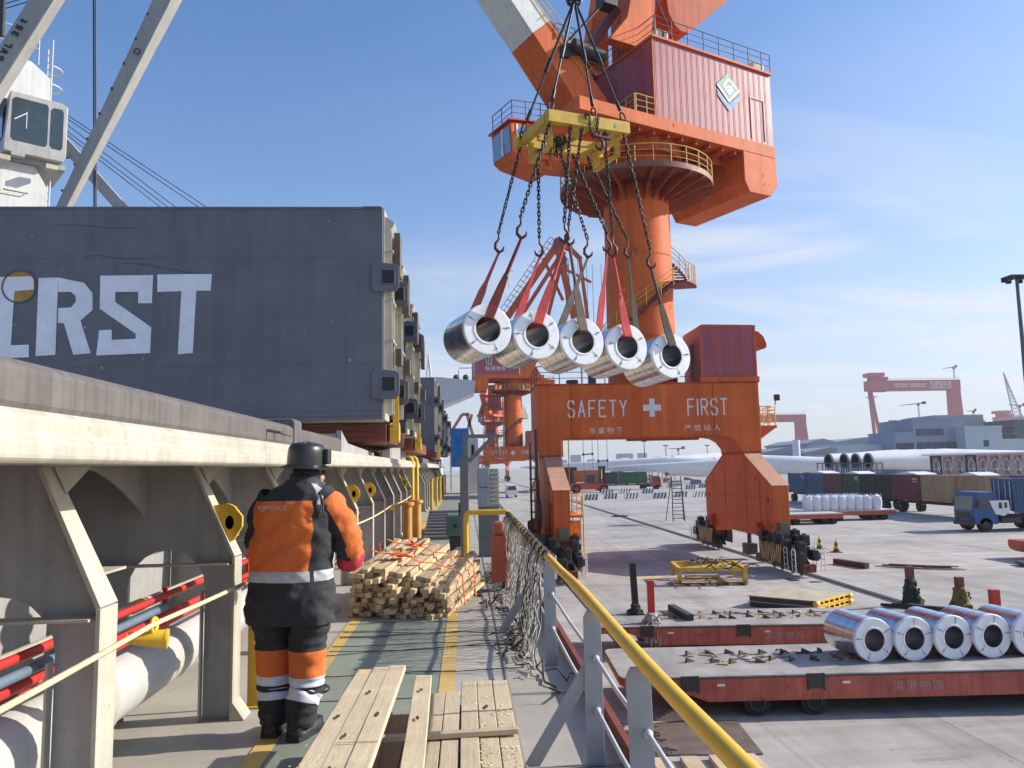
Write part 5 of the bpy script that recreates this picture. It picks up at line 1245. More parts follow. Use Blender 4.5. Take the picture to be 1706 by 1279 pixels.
# ================================================================ objects on the quay
def trailer(label, lf, ang, L_, W, ztop, text_u, seed, wheels):
    t = thing('flatbed_trailer', label, 'trailer', (lf[0], lf[1], 0), 0, 'red port trailers')
    T = Matrix.Translation((lf[0], lf[1], 0)) @ Matrix.Rotation(ang, 4, 'Z')
    def T_():
        q = MB(); q.T = T; return q
    c = .22
    out = [(0, W-c), (0, c), (c*.3, c*.3), (c, 0), (L_-c, 0), (L_, c), (L_, W-c), (L_-c, W), (c, W), (c*.3, W-c*.3)]
    q = T_(); q.prism(out, 'z', ztop-.035, ztop); q.build('deck_plate', TRTOP, t, bevel=.006)
    ins = [(x+(.012 if x < L_/2 else -.012), y+(.012 if y < W/2 else -.012)) for x, y in out]
    q = T_(); q.prism(ins, 'z', ztop-.20, ztop-.037)
    q.prism([(1.0, ztop-.201), (L_-.02, ztop-.201), (L_-.02, .36), (1.9, .36)], 'y', .013, .12); q.prism([(1.0, ztop-.201), (L_-.02, ztop-.201), (L_-.02, .36), (1.9, .36)], 'y', W-.12, W-.013)
    q.build('side_rail', TRRED, t)
    q = T_(); q.bx(1.3, L_-.2, .3, W-.3, .42, ztop-.202); q.build('chassis', DARK, t)
    q = T_(); q.bx(.0, L_, -.004, .011, ztop-.06, ztop-.04); q.build('rub_strip', DARK, t)
    for k in range(5):
        u = 1.35+k*2.75
        if u > L_-.4: break
        if text_u-.5 < u < text_u+1.3: continue
        q = T_(); q.bx(u, u+.32, -.02, .012, ztop-.30, ztop+.012)
        q.bx(u-.03, u, -.03, .012, ztop-.34, ztop+.018); q.bx(u+.32, u+.35, -.03, .012, ztop-.34, ztop+.018); q.build('stake_pocket', DARK, t)
        q = T_(); q.bx(u+.75, u+.92, .004, .0125, ztop-.22, ztop-.17); q.build('reflector', WHITE, t)
    q = T_(); q.bx(-.01, .012, .35, W-.35, ztop-.17, ztop-.06); q.build('end_marker', YELD, t)
    for u in wheels:
        for v in (.35, W-.35):
            q = T_(); q.cyl((u, v-.22, .29), (u, v+.22, .29), .29, n=22); q.cyl((u, v-.225, .29), (u, v+.225, .29), .17, n=16); o = q.build('wheel', RUBBER, t)
            q = T_(); q.lathe([(.14, 0), (.18, 0), (.18, .03), (.14, .03)], (u, v-.25, .29), 18, (0, 1, 0), closed=True); q.build('rim', DARK, o)
    o = T @ V((text_u, .0, ztop-.40)); ri = T.to_3x3() @ V((1, 0, 0))
    text_obj('white_characters', '滨港物流', M_('faded_letter', (.46, .33, .30), .7, var=.2, vs=9, scr=.5), t, o, ri, (0, 0, 1), .22, 1.1, .002, spacing=1.3)
    # row of wooden wedges and scraps on the deck: things of their own, counted in one group
    r = random.Random(seed)
    for row, v in enumerate((W*.42, W*.68)):
        for k in range(11):
            u = 1.9+k*.48+r.uniform(-.12, .12)
            q = MB(); q.T = T @ Matrix.Translation((u, v+r.uniform(-.12, .12), ztop+.002)) @ Matrix.Rotation(r.uniform(-.9, .9), 4, 'Z')
            q.prism([(-.12, 0), (.12, 0), (.12, .02), (-.09, .115)], 'y', -.03, .03)
            tag(q.build('wedge', WOODD if r.random() < .85 else WOOD), 'small wooden wedge left in rows on the bare deck of '+('the near' if seed == 1 else 'the far')+' red trailer', 'wedge', 'wedges on '+('the near' if seed == 1 else 'the far')+' trailer deck')
    q = MB(); q.T = T
    for k in range(26):
        u, v = r.uniform(1.8, 7.4), W*r.choice((.42, .55, .68))+r.gauss(0, .1); pts = []
        for j in range(6): pts.append((u, v, ztop+.012+abs(r.gauss(0, .012)))); u += r.uniform(-.1, .2); v += r.uniform(-.1, .1)
        q.tube(pts, .012, 4)
    tag(q.build('lashing_scraps', M_('purple_strap' if seed == 1 else 'drab_strap', (.09, .06, .16) if seed == 1 else (.12, .11, .12), .8, var=.4, vs=9)), 'scraps of lashing strap strewn along the deck of the '+('near' if seed == 1 else 'far')+' trailer', 'straps', kind='stuff')
    wo = thing('wood_offcuts', 'pale wood offcuts lying on the '+('near' if seed == 1 else 'far')+' trailer deck', 'offcuts', T @ V((4, W*.5, ztop)))
    for k in range(10):
        q = MB(); q.T = T; u, v = r.uniform(2, 7), W*r.uniform(.35, .75); a = r.uniform(-.5, .8); d = V((math.cos(a), math.sin(a), 0))*r.uniform(.15, .35)
        q.beam(V((u, v, ztop+.015)), V((u, v, ztop+.02))+d, .05, .025); q.build('offcut', WOOD, wo)
    return t, T
t1, TM1 = trailer('near red flatbed trailer loaded with steel coils at its right end', (3.3, 17.08), rad(-2.6), 14, 2.75, .9, 5.95, 1, (3.0, 4.25, 10.2, 11.4))
t2, TM2 = trailer('far red flatbed trailer with stakes and a black post, behind the coil trailer', (3.62, 22.45), rad(-4.8), 13.8, 2.45, .9, 4.85, 2, (3.2, 4.5, 10.5))
tl = ['leftmost steel coil on the trailer', 'second steel coil from the left on the trailer', 'third steel coil on the trailer, with reddish sheen', 'fourth steel coil on the trailer', 'rightmost steel coil on the trailer, cut by the picture edge', 'sixth steel coil on the trailer']
TC = [(1457, 1070), (1524, 1069), (1590, 1068), (1655, 1066), (1721, 1064)]
for i, (px, py) in enumerate(TC):
    c = QY(px, py, 17.62); c.z = .9+.492; coil('steel_coil', tl[i], c, (-.12, .99, 0), 'steel coils standing on the near trailer')
for i in range(4):
    x = 9.85+i*.98; 
    q = MB(); q.prism([(x-.2, .905), (x+.2, .905), (x, 1.06)], 'y', 17.9, 18.1); tag(q.build('coil_chock', WOODD), 'wooden chock wedged between two coils on the trailer', 'chock', 'chocks between the trailer coils')
def stake(label, px, py0, py1, y, w, mat, rag=None, lean=0.0):
    b = QY(px, py1, y); b.z = .903; h = QY(px, py0, y).z-.9
    t = thing('trailer_stake', label, 'stake', b)
    q = MB(); q.beam(b, b+V((lean, 0, h)), w, w*.8, up=(0, 1, 0)); q.build('stake_post', mat, t, bevel=.01)
    if rag:
        q = MB(); r = random.Random(px); N = 18; K = 9; zt = h*max(rag[0], .2)
        for i in range(K+1):
            z = .91+zt*i/K-.0; rr = w*(.75+.55*math.exp(-((i/K-.15)/.3)**2))*(1 if i < K else .6)
            for k in range(N):
                a = 2*math.pi*k/N; f = 1+.5*noise.noise(V((math.cos(a)*1.6+px, math.sin(a)*1.6, i*.55)))+.25*noise.noise(V((math.cos(a)*4, math.sin(a)*4+px, i*1.3)))
                q.v.append(b+V((rr*f*math.cos(a)+lean*i/K*rag[0], rr*f*math.sin(a), z-.9)))
        for i in range(K):
            for k in range(N): q.f.append([i*N+k, i*N+(k+1) % N, (i+1)*N+(k+1) % N, (i+1)*N+k]); q.sm.append(False); q.mi.append(0)
        for k in range(7):
            p = b+V((r.gauss(0, .08), -w*.8-.03, zt*r.uniform(.3, .9))); pts = []
            for j in range(5): pts.append(p.copy()); p = p+V((r.uniform(-.06, .06), r.uniform(-.03, .01), -.06))
            q.tube([V((p.x, p.y, max(p.z, .915))) for p in pts], [.03, .04, .035, .03, .012], 5)
        q.build('rag', rag[1], t)
RAGG = M_('rag_green', (.045, .05, .04), .95, var=.4, vs=9, bump=.8, bs=40); RAGW = M_('rag_pale', (.38, .36, .33), .95, var=.35, vs=9, bump=.8, bs=40); RAGY = M_('rag_olive', (.20, .17, .05), .95, var=.4, vs=9, bump=.8, bs=40)
stake('black rag wrapped post standing on the far trailer', 1059, 938, 1006, 24.2, .19, BLACK, (.16, RAGG), -.06)
stake('red steel stake with pale rags at its foot on the far trailer', 1086, 967, 1037, 22.75, .19, RED, (.25, RAGW))
stake('brown stake wrapped in dark rags, left of three at the trailer end', 1519, 943, 1003, 24.0, .22, REDBR, (.7, RAGG))
stake('brown stake wrapped in olive rags, middle of three at the trailer end', 1602, 961, 1017, 23.2, .22, REDBR, (.7, RAGY))
stake('short red stake, right of three at the trailer end', 1659, 982, 1020, 22.9, .26, RED)
q = MB(); r = random.Random(4)
p0 = V((5.35, 22.42, .92))
for k in range(16):
    p = p0+V((r.gauss(0, .12), r.uniform(-.05, .08), 0)); pts = []
    for j in range(7): pts.append(p.copy()); p = p+V((r.uniform(-.06, .06), r.uniform(-.05, .01), -r.uniform(.03, .14)))
    q.tube(pts, r.uniform(.015, .035), 5)
tag(q.build('hanging_rag', RAGW), 'torn pale rag hanging over the side of the far trailer', 'rag')
a, b = V((6.45, 24.6, 1.0)), V((6.55, 22.85, 1.0))
q = MB(); q.beam(a, b, .22, .18); tag(q.build('timber_beam', M_('black_beam', (.045, .04, .04), .8, var=.3, vs=4), bevel=.01), 'dark square beam lying on the far trailer beside the red stake', 'beam')
q = MB(); 
for k in range(5): q.beam(V((13.1+.25*k, 24.2-.2*k, .95+.03*(k % 3))), V((14.6+.22*k, 22.6-.1*k, .95+.04*(k % 2))), .16, .08)
tag(q.build('dunnage', M_('black_beam', None)), 'dark dunnage beams lying crosswise on the far trailer by the stakes', 'dunnage')
# steel plate, net heap, boards below the ship rail
q = MB(); q.prism([(3.38, 15.05), (5.55, 14.88), (5.72, 16.78), (3.5, 17.0)], 'z', .006, .03); tag(q.build('steel_plate', RUSTY), 'flat dark steel plate lying on the quay below the railing', 'steel plate')
q = MB(); r = random.Random(8)
for k in range(60):
    p = V((3.25+r.gauss(0, .25), 15.6+r.gauss(0, .35), .02+abs(r.gauss(.06, .06)))); pts = []
    for j in range(7): pts.append(p.copy()); p = p+V((r.uniform(-.15, .15), r.uniform(-.15, .15), r.uniform(-.04, .04))); p.z = max(.02, p.z)
    q.tube(pts, .014, 4)
tag(q.build('rope_heap', NETD), 'heap of dark rope net on the quay behind the railing', 'rope', kind='stuff')
for k in range(4):
    q = MB(); x = 3.35+k*.55; q.prism([(x, 14.0), (x+.34, 14.0), (x+.33, 14.75), (x+.02, 14.78)], 'z', .006, .09); tag(q.build('quay_board', PLANK, bevel=.004), ['leftmost pale board below the steel plate at the bottom edge', 'second pale board from the left below the steel plate', 'third pale board from the left below the steel plate', 'rightmost pale board below the steel plate at the bottom edge'][k], 'board', 'boards below the steel plate')
q = MB()
for k in range(5): q.beam(V((3.9+.12*k, 16.8+.1*k, .05+.02*k)), V((4.6+.05*k, 16.95+.08*k, .05+.02*k)), .1, .02)
tag(q.build('cardboard_scrap', M_('cardboard', (.52, .40, .24), .9, var=.2)), 'scraps of tan cardboard on the steel plate edge', 'scraps')

# yellow spreader frame on pallets
t = thing('yellow_spreader', 'yellow lifting frame with slack black slings resting on wooden pallets', 'lifting frame', (11.2, 36.3, 0))
T = Matrix.Translation((11.3, 36.2, 0)) @ Matrix.Rotation(rad(-7), 4, 'Z')
def T_():
    q = MB(); q.T = T; return q
for v in (-1.15, 1.15):
    q = T_(); q.bx(-1.55, 1.55, v-.08, v+.08, .62, .80); q.build('side_beam', YELD, t, bevel=.01)
for u in (-1.47, 1.47):
    q = T_(); q.bx(u-.08, u+.08, -1.07, 1.07, .64, .79); q.build('end_beam', YELD, t)
    for v in (-1.1, 1.1):
        q = T_(); q.bx(u-.09, u+.09, v-.09, v+.09, .135, .618); q.build('leg', YELD, t)
q = T_(); q.beam((-1.4, -1.0, .70), (1.4, 1.0, .70), .12, .12); q.beam((-1.4, 1.0, .585), (1.4, -1.0, .585), .10, .10); q.build('diagonal', YELD, t)
q = T_(); r = random.Random(6)
for k in range(14):
    p = V((r.uniform(-1.3, 1.1), r.uniform(-1, 1), .85)); pts = []; d = V((r.uniform(-.2, .2), r.uniform(-.2, .2), 0))
    for j in range(8): pts.append(p+V((0, 0, .10*math.sin(j*.9+k)))); p = p+d+V((r.uniform(-.05, .05), r.uniform(-.05, .05), 0))
    q.tube(pts, .028, 5)
q.build('sling', BLACK, t)
for i, (u, v) in enumerate(((-1.0, -.75), (.75, -.75), (-.1, .8))):
    p_ = thing('pallet', ['wooden pallet under the left of the yellow lifting frame', 'wooden pallet under the right of the yellow lifting frame', 'wooden pallet under the back of the yellow lifting frame'][i], 'pallet', T @ V((u, v, 0)), 0, 'pallets under the lifting frame')
    for k in range(6):
        q = T_(); q.bx(u-.8, u+.8, v-.6+k*.205, v-.6+k*.205+.15, .105, .13); q.build('slat', WOOD if k % 2 else WOODD, p_)
    for k in (-.7, 0, .7):
        q = T_(); q.bx(u+k-.06, u+k+.06, v-.6, v+.6, .004, .104); q.build('bearer', WOOD, p_)
# stack of folding platforms with yellow hinged ends
for i, z in enumerate((.03, .24)):
    t = thing('folding_platform', ['lower of two stacked platforms with yellow end bar on the quay', 'upper of two stacked platforms with yellow end bar, dusty top'][i], 'platform', (13.3, 31, z))
    P4 = [QZ(*p, .44) for p in ((1246, 991), (1362, 1001), (1413, 988), (1300, 977))]
    P4 = [V((p.x, p.y, z)) for p in P4]
    q = MB(); q.prism([(p.x, p.y) for p in P4], 'z', z+.16, z+.19); q.build('top_sheet', M_('dusty_ply', (.46, .40, .28), .8, var=.2, vs=1.2), t)
    cx_ = sum(p.x for p in P4)/4; cy_ = sum(p.y for p in P4)/4
    q = MB(); q.prism([(cx_+(p.x-cx_)*.97, cy_+(p.y-cy_)*.97) for p in P4], 'z', z, z+.158); q.build('frame_body', DARK, t)
    e = (P4[2]-P4[1]); n = V((e.y, -e.x, 0)).normalized(); a = P4[1]+n*.02
    q = MB()
    q.beam(a+V((0, 0, .165)), a+e+V((0, 0, .165)), .05, .04); q.beam(a+V((0, 0, .02)), a+e+V((0, 0, .02)), .05, .04)
    for k in range(7): q.beam(a+e*(k/6)+V((0, 0, .04)), a+e*(k/6)+V((0, 0, .145)), .05, .09, up=e)
    q.cyl(a-e*.08+V((0, 0, .10)), a-e*.0+V((0, 0, .10)), .10, n=14); q.cyl(a+e*1.0+V((0, 0, .10)), a+e*1.07+V((0, 0, .10)), .10, n=14)
    q.build('end_bar', YEL, t)
# loose timbers and boards
q = MB(); q.beam((19.75, 40.9, .15), (20.35, 38.7, .15), .28, .28); tag(q.build('timber_beam', M_('black_beam', None)), 'black timber beam lying alone on the quay right of the bogie', 'beam')
for k in range(7):
    q = MB(); r = random.Random(k); q.beam((21.3+.25*k, 39.6-.2*k, .05+.05*(k % 3)), (22.9+.3*k, 38.1-.12*k, .06+.05*(k % 3)), .25, .04); tag(q.build('loose_board', WOOD if k % 3 == 0 else WOODD), 'weathered board in the loose heap right of the crane rail, '+['leftmost', 'second from the left', 'third from the left', 'middle one', 'third from the right', 'second from the right', 'rightmost'][k], 'board', 'boards in the loose heap')
q = MB(); q.bx(15.0, 15.4, 35.5, 36.3, .006, .03); q.bx(15.7, 16.2, 34.9, 35.2, .006, .02); tag(q.build('steel_offcut', DARK), 'flat dark steel offcuts beside the crane rail', 'offcut')
m = MB(); m.lathe([(.75, 0), (.9, 0), (.9, .08), (.75, .08)], (16.6, 83, .004), 20, closed=True); tag(m.build('hose_ring', BLACK), 'flat dark ring lying on the open quay', 'ring')
# step ladder standing on the quay
t = thing('ladder', 'tall grey step ladder standing alone on the open quay', 'ladder', (20.5, 74.3, 0))
m = MB()
for sx in (-.45, .45):
    m.tube([(20.5+sx*1.3, 73.9, 0), (20.5+sx, 74.3, 4.3)], .05, 5); m.tube([(20.5+sx*2.0, 75.4, 0), (20.5+sx, 74.3, 4.3)], .045, 5)
m.build('rails', DARK, t)
for k in range(11):
    m = MB(); s = k/11; m.tube([(20.5-.45*1.3+.135*s, 73.9+.4*s, .3+3.9*s), (20.5+.45*1.3-.135*s, 73.9+.4*s, .3+3.9*s)], .035, 5); m.build('rung', DARK, t)
# cones
def cone(label, x, y, c1_, c2_):
    t = thing('traffic_cone', label, 'traffic cone', (x, y, 0), 0, 'traffic cones beside the crane')
    q = MB(); q.bx(x-.25, x+.25, y-.25, y+.25, .005, .05); q.build('base', c2_, t)
    for k in range(4):
        r0, r1 = .2-.04*k, .2-.04*(k+1); q = MB(); q.cyl((x, y, .05+k*.18), (x, y, .05+(k+1)*.18), r0, r1, n=16); q.build('band', c1_ if k % 2 else c2_, t)
LIME = M_('lime', (.42, .55, .06), .5); DGRN = M_('dark_green_cone', (.03, .12, .05), .5)
cone('lime and green striped traffic cone, the left one', 22.3, 48.1, LIME, DGRN)
cone('yellow and dark striped traffic cone, the right one', 22.35, 46.0, YELD, M_('brown_cone', (.07, .04, .03), .6))
# half seen red trailer nose and dark plate at the right edge
t = thing('red_trailer_end', 'rounded end of a red trailer cut off by the right edge', 'trailer', (29.9, 39.8, 0))
q = MB(); q.prism([(29.9, .7), (29.95, 1.0), (36, 1.05), (36, .35), (30.3, .35), (30.0, .5)], 'y', 39, 41.5); q.build('bed', TRRED, t, bevel=.04)
q = MB(); q.bx(31.5, 35, 39.3, 41.2, .006, .34); q.build('chassis', DARK, t)
q = MB(); q.prism([(27.9, 37.6), (31, 37.3), (31, 38.6), (28.2, 38.7)], 'z', .05, .22); tag(q.build('dark_skid', DARK), 'low dark steel skid on the quay at the right edge', 'skid')

# ------------------------------------------------ trucks, containers
def container_mesh(q, x0, x1, y0, y1, z0, z1, along='y'):
    q.bx(x0+.03, x1-.03, y0+.03, y1-.03, z0+.1, z1-.03)
def container(label, c, L_, mat, rz, group='containers on the parked trucks', mark=True, doors=True):
    """local x along the length"""
    t = thing('shipping_container', label, 'container', c, 0, group)
    T = Matrix.Translation(c) @ Matrix.Rotation(rz, 4, 'Z'); W, Hh = 2.44, 2.59
    def T_():
        q = MB(); q.T = T; return q
    q = T_(); q.bx(-L_/2+.04, L_/2-.04, -W/2+.05, W/2-.05, .12, Hh-.04)
    n = int(L_/.28)
    for k in range(n):
        u = -L_/2+.16+k*(L_-.3)/n
        for s in (-1, 1):
            y0, y1 = s*(W/2-.05), s*(W/2-.012); q.prism([(u, y0), (u+.05, y1), (u+.13, y1), (u+.18, y0)], 'z', .13, Hh-.12)
    q.build('body', mat, t)
    q = T_()
    for s in (-1, 1):
        q.bx(-L_/2, L_/2, s*W/2-.05, s*W/2+.05 if False else s*W/2, .0, .14) if s < 0 else q.bx(-L_/2, L_/2, W/2-.05, W/2, 0, .14)
        q.bx(-L_/2, L_/2, s*W/2-(.0 if s < 0 else .06), s*W/2+(.06 if s < 0 else .0), Hh-.11, Hh)
        for e in (-1, 1):
            a, b = (e*L_/2, e*(L_/2-.12)); q.bx(min(a, b), max(a, b), min(s*W/2, s*(W/2-.12)), max(s*W/2, s*(W/2-.12)), .141, Hh-.111)
    q.build('frame', mat, t)
    if doors:
        q = T_(); 
        for v in (-.85, -.35, .35, .85): q.tube([(L_/2+.0, v, .2), (L_/2+.0, v, Hh-.2)], .03, 5); q.tube([(-L_/2-.0, v, .2), (-L_/2-.0, v, Hh-.2)], .03, 5)
        q.build('lock_bar', WHITED, t)
    if mark:
        q = T_(); 
        for k in range(4): q.bx(-L_/2+.5+k*.22, -L_/2+.64+k*.22, W/2-.011, W/2-.004, 2.1, 2.26)
        for k in range(3): q.bx(-L_/2+.5+k*.3, -L_/2+.7+k*.3, W/2-.011, W/2-.004, 1.86, 1.94)
        q.build('white_mark', WHITED, t)
    return t
def CM(n, c): return M_('container_'+n, c, .55, var=.2, vs=1.2, rust=.1, streak=.3)
BLUEC = CM('blue', (.045, .10, .20)); cols = [('dark blue', BLUEC), ('dull blue', CM('dull_blue', (.06, .11, .19))), ('brown', CM('brown', (.14, .055, .045))), ('green', CM('green', (.035, .085, .05))), ('black green', CM('blackgreen', (.02, .03, .03))), ('charcoal', CM('charcoal', (.03, .027, .03))), ('maroon', CM('maroon', (.16, .03, .035))), ('tan', CM('tan', (.40, .28, .14))), ('worn tan', CM('tan2', (.36, .25, .13)))]
edges = [108, 102.2, 96.9, 92.2, 87.7, 84.6, 81.5, 75.8, 70.2, 66]
pos9 = ['farthest container of the row behind the big bags, dark blue', 'dull blue container, second from the far end of the row', 'brown container between a blue and a green one in the row', 'green container in the middle of the row of trucks', 'black green container just right of the green one', 'charcoal container left of the maroon one', 'maroon container left of the tan ones', 'tan container in the row, the nearer lighter part', 'worn tan container behind the blue truck cab']
def truck_bed(label, x0, x1, y0, y1, cabmat, along):
    pass
for i, (nm, mt) in enumerate(cols):
    y1, y0 = edges[i], edges[i+1]; L_ = min(6.06, abs(y1-y0)-.12)
    container(pos9[i], V((47.2, (y0+y1)/2, 1.32)), L_, mt, rad(90), doors=False, mark=i in (0, 3, 6))
def chassis(label, c, rz, L_, cab=None, group='trucks parked in the container row', wheelu=None):
    t = thing('container_truck', label, 'truck', c, 0, group); T = Matrix.Translation(c) @ Matrix.Rotation(rz, 4, 'Z')
    def T_():
        q = MB(); q.T = T; return q
    q = T_(); q.bx(-L_/2, L_/2, -.5, -.3, .95, 1.18); q.bx(-L_/2, L_/2, .3, .5, .95, 1.18)
    for k in range(6): u = -L_/2+.2+k*(L_-.4)/5; q.bx(u-.1, u+.1, -1.2, 1.2, 1.181, 1.315)
    q.build('chassis', DARK, t)
    ws = wheelu or [-L_/2+.8, -L_/2+2.0, L_/2-1.4]
    for u in ws:
        for v in (-1.0, 1.0):
            q = T_(); q.cyl((u, v-.28, .52), (u, v+.28, .52), .52, n=18); o = q.build('wheel', RUBBER, t)
            q = T_(); q.cyl((u, v-.29, .52), (u, v+.29, .52), .25, n=12); q.build('rim', DARK, o)
    if cab:
        f = L_/2+.3
        q = T_(); q.prism([(f+.25, .55), (f+2.1, .55), (f+2.15, 1.5), (f+1.95, 2.75), (f+1.7, 2.95), (f+.35, 2.95), (f+.25, 2.6)], 'y', -1.2, 1.2); q.build('cab', cab, t, bevel=.06)
        q = T_(); q.plate([(f+2.155, -1.05, 1.62), (f+2.155, 1.05, 1.62), (f+1.99, 1.05, 2.62), (f+1.99, -1.05, 2.62)], (.012, 0, 0))
        for s in (-1, 1): q.prism([(f+.9, 1.7), (f+2.0, 1.7), (f+1.85, 2.6), (f+.9, 2.6)], 'y', s*1.206, s*1.215)
        q.build('cab_window', GLASS, t)
        q = T_()
        for s in (-1, 1): q.box((f+1.9, s*1.42, 2.1), (.1, .25, .6)); q.box((f+2.17, s*.85, .95), (.05, .4, .25))
        q.bx(f+2.14, f+2.24, -1.2, 1.2, .45, .75); q.bx(f+2.13, f+2.19, -.7, .7, 1.0, 1.4); q.build('cab_trim', DARK, t)
        for v in (-1.0, 1.0):
            q = T_(); q.cyl((f+1.25, v-.2, .52), (f+1.25, v+.2, .52), .52, n=18); o = q.build('wheel', RUBBER, t)
            q = T_(); q.cyl((f+1.25, v-.21, .52), (f+1.25, v+.21, .52), .25, n=12); q.build('rim', DARK, o)
        q = T_(); q.bx(f-1.6, f-.05, -1.1, 1.1, .6, 1.0); q.bx(f-1.0, f-.3, -1.15, -.5, .55, 1.0); q.build('tank', DARK, t)
    return t
for i, (a, b) in enumerate(((66.5, 81), (82, 92.5), (93, 108))):
    chassis(['truck trailer under the tan and maroon containers', 'truck trailer under the dark and green containers', 'truck trailer under the blue containers at the far end'][i], V((47.2, (a+b)/2, 0)), rad(90), b-a)
# blue truck with a dark blue container, facing left
chassis('blue cab truck facing left with a dark blue container, at the right edge', V((46.5, 57.2, 0)), rad(180), 12.2, M_('truck_blue', (.022, .10, .26), .4, var=.2, vs=1, streak=.3), 'trucks with cabs', wheelu=[3.2, 1.9, -2.5])
container('dark blue container carried by the blue truck at the right edge', V((44.2, 57.2, 1.32)), 6.06, BLUEC, rad(180), doors=True)
container('second dark blue container at the rear of the blue truck', V((50.4, 57.2, 1.32)), 6.06, BLUEC, rad(180), mark=False)
t = thing('truck_side_panel', 'white panel with dark windows behind the blue truck cab', 'panel', (39.5, 56, 1)); q = MB(); q.prism([(39.2, 2.3), (40.7, 2.3), (40.8, 1.5), (40.3, 1.15), (39.6, 1.3)], 'y', 55.95, 56.05); q.build('panel', WHITE, t)
q = MB(); q.bx(39.9, 40.15, 55.93, 55.948, 1.7, 2.15); q.bx(40.35, 40.55, 55.93, 55.948, 1.75, 2.15); q.build('panel_window', DARK, t)
# tarpaulin snow-white covers on container tops
for i, (y0, y1) in enumerate(((97, 101.5), (88.2, 91.6), (76.4, 80.6), (67, 70))):
    q = MB(); q.prism([(y0, 3.92), (y1, 3.92), (y1-.5, 4.05), ((y0+y1)/2, 4.22), (y0+.5, 4.05)], 'x', 46.1, 48.3); tag(q.build('cover_sheet', WHITE, bevel=.05), 'white sheet humped over the '+['far blue', 'green', 'maroon', 'tan'][i]+' container top in the row', 'cover sheet', 'white sheets on the container tops')
# flatbeds and big bags
for i, (x0, x1, y0, y1) in enumerate(((25.0, 33.0, 66.2, 68.7), (29.5, 39.6, 69.4, 72.0))):
    t = thing('flatbed_trailer', ['low red flatbed trailer with an empty pale deck behind the crane leg', 'low red flatbed trailer carrying the white big bags'][i], 'trailer', (x0, y0, 0), 0, 'low flatbeds behind the crane')
    q = MB(); q.bx(x0, x1, y0, y1, .86, .95); q.build('deck_plate', M_('pale_deck', (.50, .47, .43), .7, var=.15, vs=1), t)
    q = MB(); q.bx(x0+.02, x1-.02, y0+.02, y0+.2, .5, .859); q.bx(x0+.02, x0+.2, y0+.21, y1, .5, .859); q.prism([(x0+1.2, .3), (x0+2.6, .3), (x0+3, .5), (x0+1.0, .5)], 'y', y0+.03, y0+.3); q.build('side_rail', TRRED, t)
    for u in (.35, .48, .8, .9):
        q = MB(); xx = x0+(x1-x0)*u; q.cyl((xx, y0+.1, .3), (xx, y1-.1, .3), .29, n=14); q.build('wheel', RUBBER, t)
def bigbag(label, x, y, w, h, seed):
    r = random.Random(seed); t = thing('big_bag', label, 'big bag', (x, y, .95), 0, 'white big bags on the flatbed')
    m = MB(); rows = []; N = 20; K = 7
    for i in range(K+1):
        z = .953+h*i/K; rr = (w/2)*(.92+.12*math.sin(math.pi*i/K)-(.22 if i == K else 0)); ring_ = []
        for k in range(N):
            a = 2*math.pi*k/N; c, s = math.cos(a), math.sin(a); e = .55
            ring_.append(V((x+rr*math.copysign(abs(c)**e, c)+r.gauss(0, .012), y+rr*math.copysign(abs(s)**e, s)+r.gauss(0, .012), z+(r.gauss(0, .02) if i else 0))))
        rows.append(ring_)
    vs = [p for q in rows for p in q]; fs = [(i*N+k, i*N+(k+1) % N, (i+1)*N+(k+1) % N, (i+1)*N+k) for i in range(K) for k in range(N)]+[tuple(range(K*N, K*N+N))]
    m.add(vs, fs, True); m.build('sack', M_('bag_white', (.74, .76, .80), .7, var=.1, vs=4, bump=.5, bs=20), t)
    m = MB()
    for sx in (-1, 1):
        for sy in (-1, 1): m.tube([(x+sx*w*.42, y+sy*w*.42, .95+h*.9), (x+sx*w*.35, y+sy*w*.38, .95+h*1.14), (x+sx*w*.18, y+sy*w*.3, .95+h*1.0)], .025, 4)
    m.build('lifting_loop', M_('bag_loop', (.45, .55, .75), .7), t)
for k in range(9):
    bigbag(['leftmost white big bag on the flatbed', 'second white big bag from the left', 'third white big bag from the left', 'fourth white big bag from the left', 'fifth white big bag in the middle of the row', 'fourth white big bag from the right', 'third white big bag from the right', 'second white big bag from the right', 'rightmost white big bag, standing a little apart'][k], 31.6+k*.80+(.15 if k == 8 else 0), 70.1, .80, 1.3, k)
for k in range(6): bigbag('white big bag in the back row behind the front bags', 32.2+k*.85, 71.2, .80, 1.34, 20+k)
# ================================================================ far side of the quay
# red truck with a green container
chassis('red cab truck carrying a green container across the far quay', V((35.0, 172, 0)), 0.0, 12.5, M_('truck_red', (.45, .02, .025), .35), 'trucks with cabs')
container('green container on the red cab truck', V((37.5, 172, 1.32)), 6.06, CM('leaf_green', (.03, .13, .06)), 0, group='containers on the far quay')
container('dark grey container behind the green one on the far quay', V((31.2, 172.3, 1.32)), 5.6, CM('slate', (.05, .055, .075)), 0, group='containers on the far quay')
container('faded orange container held tilted by the red stacker', V((27.2, 170, 1.9)), 6.06, CM('faded_orange', (.50, .16, .08)), rad(-35), group='containers on the far quay')
container('black container stack bottom, left on the far quay', V((23.0, 182, .05)), 6.06, CM('ink', (.02, .022, .03)), 0, group='containers on the far quay')
container('black container on top of the far left stack', V((23.2, 182, 2.66)), 6.06, CM('ink2', (.035, .035, .045)), 0, group='containers on the far quay')
t = thing('reach_stacker', 'red reach stacker with black mast working by the far containers', 'reach stacker', (25.5, 158, 0))
STK = M_('stacker_red', (.55, .06, .04), .45, var=.15)
q = MB(); q.prism([(21.5, .7), (29.2, .7), (29.2, 1.6), (27.8, 1.9), (26.5, 1.7), (24.5, 2.0), (22, 1.9), (21.5, 1.5)], 'y', 157, 159.6); q.build('body', STK, t, bevel=.05)
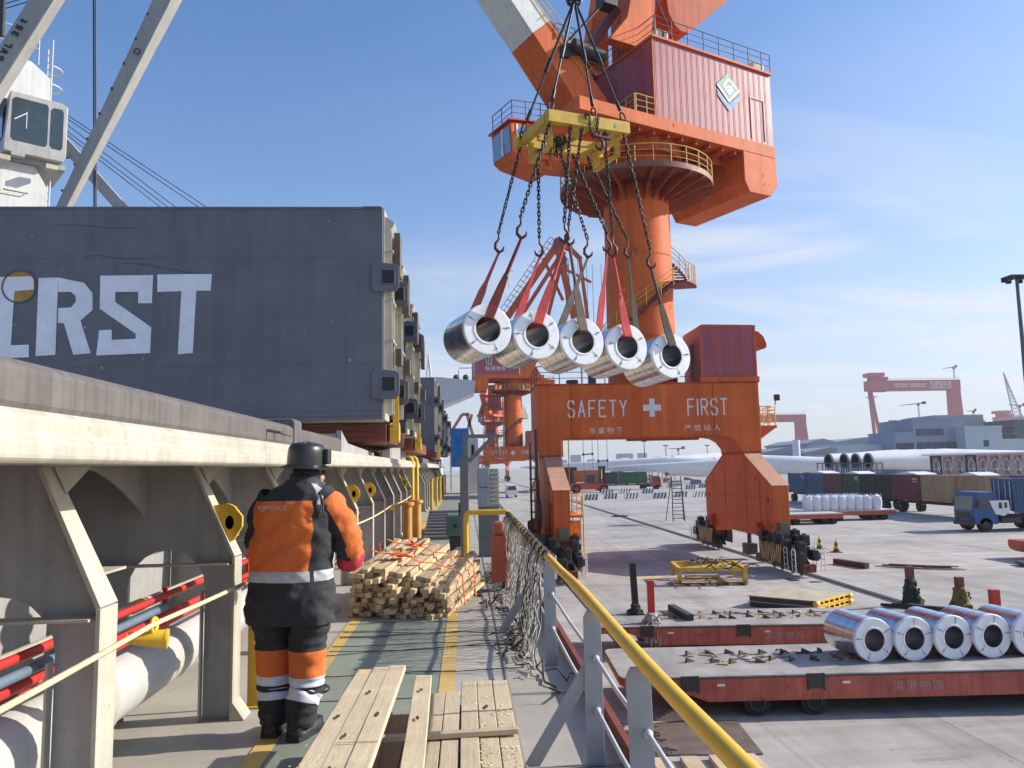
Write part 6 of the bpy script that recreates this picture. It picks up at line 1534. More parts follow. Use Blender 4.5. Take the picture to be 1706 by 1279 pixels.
q = MB(); q.prism([(24.6, 1.95), (26.6, 1.75), (26.5, 3.6), (24.9, 3.7)], 'y', 157.4, 159.2); q.build('cab', GLASS, t)
q = MB()
for x in (24.55, 26.5): q.bx(x, x+.15, 157.3, 157.45, 1.7, 3.8)
q.bx(24.5, 26.7, 157.2, 159.4, 3.75, 3.9); q.build('cab_frame', STK, t)
q = MB()
for x in (27.6, 28.4): q.bx(x, x+.25, 157.2, 159.4, 1.0, 5.4)
q.bx(27.5, 28.8, 157.1, 159.5, 4.9, 5.3); q.bx(27.5, 28.8, 157.1, 159.5, 2.4, 2.7); q.build('mast', BLACK, t)
for x in (22.6, 28.3):
    q = MB(); q.cyl((x, 156.6, .85), (x, 160, .85), .85, n=18); q.build('wheel', RUBBER, t)
    q = MB(); q.cyl((x, 156.58, .85), (x, 160.02, .85), .4, n=12); q.build('rim', RED, t)
# striped barriers
BAR = [(985, 833), (1017, 831), (1052, 831), (1099, 830), (1012, 823), (1041, 822), (1079, 822), (1134, 828), (1166, 828), (1150, 815), (1120, 812), (1172, 812)]
STW, STRD = M_('barrier_white', (.74, .73, .70), .6), M_('barrier_black', (.06, .05, .05), .6)
proto = None
for i, (px, py) in enumerate(BAR):
    p = QZ(px, py)
    if proto is None:
        t = thing('striped_barrier', 'low black and white striped barrier block, nearest to the red stacker', 'barrier', (0, 0, 0), 0, 'striped barriers across the far quay')
        q = MB(); q.prism([(-.35, 0), (.35, 0), (.2, .55), (.15, .95), (-.15, .95), (-.2, .55)], 'x', -1.1, 1.1); q.build('block', STW, t)
        q = MB()
        for k in range(4):
            u = -1.05+k*.55; q.add([(u, -.352, .02), (u+.25, -.352, .02), (u+.45, -.205, .54), (u+.2, -.205, .54)], [(0, 1, 2, 3)]); q.add([(u+.2, -.202, .56), (u+.45, -.202, .56), (u+.55, -.155, .94), (u+.3, -.155, .94)], [(0, 1, 2, 3)])
        q.build('stripe', STRD, t); proto = t
    else:
        t = copy_tree(proto); t['label'] = 'low striped barrier block in the line across the far quay'
    t.location = (p.x, p.y, .004); t.rotation_euler = (0, 0, (i*37 % 11-5)*.03)
# turbine blades and their frames
BLADE = M_('blade_white', (.72, .72, .72), .4, var=.05, vs=.2)
FRM = M_('frame_slate', (.14, .15, .20), .6, var=.2)
def blade(label, root, d, L_, r0, flat=.0):
    root, d = V(root), V(d).normalized(); t = thing('turbine_blade', label, 'turbine blade', root, 0, 'white wind turbine blades stored beyond the containers')
    sd = d.cross(V((0, 0, 1))).normalized(); up = sd.cross(d); N = 20; vs = []; prof = [(0, 1, 1), (.03, 1, 1), (.08, 1.0, .95), (.18, 1.25, .8), (.26, 1.35, .62), (.45, 1.0, .42), (.7, .65, .25), (.92, .35, .12), (1, .08, .04)]
    for s, w, h in prof:
        for k in range(N):
            a = 2*math.pi*k/N; vs.append(root+d*(L_*s)+up*(r0*w*math.cos(a))+sd*(r0*h*math.sin(a)))
    m = MB(); m.add(vs, [(i*N+k, i*N+(k+1) % N, (i+1)*N+(k+1) % N, (i+1)*N+k) for i in range(len(prof)-1) for k in range(N)], True)
    m.build('shell', BLADE, t, fix=True)
    m = MB(); m.lathe([(r0*.80, -.02), (r0*1.01, -.02), (r0*1.01, .3)], root, 24, d); m.build('root_ring', M_('root_ring', (.16, .16, .17), .5), t)
    m = MB(); m.lathe([(r0*.80, -.02), (r0*.8, 3.0), (0, 3.0)], root, 24, d); m.build('root_bore', BLACK, t)
    fr = MB()
    for (a, b) in ((-1.5, -1), (1.5, -1)):
        pass
    return t
Yb = 150
nmB = ['leftmost blade root of four facing left', 'second blade root of four facing left', 'third blade root of four facing left', 'rightmost nearest blade of four, long body running right']
for i, px in enumerate((1380, 1406, 1425, 1446)):
    yb = Yb-4*i+6; c = QY(px, 768, yb); blade('white turbine blade, '+nmB[i], c, (.99, .12-.02*i, .003), 62, 1.55)
    t = thing('blade_cradle', 'slate steel frame under the '+['leftmost', 'second', 'third', 'rightmost'][i]+' blade root', 'frame', (c.x, c.y, 0), 0, 'blade root frames')
    m = MB()
    for k in range(4):
        xx = c.x-1.6+k*1.1
        m.bx(xx, xx+.16, c.y-1.9, c.y-1.74, .01, c.z-.3); m.bx(xx, xx+.16, c.y+1.74, c.y+1.9, .01, c.z-.3)
    for z in (.9, 2.0, c.z-.5): m.bx(c.x-1.7, c.x+1.9, c.y-1.95, c.y-1.8, z, z+.16); m.bx(c.x-1.7, c.x+1.9, c.y+1.8, c.y+1.95, z, z+.16)
    for k in range(3):
        xx = c.x-1.6+k*1.1; m.beam((xx, c.y-1.85, 1.0), (xx+1.1, c.y-1.85, 2.05), .1, .1, up=(0, 1, 0)); m.beam((xx+1.1, c.y-1.7, 1.0), (xx, c.y-1.7, 2.05), .1, .1, up=(0, 1, 0))
    m.build('frame_bars', FRM, t)
for i, (px, py, yb, d, L_, r_) in enumerate(((1376, 773, 175, (-1, .03, 0), 52, 1.7), (1190, 772, 215, (-1, .05, 0), 55, 1.7), (1120, 770, 235, (1, .2, 0), 60, 2.0), (1110, 783, 225, (1, -.02, 0), 48, 1.7), (1018, 776, 250, (-1, 0, 0), 14, 1.6), (1060, 774, 240, (-1, 0, 0), 16, 1.7))):
    blade(['white turbine blade running left behind the portal leg', 'white turbine blade behind the right portal leg', 'upper long white blade seen through the portal', 'lower long white blade seen through the portal', 'short white blade end above the orange container', 'white blade end between two slate racks'][i], QY(px, py, yb), d, L_, r_)
for i, (px0, px1, yy) in enumerate(((1018, 1037, 230), (1058, 1086, 230))):
    a, b = QY(px0, 779, yy), QY(px1, 779, yy)
    t = thing('storage_rack', ['slate storage rack, left of two seen through the portal', 'slate storage rack, right of two seen through the portal'][i], 'rack', (a.x, yy, 0), 0, 'slate racks under the portal'); m = MB(); n = 6
    for k in range(n+1):
        x = a.x+(b.x-a.x)*k/n; m.bx(x-.12, x+.12, yy-.1, yy+.1, .01, 6.0)
    for z in (.8, 2.1, 3.4, 4.7, 5.8): m.bx(a.x, b.x, yy-.13, yy+.13, z, z+.28)
    m.build('rack_bars', FRM, t)
# A-shaped blade stands
t = thing('blade_stand', 'grey lattice stand propping the blades beyond the red truck', 'stand', QZ(1112, 800)); p = QZ(1112, 800); m = MB()
for k in range(3):
    for s in (-1, 1): m.beam((p.x+k*1.6-2+s*1.6, p.y, .1), (p.x+k*1.6-2+s*.2, p.y, 7-k*.6), .22, .22, up=(0, 1, 0))
m.build('stand_bars', FRM, t)
# decorated tower frames with arches, in a row at the right
AR = M_('frame_pink', (.58, .36, .33), .6, var=.25, vs=1.5); ARW = M_('arch_white', (.70, .70, .72), .6, var=.1); ARD = M_('frame_dark', (.05, .035, .04), .6)
for k in range(9):
    px = 1552+k*19.5; y = 118-k*2.6; c = QY(px+9, 779, y); w = 19.5*y/1280*.97
    t = thing('arched_frame', ['first arched frame of the row, dark', 'second arched frame from the left, pale', 'third arched frame from the left, pinkish', 'fourth arched frame from the left, dark edged', 'fifth arched frame, in the middle of the row', 'sixth arched frame from the left', 'seventh arched frame from the left', 'eighth arched frame from the left', 'last arched frame at the right edge'][k], 'frame', (c.x, y, 2.6), 0, 'arched white frames stacked behind the containers')
    ed = ARD if k in (0, 3) else AR
    m = MB(); x0, x1 = c.x-w/2, c.x+w/2; z0, z1 = 3.0, 6.0-.0*k
    m.bx(x0, x0+.22, y, y+.3, z0, z1); m.bx(x1-.22, x1, y, y+.3, z0, z1); m.bx(x0+.22, x1-.22, y, y+.3, z1-.2, z1); m.bx(x0+.22, x1-.22, y, y+.3, z0, z0+.15); m.build('edge_bar', ed, t)
    m = MB(); m.bx(x0+.23, x1-.23, y+.25, y+.29, z0+.16, z1-.21); m.build('backing', M_('backing_grey', (.35, .34, .35), .7), t)
    m = MB(); m.tube([(c.x+(w*.36)*math.cos(a), y+.1, z0+.9+1.45*math.sin(a)) for a in [math.pi*j/10 for j in range(11)]], .10, 5); m.tube([(c.x-w*.3, y+.1, z0+.2), (c.x, y+.1, z1-.6), (c.x+w*.3, y+.1, z0+.2)], .07, 5); m.bx(c.x-w*.36, c.x+w*.36, y+.05, y+.15, z0+.8, z0+.95); m.build('arch_bar', ARW, t)
    m = MB(); m.bx(x0, x1, y-.05, y+2.4, z1+.002, z1+.22); m.build('top_cover', WHITE, t)
    m = MB(); m.bx(x0, x0+.3, y, y+2, .01, z0-.002); m.bx(x1-.3, x1, y, y+2, .01, z0-.002); m.build('support', DARK, t)

# ---------------------------------------------------------------- buildings
def building(label, px0, px1, pyt, y, depth, mat, rows=(), roof=None, rz=0.0, cat='building', name='office_building', win=(.8, 1.6), name2='window', winmat=None):
    a, b = QY(px0, pyt, y), QY(px1, pyt, y); h = (a.z+b.z)/2; w = b.x-a.x
    t = thing(name, label, cat, (a.x, y, 0)); m = MB(); m.bx(a.x, b.x, y, y+depth, 0.005, h); m.build('wall', mat, t)
    m = MB(); m.bx(a.x-.2, b.x+.2, y-.2, y+depth+.2, h+.002, h+.7); m.build('roof', roof or mat, t)
    proto = None
    for (z, n, u0, u1) in rows:
        for k in range(n):
            x = a.x+w*(u0+(u1-u0)*(k+.5)/n)
            if proto is None:
                q = MB(); q.bx(-win[0]/2, win[0]/2, -.10, -.02, 0, win[1]); proto = q.build(name2, winmat or GLASS); me = proto.data; proto.parent = t
                proto.location = (x-a.x, 0, z)
            else:
                o = bpy.data.objects.new(name2, me); COL.objects.link(o); o.parent = t; o.location = (x-a.x, 0, z)
    return t
OFF = M_('office_wall', (.24, .29, .37), .7, var=.06, vs=.2); OFF2 = M_('office_side', (.42, .50, .54), .7, var=.05, vs=.2)
BW = M_('blue_window', (.03, .04, .09), .3)
building('blue grey office block with narrow windows behind the blades, left wing', 1490, 1523, 722, 300, 20, OFF, [(4, 8, .05, .95), (9.5, 8, .05, .95)], win=(.85, 2.6), winmat=BW)
building('taller blue grey office block with narrow windows, middle wing', 1520, 1604, 700, 304, 26, OFF, [(4, 18, .05, .95), (9.5, 18, .05, .95), (15, 10, .05, .6)], win=(.85, 2.8), winmat=BW)
building('pale teal office end wall right of the blue grey block', 1607, 1669, 712, 298, 22, OFF2, [(4, 1, .5, .6), (10, 1, .5, .6)], win=(2.2, 2.6), winmat=BW)
building('white low building with a row of dark windows left of the office', 1421, 1492, 743, 310, 14, M_('low_white', (.55, .58, .64), .7), [(3.5, 19, .02, .98)], win=(1.0, 3.4), name='low_building', winmat=BW)
WH = M_('warehouse_blue', (.34, .39, .48), .7, var=.06, vs=.1); WHR = M_('warehouse_roof', (.24, .28, .33), .7)
for i, (p0, p1, pt, y) in enumerate(((1345, 1395, 733, 420), (1393, 1492, 731, 430), (1268, 1345, 749, 380), (1340, 1425, 748, 372))):
    a, b = QY(p0, pt, y), QY(p1, pt, y); h = a.z-2.5
    t = thing('warehouse', ['left tall grey blue warehouse behind the blades', 'right long grey blue warehouse behind the low white building', 'low warehouse with blue roof behind the portal leg', 'low warehouse with blue roof left of the white building'][i], 'warehouse', (a.x, y, 0))
    m = MB(); m.bx(a.x, b.x, y, y+60, .005, h); m.build('wall', WH, t)
    m = MB(); m.prism([(a.x-1, h+.01), (b.x+1, h+.01), (b.x+1, h+.8), ((a.x+b.x)/2, h+3.2), (a.x-1, h+.8)], 'y', y-1, y+61); m.build('roof', WHR, t)
    m = MB(); m.bx(a.x+2, b.x-2, y-.1, y-.02, h*.62, h*.72); m.build('window_band', BW, t)
q = QY(1326, 733, 350); m = MB(); m.cyl((q.x, 350, .005), (q.x, 350, q.z), 1.7, n=16); tag(m.build('silo', M_('silo_white', (.62, .66, .72), .6)), 'slim white silo in front of the warehouses', 'silo')
# unfinished building under scaffold behind the office, dark layered stack at the far right
t = thing('scaffolded_building', 'grey building under scaffolding rising behind the office roof', 'building', (150, 420, 0)); 
for k in range(5):
    a, b = QY(1550+k*2, 712-5*k, 425), QY(1650-k*4, 712-5*k, 425); m = MB(); m.bx(a.x, b.x, 425, 460, a.z-1.6, a.z); m.build('floor_slab', M_('slab_grey', (.30, .32, .34), .8), t)
a, b = QY(1560, 712, 426), QY(1640, 690, 426); m = MB(); m.bx(a.x, b.x, 427, 455, .005, b.z); m.build('core', M_('core_grey', (.30, .32, .35), .8), t)
t = thing('stacked_sections', 'dark layered steel stack at the far right edge', 'stack', (250, 400, 0))
for k in range(9):
    a, b = QY(1688+(k % 3)*3, 733-4.3*k, 400), QY(1730, 733-4.3*k, 400); m = MB(); m.bx(a.x, b.x, 400, 430, a.z-1.2, a.z+.05); m.build('layer', M_('layer_dark', (.10, .12, .13), .7), t)
building('long low pale building at the far right behind the office', 1668, 1760, 733, 320, 20, M_('far_pale', (.42, .47, .48), .7), [(3, 6, .05, .9)], win=(1.2, 4.5), name='low_building', winmat=BW)

# ---------------------------------------------------------------- gantry cranes and tower cranes far off
PINK = M_('gantry_red', (.46, .085, .095), .6, var=.06, vs=.02); PINKW = M_('gantry_letter', (.75, .70, .68), .6)
def gantry(label, px0, px1, pyt, pyb, y, legs, letters=True):
    a, b = QY(px0, pyt, y), QY(px1, pyt, y); h = a.z-QY(px0, pyb, y).z; zt = (a.z+b.z)/2
    t = thing('gantry_crane', label, 'gantry crane', (a.x, y, 0), 0, 'far red shipyard gantry cranes')
    m = MB(); m.bx(a.x, b.x, y, y+12, zt-h, zt); m.build('girder', PINK, t)
    m = MB()
    for k in range(30): x = a.x+(b.x-a.x)*(.2+.8*k/30); m.bx(x, x+.3, y, y+.3, zt, zt+2.2)
    m.bx(a.x+(b.x-a.x)*.2, b.x, y, y+.3, zt+1.9, zt+2.2); m.build('girder_railing', PINK, t)
    w = b.x-a.x
    if legs[0]:
        x = a.x+w*.04; m = MB()
        m.beam((x-1.2, y+6, zt-h), (x-3, y-6, .01), 3, 3, up=(1, 0, 0)); m.beam((x+.5, y+6, zt-h), (x+13, y+6, .01), 3, 3, up=(0, 1, 0), w2=2.4)
        m.beam((x-1, y+2, zt*.34), (x+9, y+6, zt*.34), 1, 1); m.bx(x-5, x+4, y-1, y+8, zt-h-8, zt-h-7); m.build('hinged_leg', PINK, t)
    if legs[1]:
        x = b.x; m = MB(); m.prism([(x-12, zt-h-.01), (x, zt-h-.01), (x+4.5, .01), (x-3, .01), (x-5, zt*.22), (x-6, .01), (x-13, .01)], 'y', y+1, y+11); m.build('rigid_leg', PINK, t)
    m = MB()
    m.bx(a.x+.5, a.x+w*.17, y-2, y+14, zt+5, zt+9.5); m.bx(a.x+w*.06, a.x+w*.21, y-1, y+13, zt+.5, zt+4.5); m.bx(a.x+w*.04, a.x+w*.1, y, y+12, zt, zt+5); m.bx(a.x+w*.05, a.x+w*.2, y+2, y+8, zt-h-1.2, zt-h-.1); m.build('trolley', PINK, t)
    if letters:
        r = random.Random(2); m = MB()
        for (u0, u1, n, hh) in ((.28, .43, 9, .24), (.45, .63, 11, .24), (.67, .90, 9, .42)):
            for k in range(n):
                x = a.x+w*(u0+(u1-u0)*k/n); ww = w*(u1-u0)/n*.78; zc = zt-h*.5; H2 = h*hh/2*1.6
                m.add([(x, y-.05, zc-H2), (x+ww*.25, y-.05, zc-H2), (x+ww*.25, y-.05, zc+H2), (x, y-.05, zc+H2)], [(0, 1, 2, 3)])
                for zz in (-1, 0 if r.random() < .6 else .4, .85): m.add([(x+ww*.26, y-.05, zc+H2*zz), (x+ww, y-.05, zc+H2*zz), (x+ww, y-.05, zc+H2*(zz+.18)), (x+ww*.26, y-.05, zc+H2*(zz+.18))], [(0, 1, 2, 3)])
                if r.random() < .6: m.add([(x+ww*.78, y-.06, zc-H2), (x+ww, y-.06, zc-H2), (x+ww, y-.06, zc+H2), (x+ww*.78, y-.06, zc+H2)], [(0, 1, 2, 3)])
        m.build('white_lettering', PINKW, t)
    return t
gantry('largest far red gantry crane, whole above the office roofs', 1447, 1600, 633, 650, 900, (1, 1))
gantry('far red gantry crane half hidden by the portal leg, left', 1195, 1343, 691, 703, 1000, (0, 1), False)
gantry('far red gantry crane cut off at the right edge', 1662, 1790, 693, 704, 1150, (1, 0), False)
TCG = M_('tower_crane_grey', (.16, .17, .19), .6)
def tower_crane(label, px, pyb, pyt, y, jl, jr, tilt=0.0, lattice=True):
    b = QY(px, pyb, y); tp = QY(px, pyt, y); s = y/1280
    t = thing('tower_crane', label, 'tower crane', (tp.x, y, b.z if pyb < 760 else 0), 0, 'far tower cranes'); z0 = max(0.01, b.z)
    m = MB(); w = 2.2*s
    for dx in (-w/2, w/2): m.bx(tp.x+dx-.25*s, tp.x+dx+.25*s, y, y+.5*s, z0, tp.z)
    n = 12
    for k in range(n): za, zb = z0+(tp.z-z0)*k/n, z0+(tp.z-z0)*(k+1)/n; m.beam((tp.x-w/2, y, za), (tp.x+w/2, y, zb), .4*s, .4*s, up=(0, 1, 0))
    m.build('mast', TCG, t)
    m = MB(); m.beam((tp.x, y, tp.z), (tp.x-jl*s, y, tp.z-tilt*s), 1.6*s, 1.6*s, up=(0, 0, 1), w2=.8*s, h2=.8*s); m.beam((tp.x, y, tp.z), (tp.x+jr*s, y, tp.z+tilt*s*.4), 1.8*s, 1.8*s); m.build('jib', TCG, t)
    m = MB(); m.box((tp.x+jr*s*.85, y, tp.z+1.2*s), (jr*s*.5, 3*s, 4.5*s)); m.box((tp.x, y, tp.z-2.5*s), (3*s, 3*s, 3*s)); m.build('counterweight', DARK, t)
tower_crane('tower crane standing on the roof line left of the big gantry leg', 1530, 716, 672, 520, 34, 12, 3)
tower_crane('small tower crane on top of the largest gantry', 1589, 629, 611, 905, 20, 5, 3)
tower_crane('low tower crane half hidden behind the scaffolded building', 1622, 700, 684, 700, 12, 4, 1)
tower_crane('tower crane seen through the portal, long jib to the left', 1130, 776, 747, 700, 17, 10, 0)
tower_crane('tower crane mast rising at the right edge before the gantry', 1699, 700, 675, 640, 22, 10, -1)
m = MB(); a, b = QY(1672, 621, 600), QY(1698, 700, 600)
d = b-a
for s in (-1, 1):
    m.beam(a, b+V((s*4, 0, 0)), .7, .7, up=(0, 1, 0))
for k in range(14):
    p, q = a+d*(k/14), a+d*((k+1)/14); ww = 4*k/14; m.beam(p+V((-ww, 0, 0)), q+V((ww, 0, 0)), .4, .4, up=(0, 1, 0)); m.beam(p+V((ww, 0, 0)), q+V((-ww, 0, 0)), .4, .4, up=(0, 1, 0))
tag(m.build('lattice_boom', M_('boom_pale', (.5, .5, .48), .6)), 'pale lattice crane boom leaning left at the far right edge', 'crane boom')
m = MB(); a = QY(1488, 703, 600)
for k in range(4): m.bx(a.x-3+k*1.8, a.x-2.4+k*1.8, 600, 600.5, 0.01, a.z-2*abs(k-1.5))
m.box((a.x, 600, a.z), (6, 3, 3)); 
for k in range(6): m.beam((a.x-3, 600, 4+k*5), (a.x+3, 600, 9+k*5), .5, .5, up=(0, 1, 0))
tag(m.build('lattice_tower', TCG), 'short lattice tower left of the office roof', 'tower')
# light mast at the right
t = thing('light_mast', 'tall floodlight mast at the right edge with a ring of lamps', 'light mast', (55, 80, 0)); a = QY(1694, 462, 75)
m = MB(); m.cyl((a.x, 75, .01), (a.x, 75, a.z), .30, .16, n=12); m.build('pole', M_('mast_green', (.06, .11, .14), .5), t)
m = MB(); m.box((a.x+.1, 75, a.z+.05), (2.5, 1.6, .16)); m.build('lamp_ring', STEELD, t)
for k in range(7):
    m = MB(); an = 2*math.pi*k/7; m.box((a.x+.1+1.3*math.cos(an), 75+1.0*math.sin(an), a.z-.22), (.42, .35, .40)); m.build('lamp', STEELD, t)
# thin poles and hanging lifting beams seen through the portal
for i, (px, pt, y) in enumerate(((1073, 735, 320), (1109, 742, 330), (1178, 742, 350))):
    a = QY(px, pt, y); m = MB(); m.cyl((a.x, y, .01), (a.x, y, a.z), .25, .15, n=8); m.box((a.x, y, a.z), (2.2, .6, .4)); tag(m.build('lamp_post', STEELD), ['thick dark lamp post seen through the portal', 'slim lamp post right of the thick one through the portal', 'slim lamp post beside the right portal leg'][i], 'lamp post')
for i, (px0, px1, py, y) in enumerate(((972, 987, 757, 150), (997, 1012, 768, 152))):
    t = thing('lifting_beam', ['hanging lifting beam on long ropes, left one through the portal', 'hanging lifting beam on long ropes, right one through the portal'][i], 'lifting beam', QY((px0+px1)/2, py, y), 0, 'lifting beams hanging through the portal')
    a, b = QY(px0, py, y), QY(px1, py-1, y); m = MB(); m.beam(a, b, .22, .22); m.sphere(a, .28, 8, 6); m.sphere(b, .28, 8, 6); m.build('beam', STEELD, t)
    m = MB()
    for p in (a, b): m.cyl(p, p+V((0, 0, 40)), .05, n=5); m.cyl(p, p+V((.1, 0, -4.0)), .04, n=5)
    m.build('rope', STEELD, t)
# skyline blocks beyond everything
SKY_ = M_('skyline_grey', (.30, .32, .36), .8)
r = random.Random(12)
for i in range(26):
    px = 905+i*24+r.uniform(-8, 8); y = 1500+r.uniform(0, 500); pt = r.uniform(756, 768) if px < 1300 else r.uniform(750, 764)
    a = QY(px, pt-.02*(px-853)+2, y); w = r.uniform(8, 22)*y/1280; m = MB(); m.bx(a.x, a.x+w, y, y+40, .01, max(8, a.z)); tag(m.build('far_building', SKY_), 'pale hazy block on the far skyline', 'building', 'blocks on the far skyline')
    if r.random() < .0: pass
# storage clutter along the far quay: low piles, pipes
for i in range(20):
    px = r.uniform(950, 1240); y = r.uniform(190, 260); c = QY(px, 790, y); m = MB(); L2 = r.uniform(1.5, 4)
    m.prism([(c.x, .01), (c.x+L2, .01), (c.x+L2*.9, r.uniform(.6, 1.6)), (c.x+L2*.1, r.uniform(.6, 1.6))], 'y', y, y+2); tag(m.build('cargo_pile', M_('pile_'+str(i % 4), [(.45, .46, .50), (.15, .17, .25), (.40, .16, .12), (.55, .53, .5)][i % 4], .7)), 'small pile of cargo lying on the far quay beneath the blades', 'cargo pile', 'cargo piles on the far quay')
# far along the ship: bridge wing, red and white booms
t = thing('bridge_wing', 'pale grey bridge wing with two lamps high above the far deck', 'bridge wing', (-3, 110, 12))
a, b, c, d = QY(733, 628, 110), QY(792, 634, 110), QY(790, 654, 110), QY(733, 678, 110)
m = MB(); m.prism([(p.x, p.z) for p in (a, b, c, d)][::-1], 'y', 110, 116); m.bx(-26, a.x-.01, 110, 118, 3.9, a.z); m.build('wing', M_('wing_grey', (.50, .51, .54), .6), t)
m = MB()
for px in (760, 776): p = QY(px, 628, 110); m.sphere((p.x, 110.5, p.z), .45, 10, 8)
for px in (764, 788): p = QY(px, 628, 110); m.bx(p.x-.04, p.x+.04, 112, 112.1, p.z-.5, p.z+1.3)
p, q = QY(764, 613, 112), QY(788, 613, 112); m.bx(p.x, q.x, 112, 112.1, p.z-.05, p.z+.05); m.build('lamp', DARK, t)
t = thing('harbour_crane', 'distant red and white lattice crane between the ship and the second crane', 'crane', (-2, 260, 0))
RWB = M_('boom_red_white', (.60, .18, .15), .6)
for (x0, y0, x1, y1) in ((778, 690, 800, 770), (786, 690, 768, 760), (742, 735, 770, 690), (770, 690, 782, 690), (756, 760, 776, 745)):
    m = MB(); m.beam(QY(x0, y0, 260), QY(x1, y1, 260), 1.0, 1.0, up=(0, 1, 0)); m.build('boom', RWB, t)
m = MB()
for px in (709, 716, 720): m.cyl(QY(px, 640, 150), QY(714, 590, 150), .12, n=5)
m.cyl(QY(714, 592, 150), QY(640, 612, 150), .06, n=5); tag(m.build('far_mast', WHITE), 'slim white mast with stays above the tall pale hatch cover', 'mast')

t = thing('white_van', 'white van parked beyond the second crane on the quay', 'van', (8.5, 140, 0))
m = MB(); m.prism([(7.4, .5), (9.4, .5), (9.4, 1.4), (9.2, 2.3), (7.6, 2.3), (7.4, 1.4)], 'y', 140, 145); m.build('body', WHITE, t, bevel=.05)
m = MB(); m.prism([(7.6, 1.4), (9.2, 1.4), (9.05, 2.1), (7.75, 2.1)], 'y', 139.95, 139.99); m.build('windscreen', GLASS, t)
for x in (7.5, 9.1):
    m = MB(); m.cyl((x, 141, .35), (x+.2, 141, .35), .35, n=14); m.cyl((x, 144, .35), (x+.2, 144, .35), .35, n=14); m.build('wheel', RUBBER, t)
# ---------------------------------------------------------------- haze over the harbour
hv = bpy.data.materials.new('haze'); hv.use_nodes = True; hn = hv.node_tree; hn.nodes.clear()
ho = hn.nodes.new('ShaderNodeOutputMaterial'); hp_ = hn.nodes.new('ShaderNodeVolumePrincipled')
hp_.inputs['Color'].default_value = (.90, .93, 1, 1); hp_.inputs['Density'].default_value = 0.00017; hp_.inputs['Anisotropy'].default_value = 0.2
hn.links.new(hp_.outputs[0], ho.inputs['Volume'])
m = MB(); m.bx(-1700, 2500, -120, 3100, -6.2, 190); tag(m.build('haze', hv), kind='stuff')
# ================================================================ worker on deck
pr = thing('person', 'person in black and orange work jacket with black hard hat, seen from behind', 'person', (-1.10, 5.1, DZ))
PX_, PY_ = -1.12, 5.12
SKIN = M_('skin', (.45, .27, .19), .55)
CLB = M_('cloth_black', (.026, .026, .029), .85, var=.2, vs=2.5, bump=.5, bs=45, fine=.15); CLO = M_('cloth_orange', (.66, .15, .028), .85, var=.14, vs=2.5, bump=.4, bs=45, fine=.1)
CLG = M_('reflective_grey', (.42, .43, .44), .6, var=.12, vs=8, bump=.4, bs=25); CLW = M_('reflective_white', (.62, .64, .68), .5, var=.1, vs=8)
GLV = M_('glove_red', (.42, .03, .05), .8, var=.3, vs=8, bump=.6, bs=30)
# continuous body under the clothes: joints with radii, skinned and subdivided
J = {'pel': (0, 0, .95, .13), 'sp': (0, .02, 1.15, .13), 'ch': (0, .03, 1.36, .15), 'nk': (.02, .05, 1.52, .065), 'hd': (.05, .07, 1.62, .085), 'ht': (.055, .08, 1.72, .075),
     'hl': (-.11, 0, .90, .09), 'kl': (-.10, .02, .50, .065), 'al': (-.10, .0, .10, .045), 'tl': (-.10, .15, .05, .04),
     'hr': (.10, 0, .90, .09), 'kr': (.10, -.01, .50, .065), 'ar': (.09, -.04, .10, .045), 'tr': (.13, .11, .05, .04),
     'sr': (.20, .03, 1.44, .06), 'er': (.33, .09, 1.16, .046), 'wr': (.295, .25, 1.06, .034), 'pr': (.275, .30, 1.04, .032),
     'sl': (-.19, .03, 1.42, .065), 'el': (-.26, .12, 1.14, .048), 'wl': (-.06, .36, 1.10, .034), 'pl': (.0, .42, 1.09, .032)}
E_ = [('pel', 'sp'), ('sp', 'ch'), ('ch', 'nk'), ('nk', 'hd'), ('hd', 'ht'), ('pel', 'hl'), ('hl', 'kl'), ('kl', 'al'), ('al', 'tl'), ('pel', 'hr'), ('hr', 'kr'), ('kr', 'ar'), ('ar', 'tr'),
      ('ch', 'sr'), ('sr', 'er'), ('er', 'wr'), ('wr', 'pr'), ('ch', 'sl'), ('sl', 'el'), ('el', 'wl'), ('wl', 'pl')]
def skin_obj(name, nodes, edges, root, mat, parent, sub=2):
    ks = list(nodes); me = bpy.data.meshes.new(name); me.from_pydata([(nodes[k][0]+PX_, nodes[k][1]+PY_, nodes[k][2]+DZ) for k in ks], [(ks.index(a), ks.index(b)) for a, b in edges], [])
    o = bpy.data.objects.new(name, me); COL.objects.link(o)
    o.modifiers.new('skin', 'SKIN'); sb = o.modifiers.new('sub', 'SUBSURF'); sb.levels = sub; sb.render_levels = sub
    if not me.skin_vertices: me.attributes.new('skin', 'FLOAT2', 'POINT') if False else None
    for i, k in enumerate(ks):
        sv = me.skin_vertices[0].data[i]; sv.radius = (nodes[k][3], nodes[k][3]); sv.use_root = (k == root)
    dg = bpy.context.evaluated_depsgraph_get(); dg.update()
    m2 = bpy.data.meshes.new_from_object(o.evaluated_get(dg)); bpy.data.objects.remove(o)
    m2.materials.clear(); m2.materials.append(mat); M = root_inv(parent)
    for v in m2.vertices: v.co = M @ v.co
    for p in m2.polygons: p.use_smooth = True
    m2.update(); o = bpy.data.objects.new(name, m2); COL.objects.link(o); o.parent = parent
    return o
skin_obj('body', J, E_, 'pel', SKIN, pr)
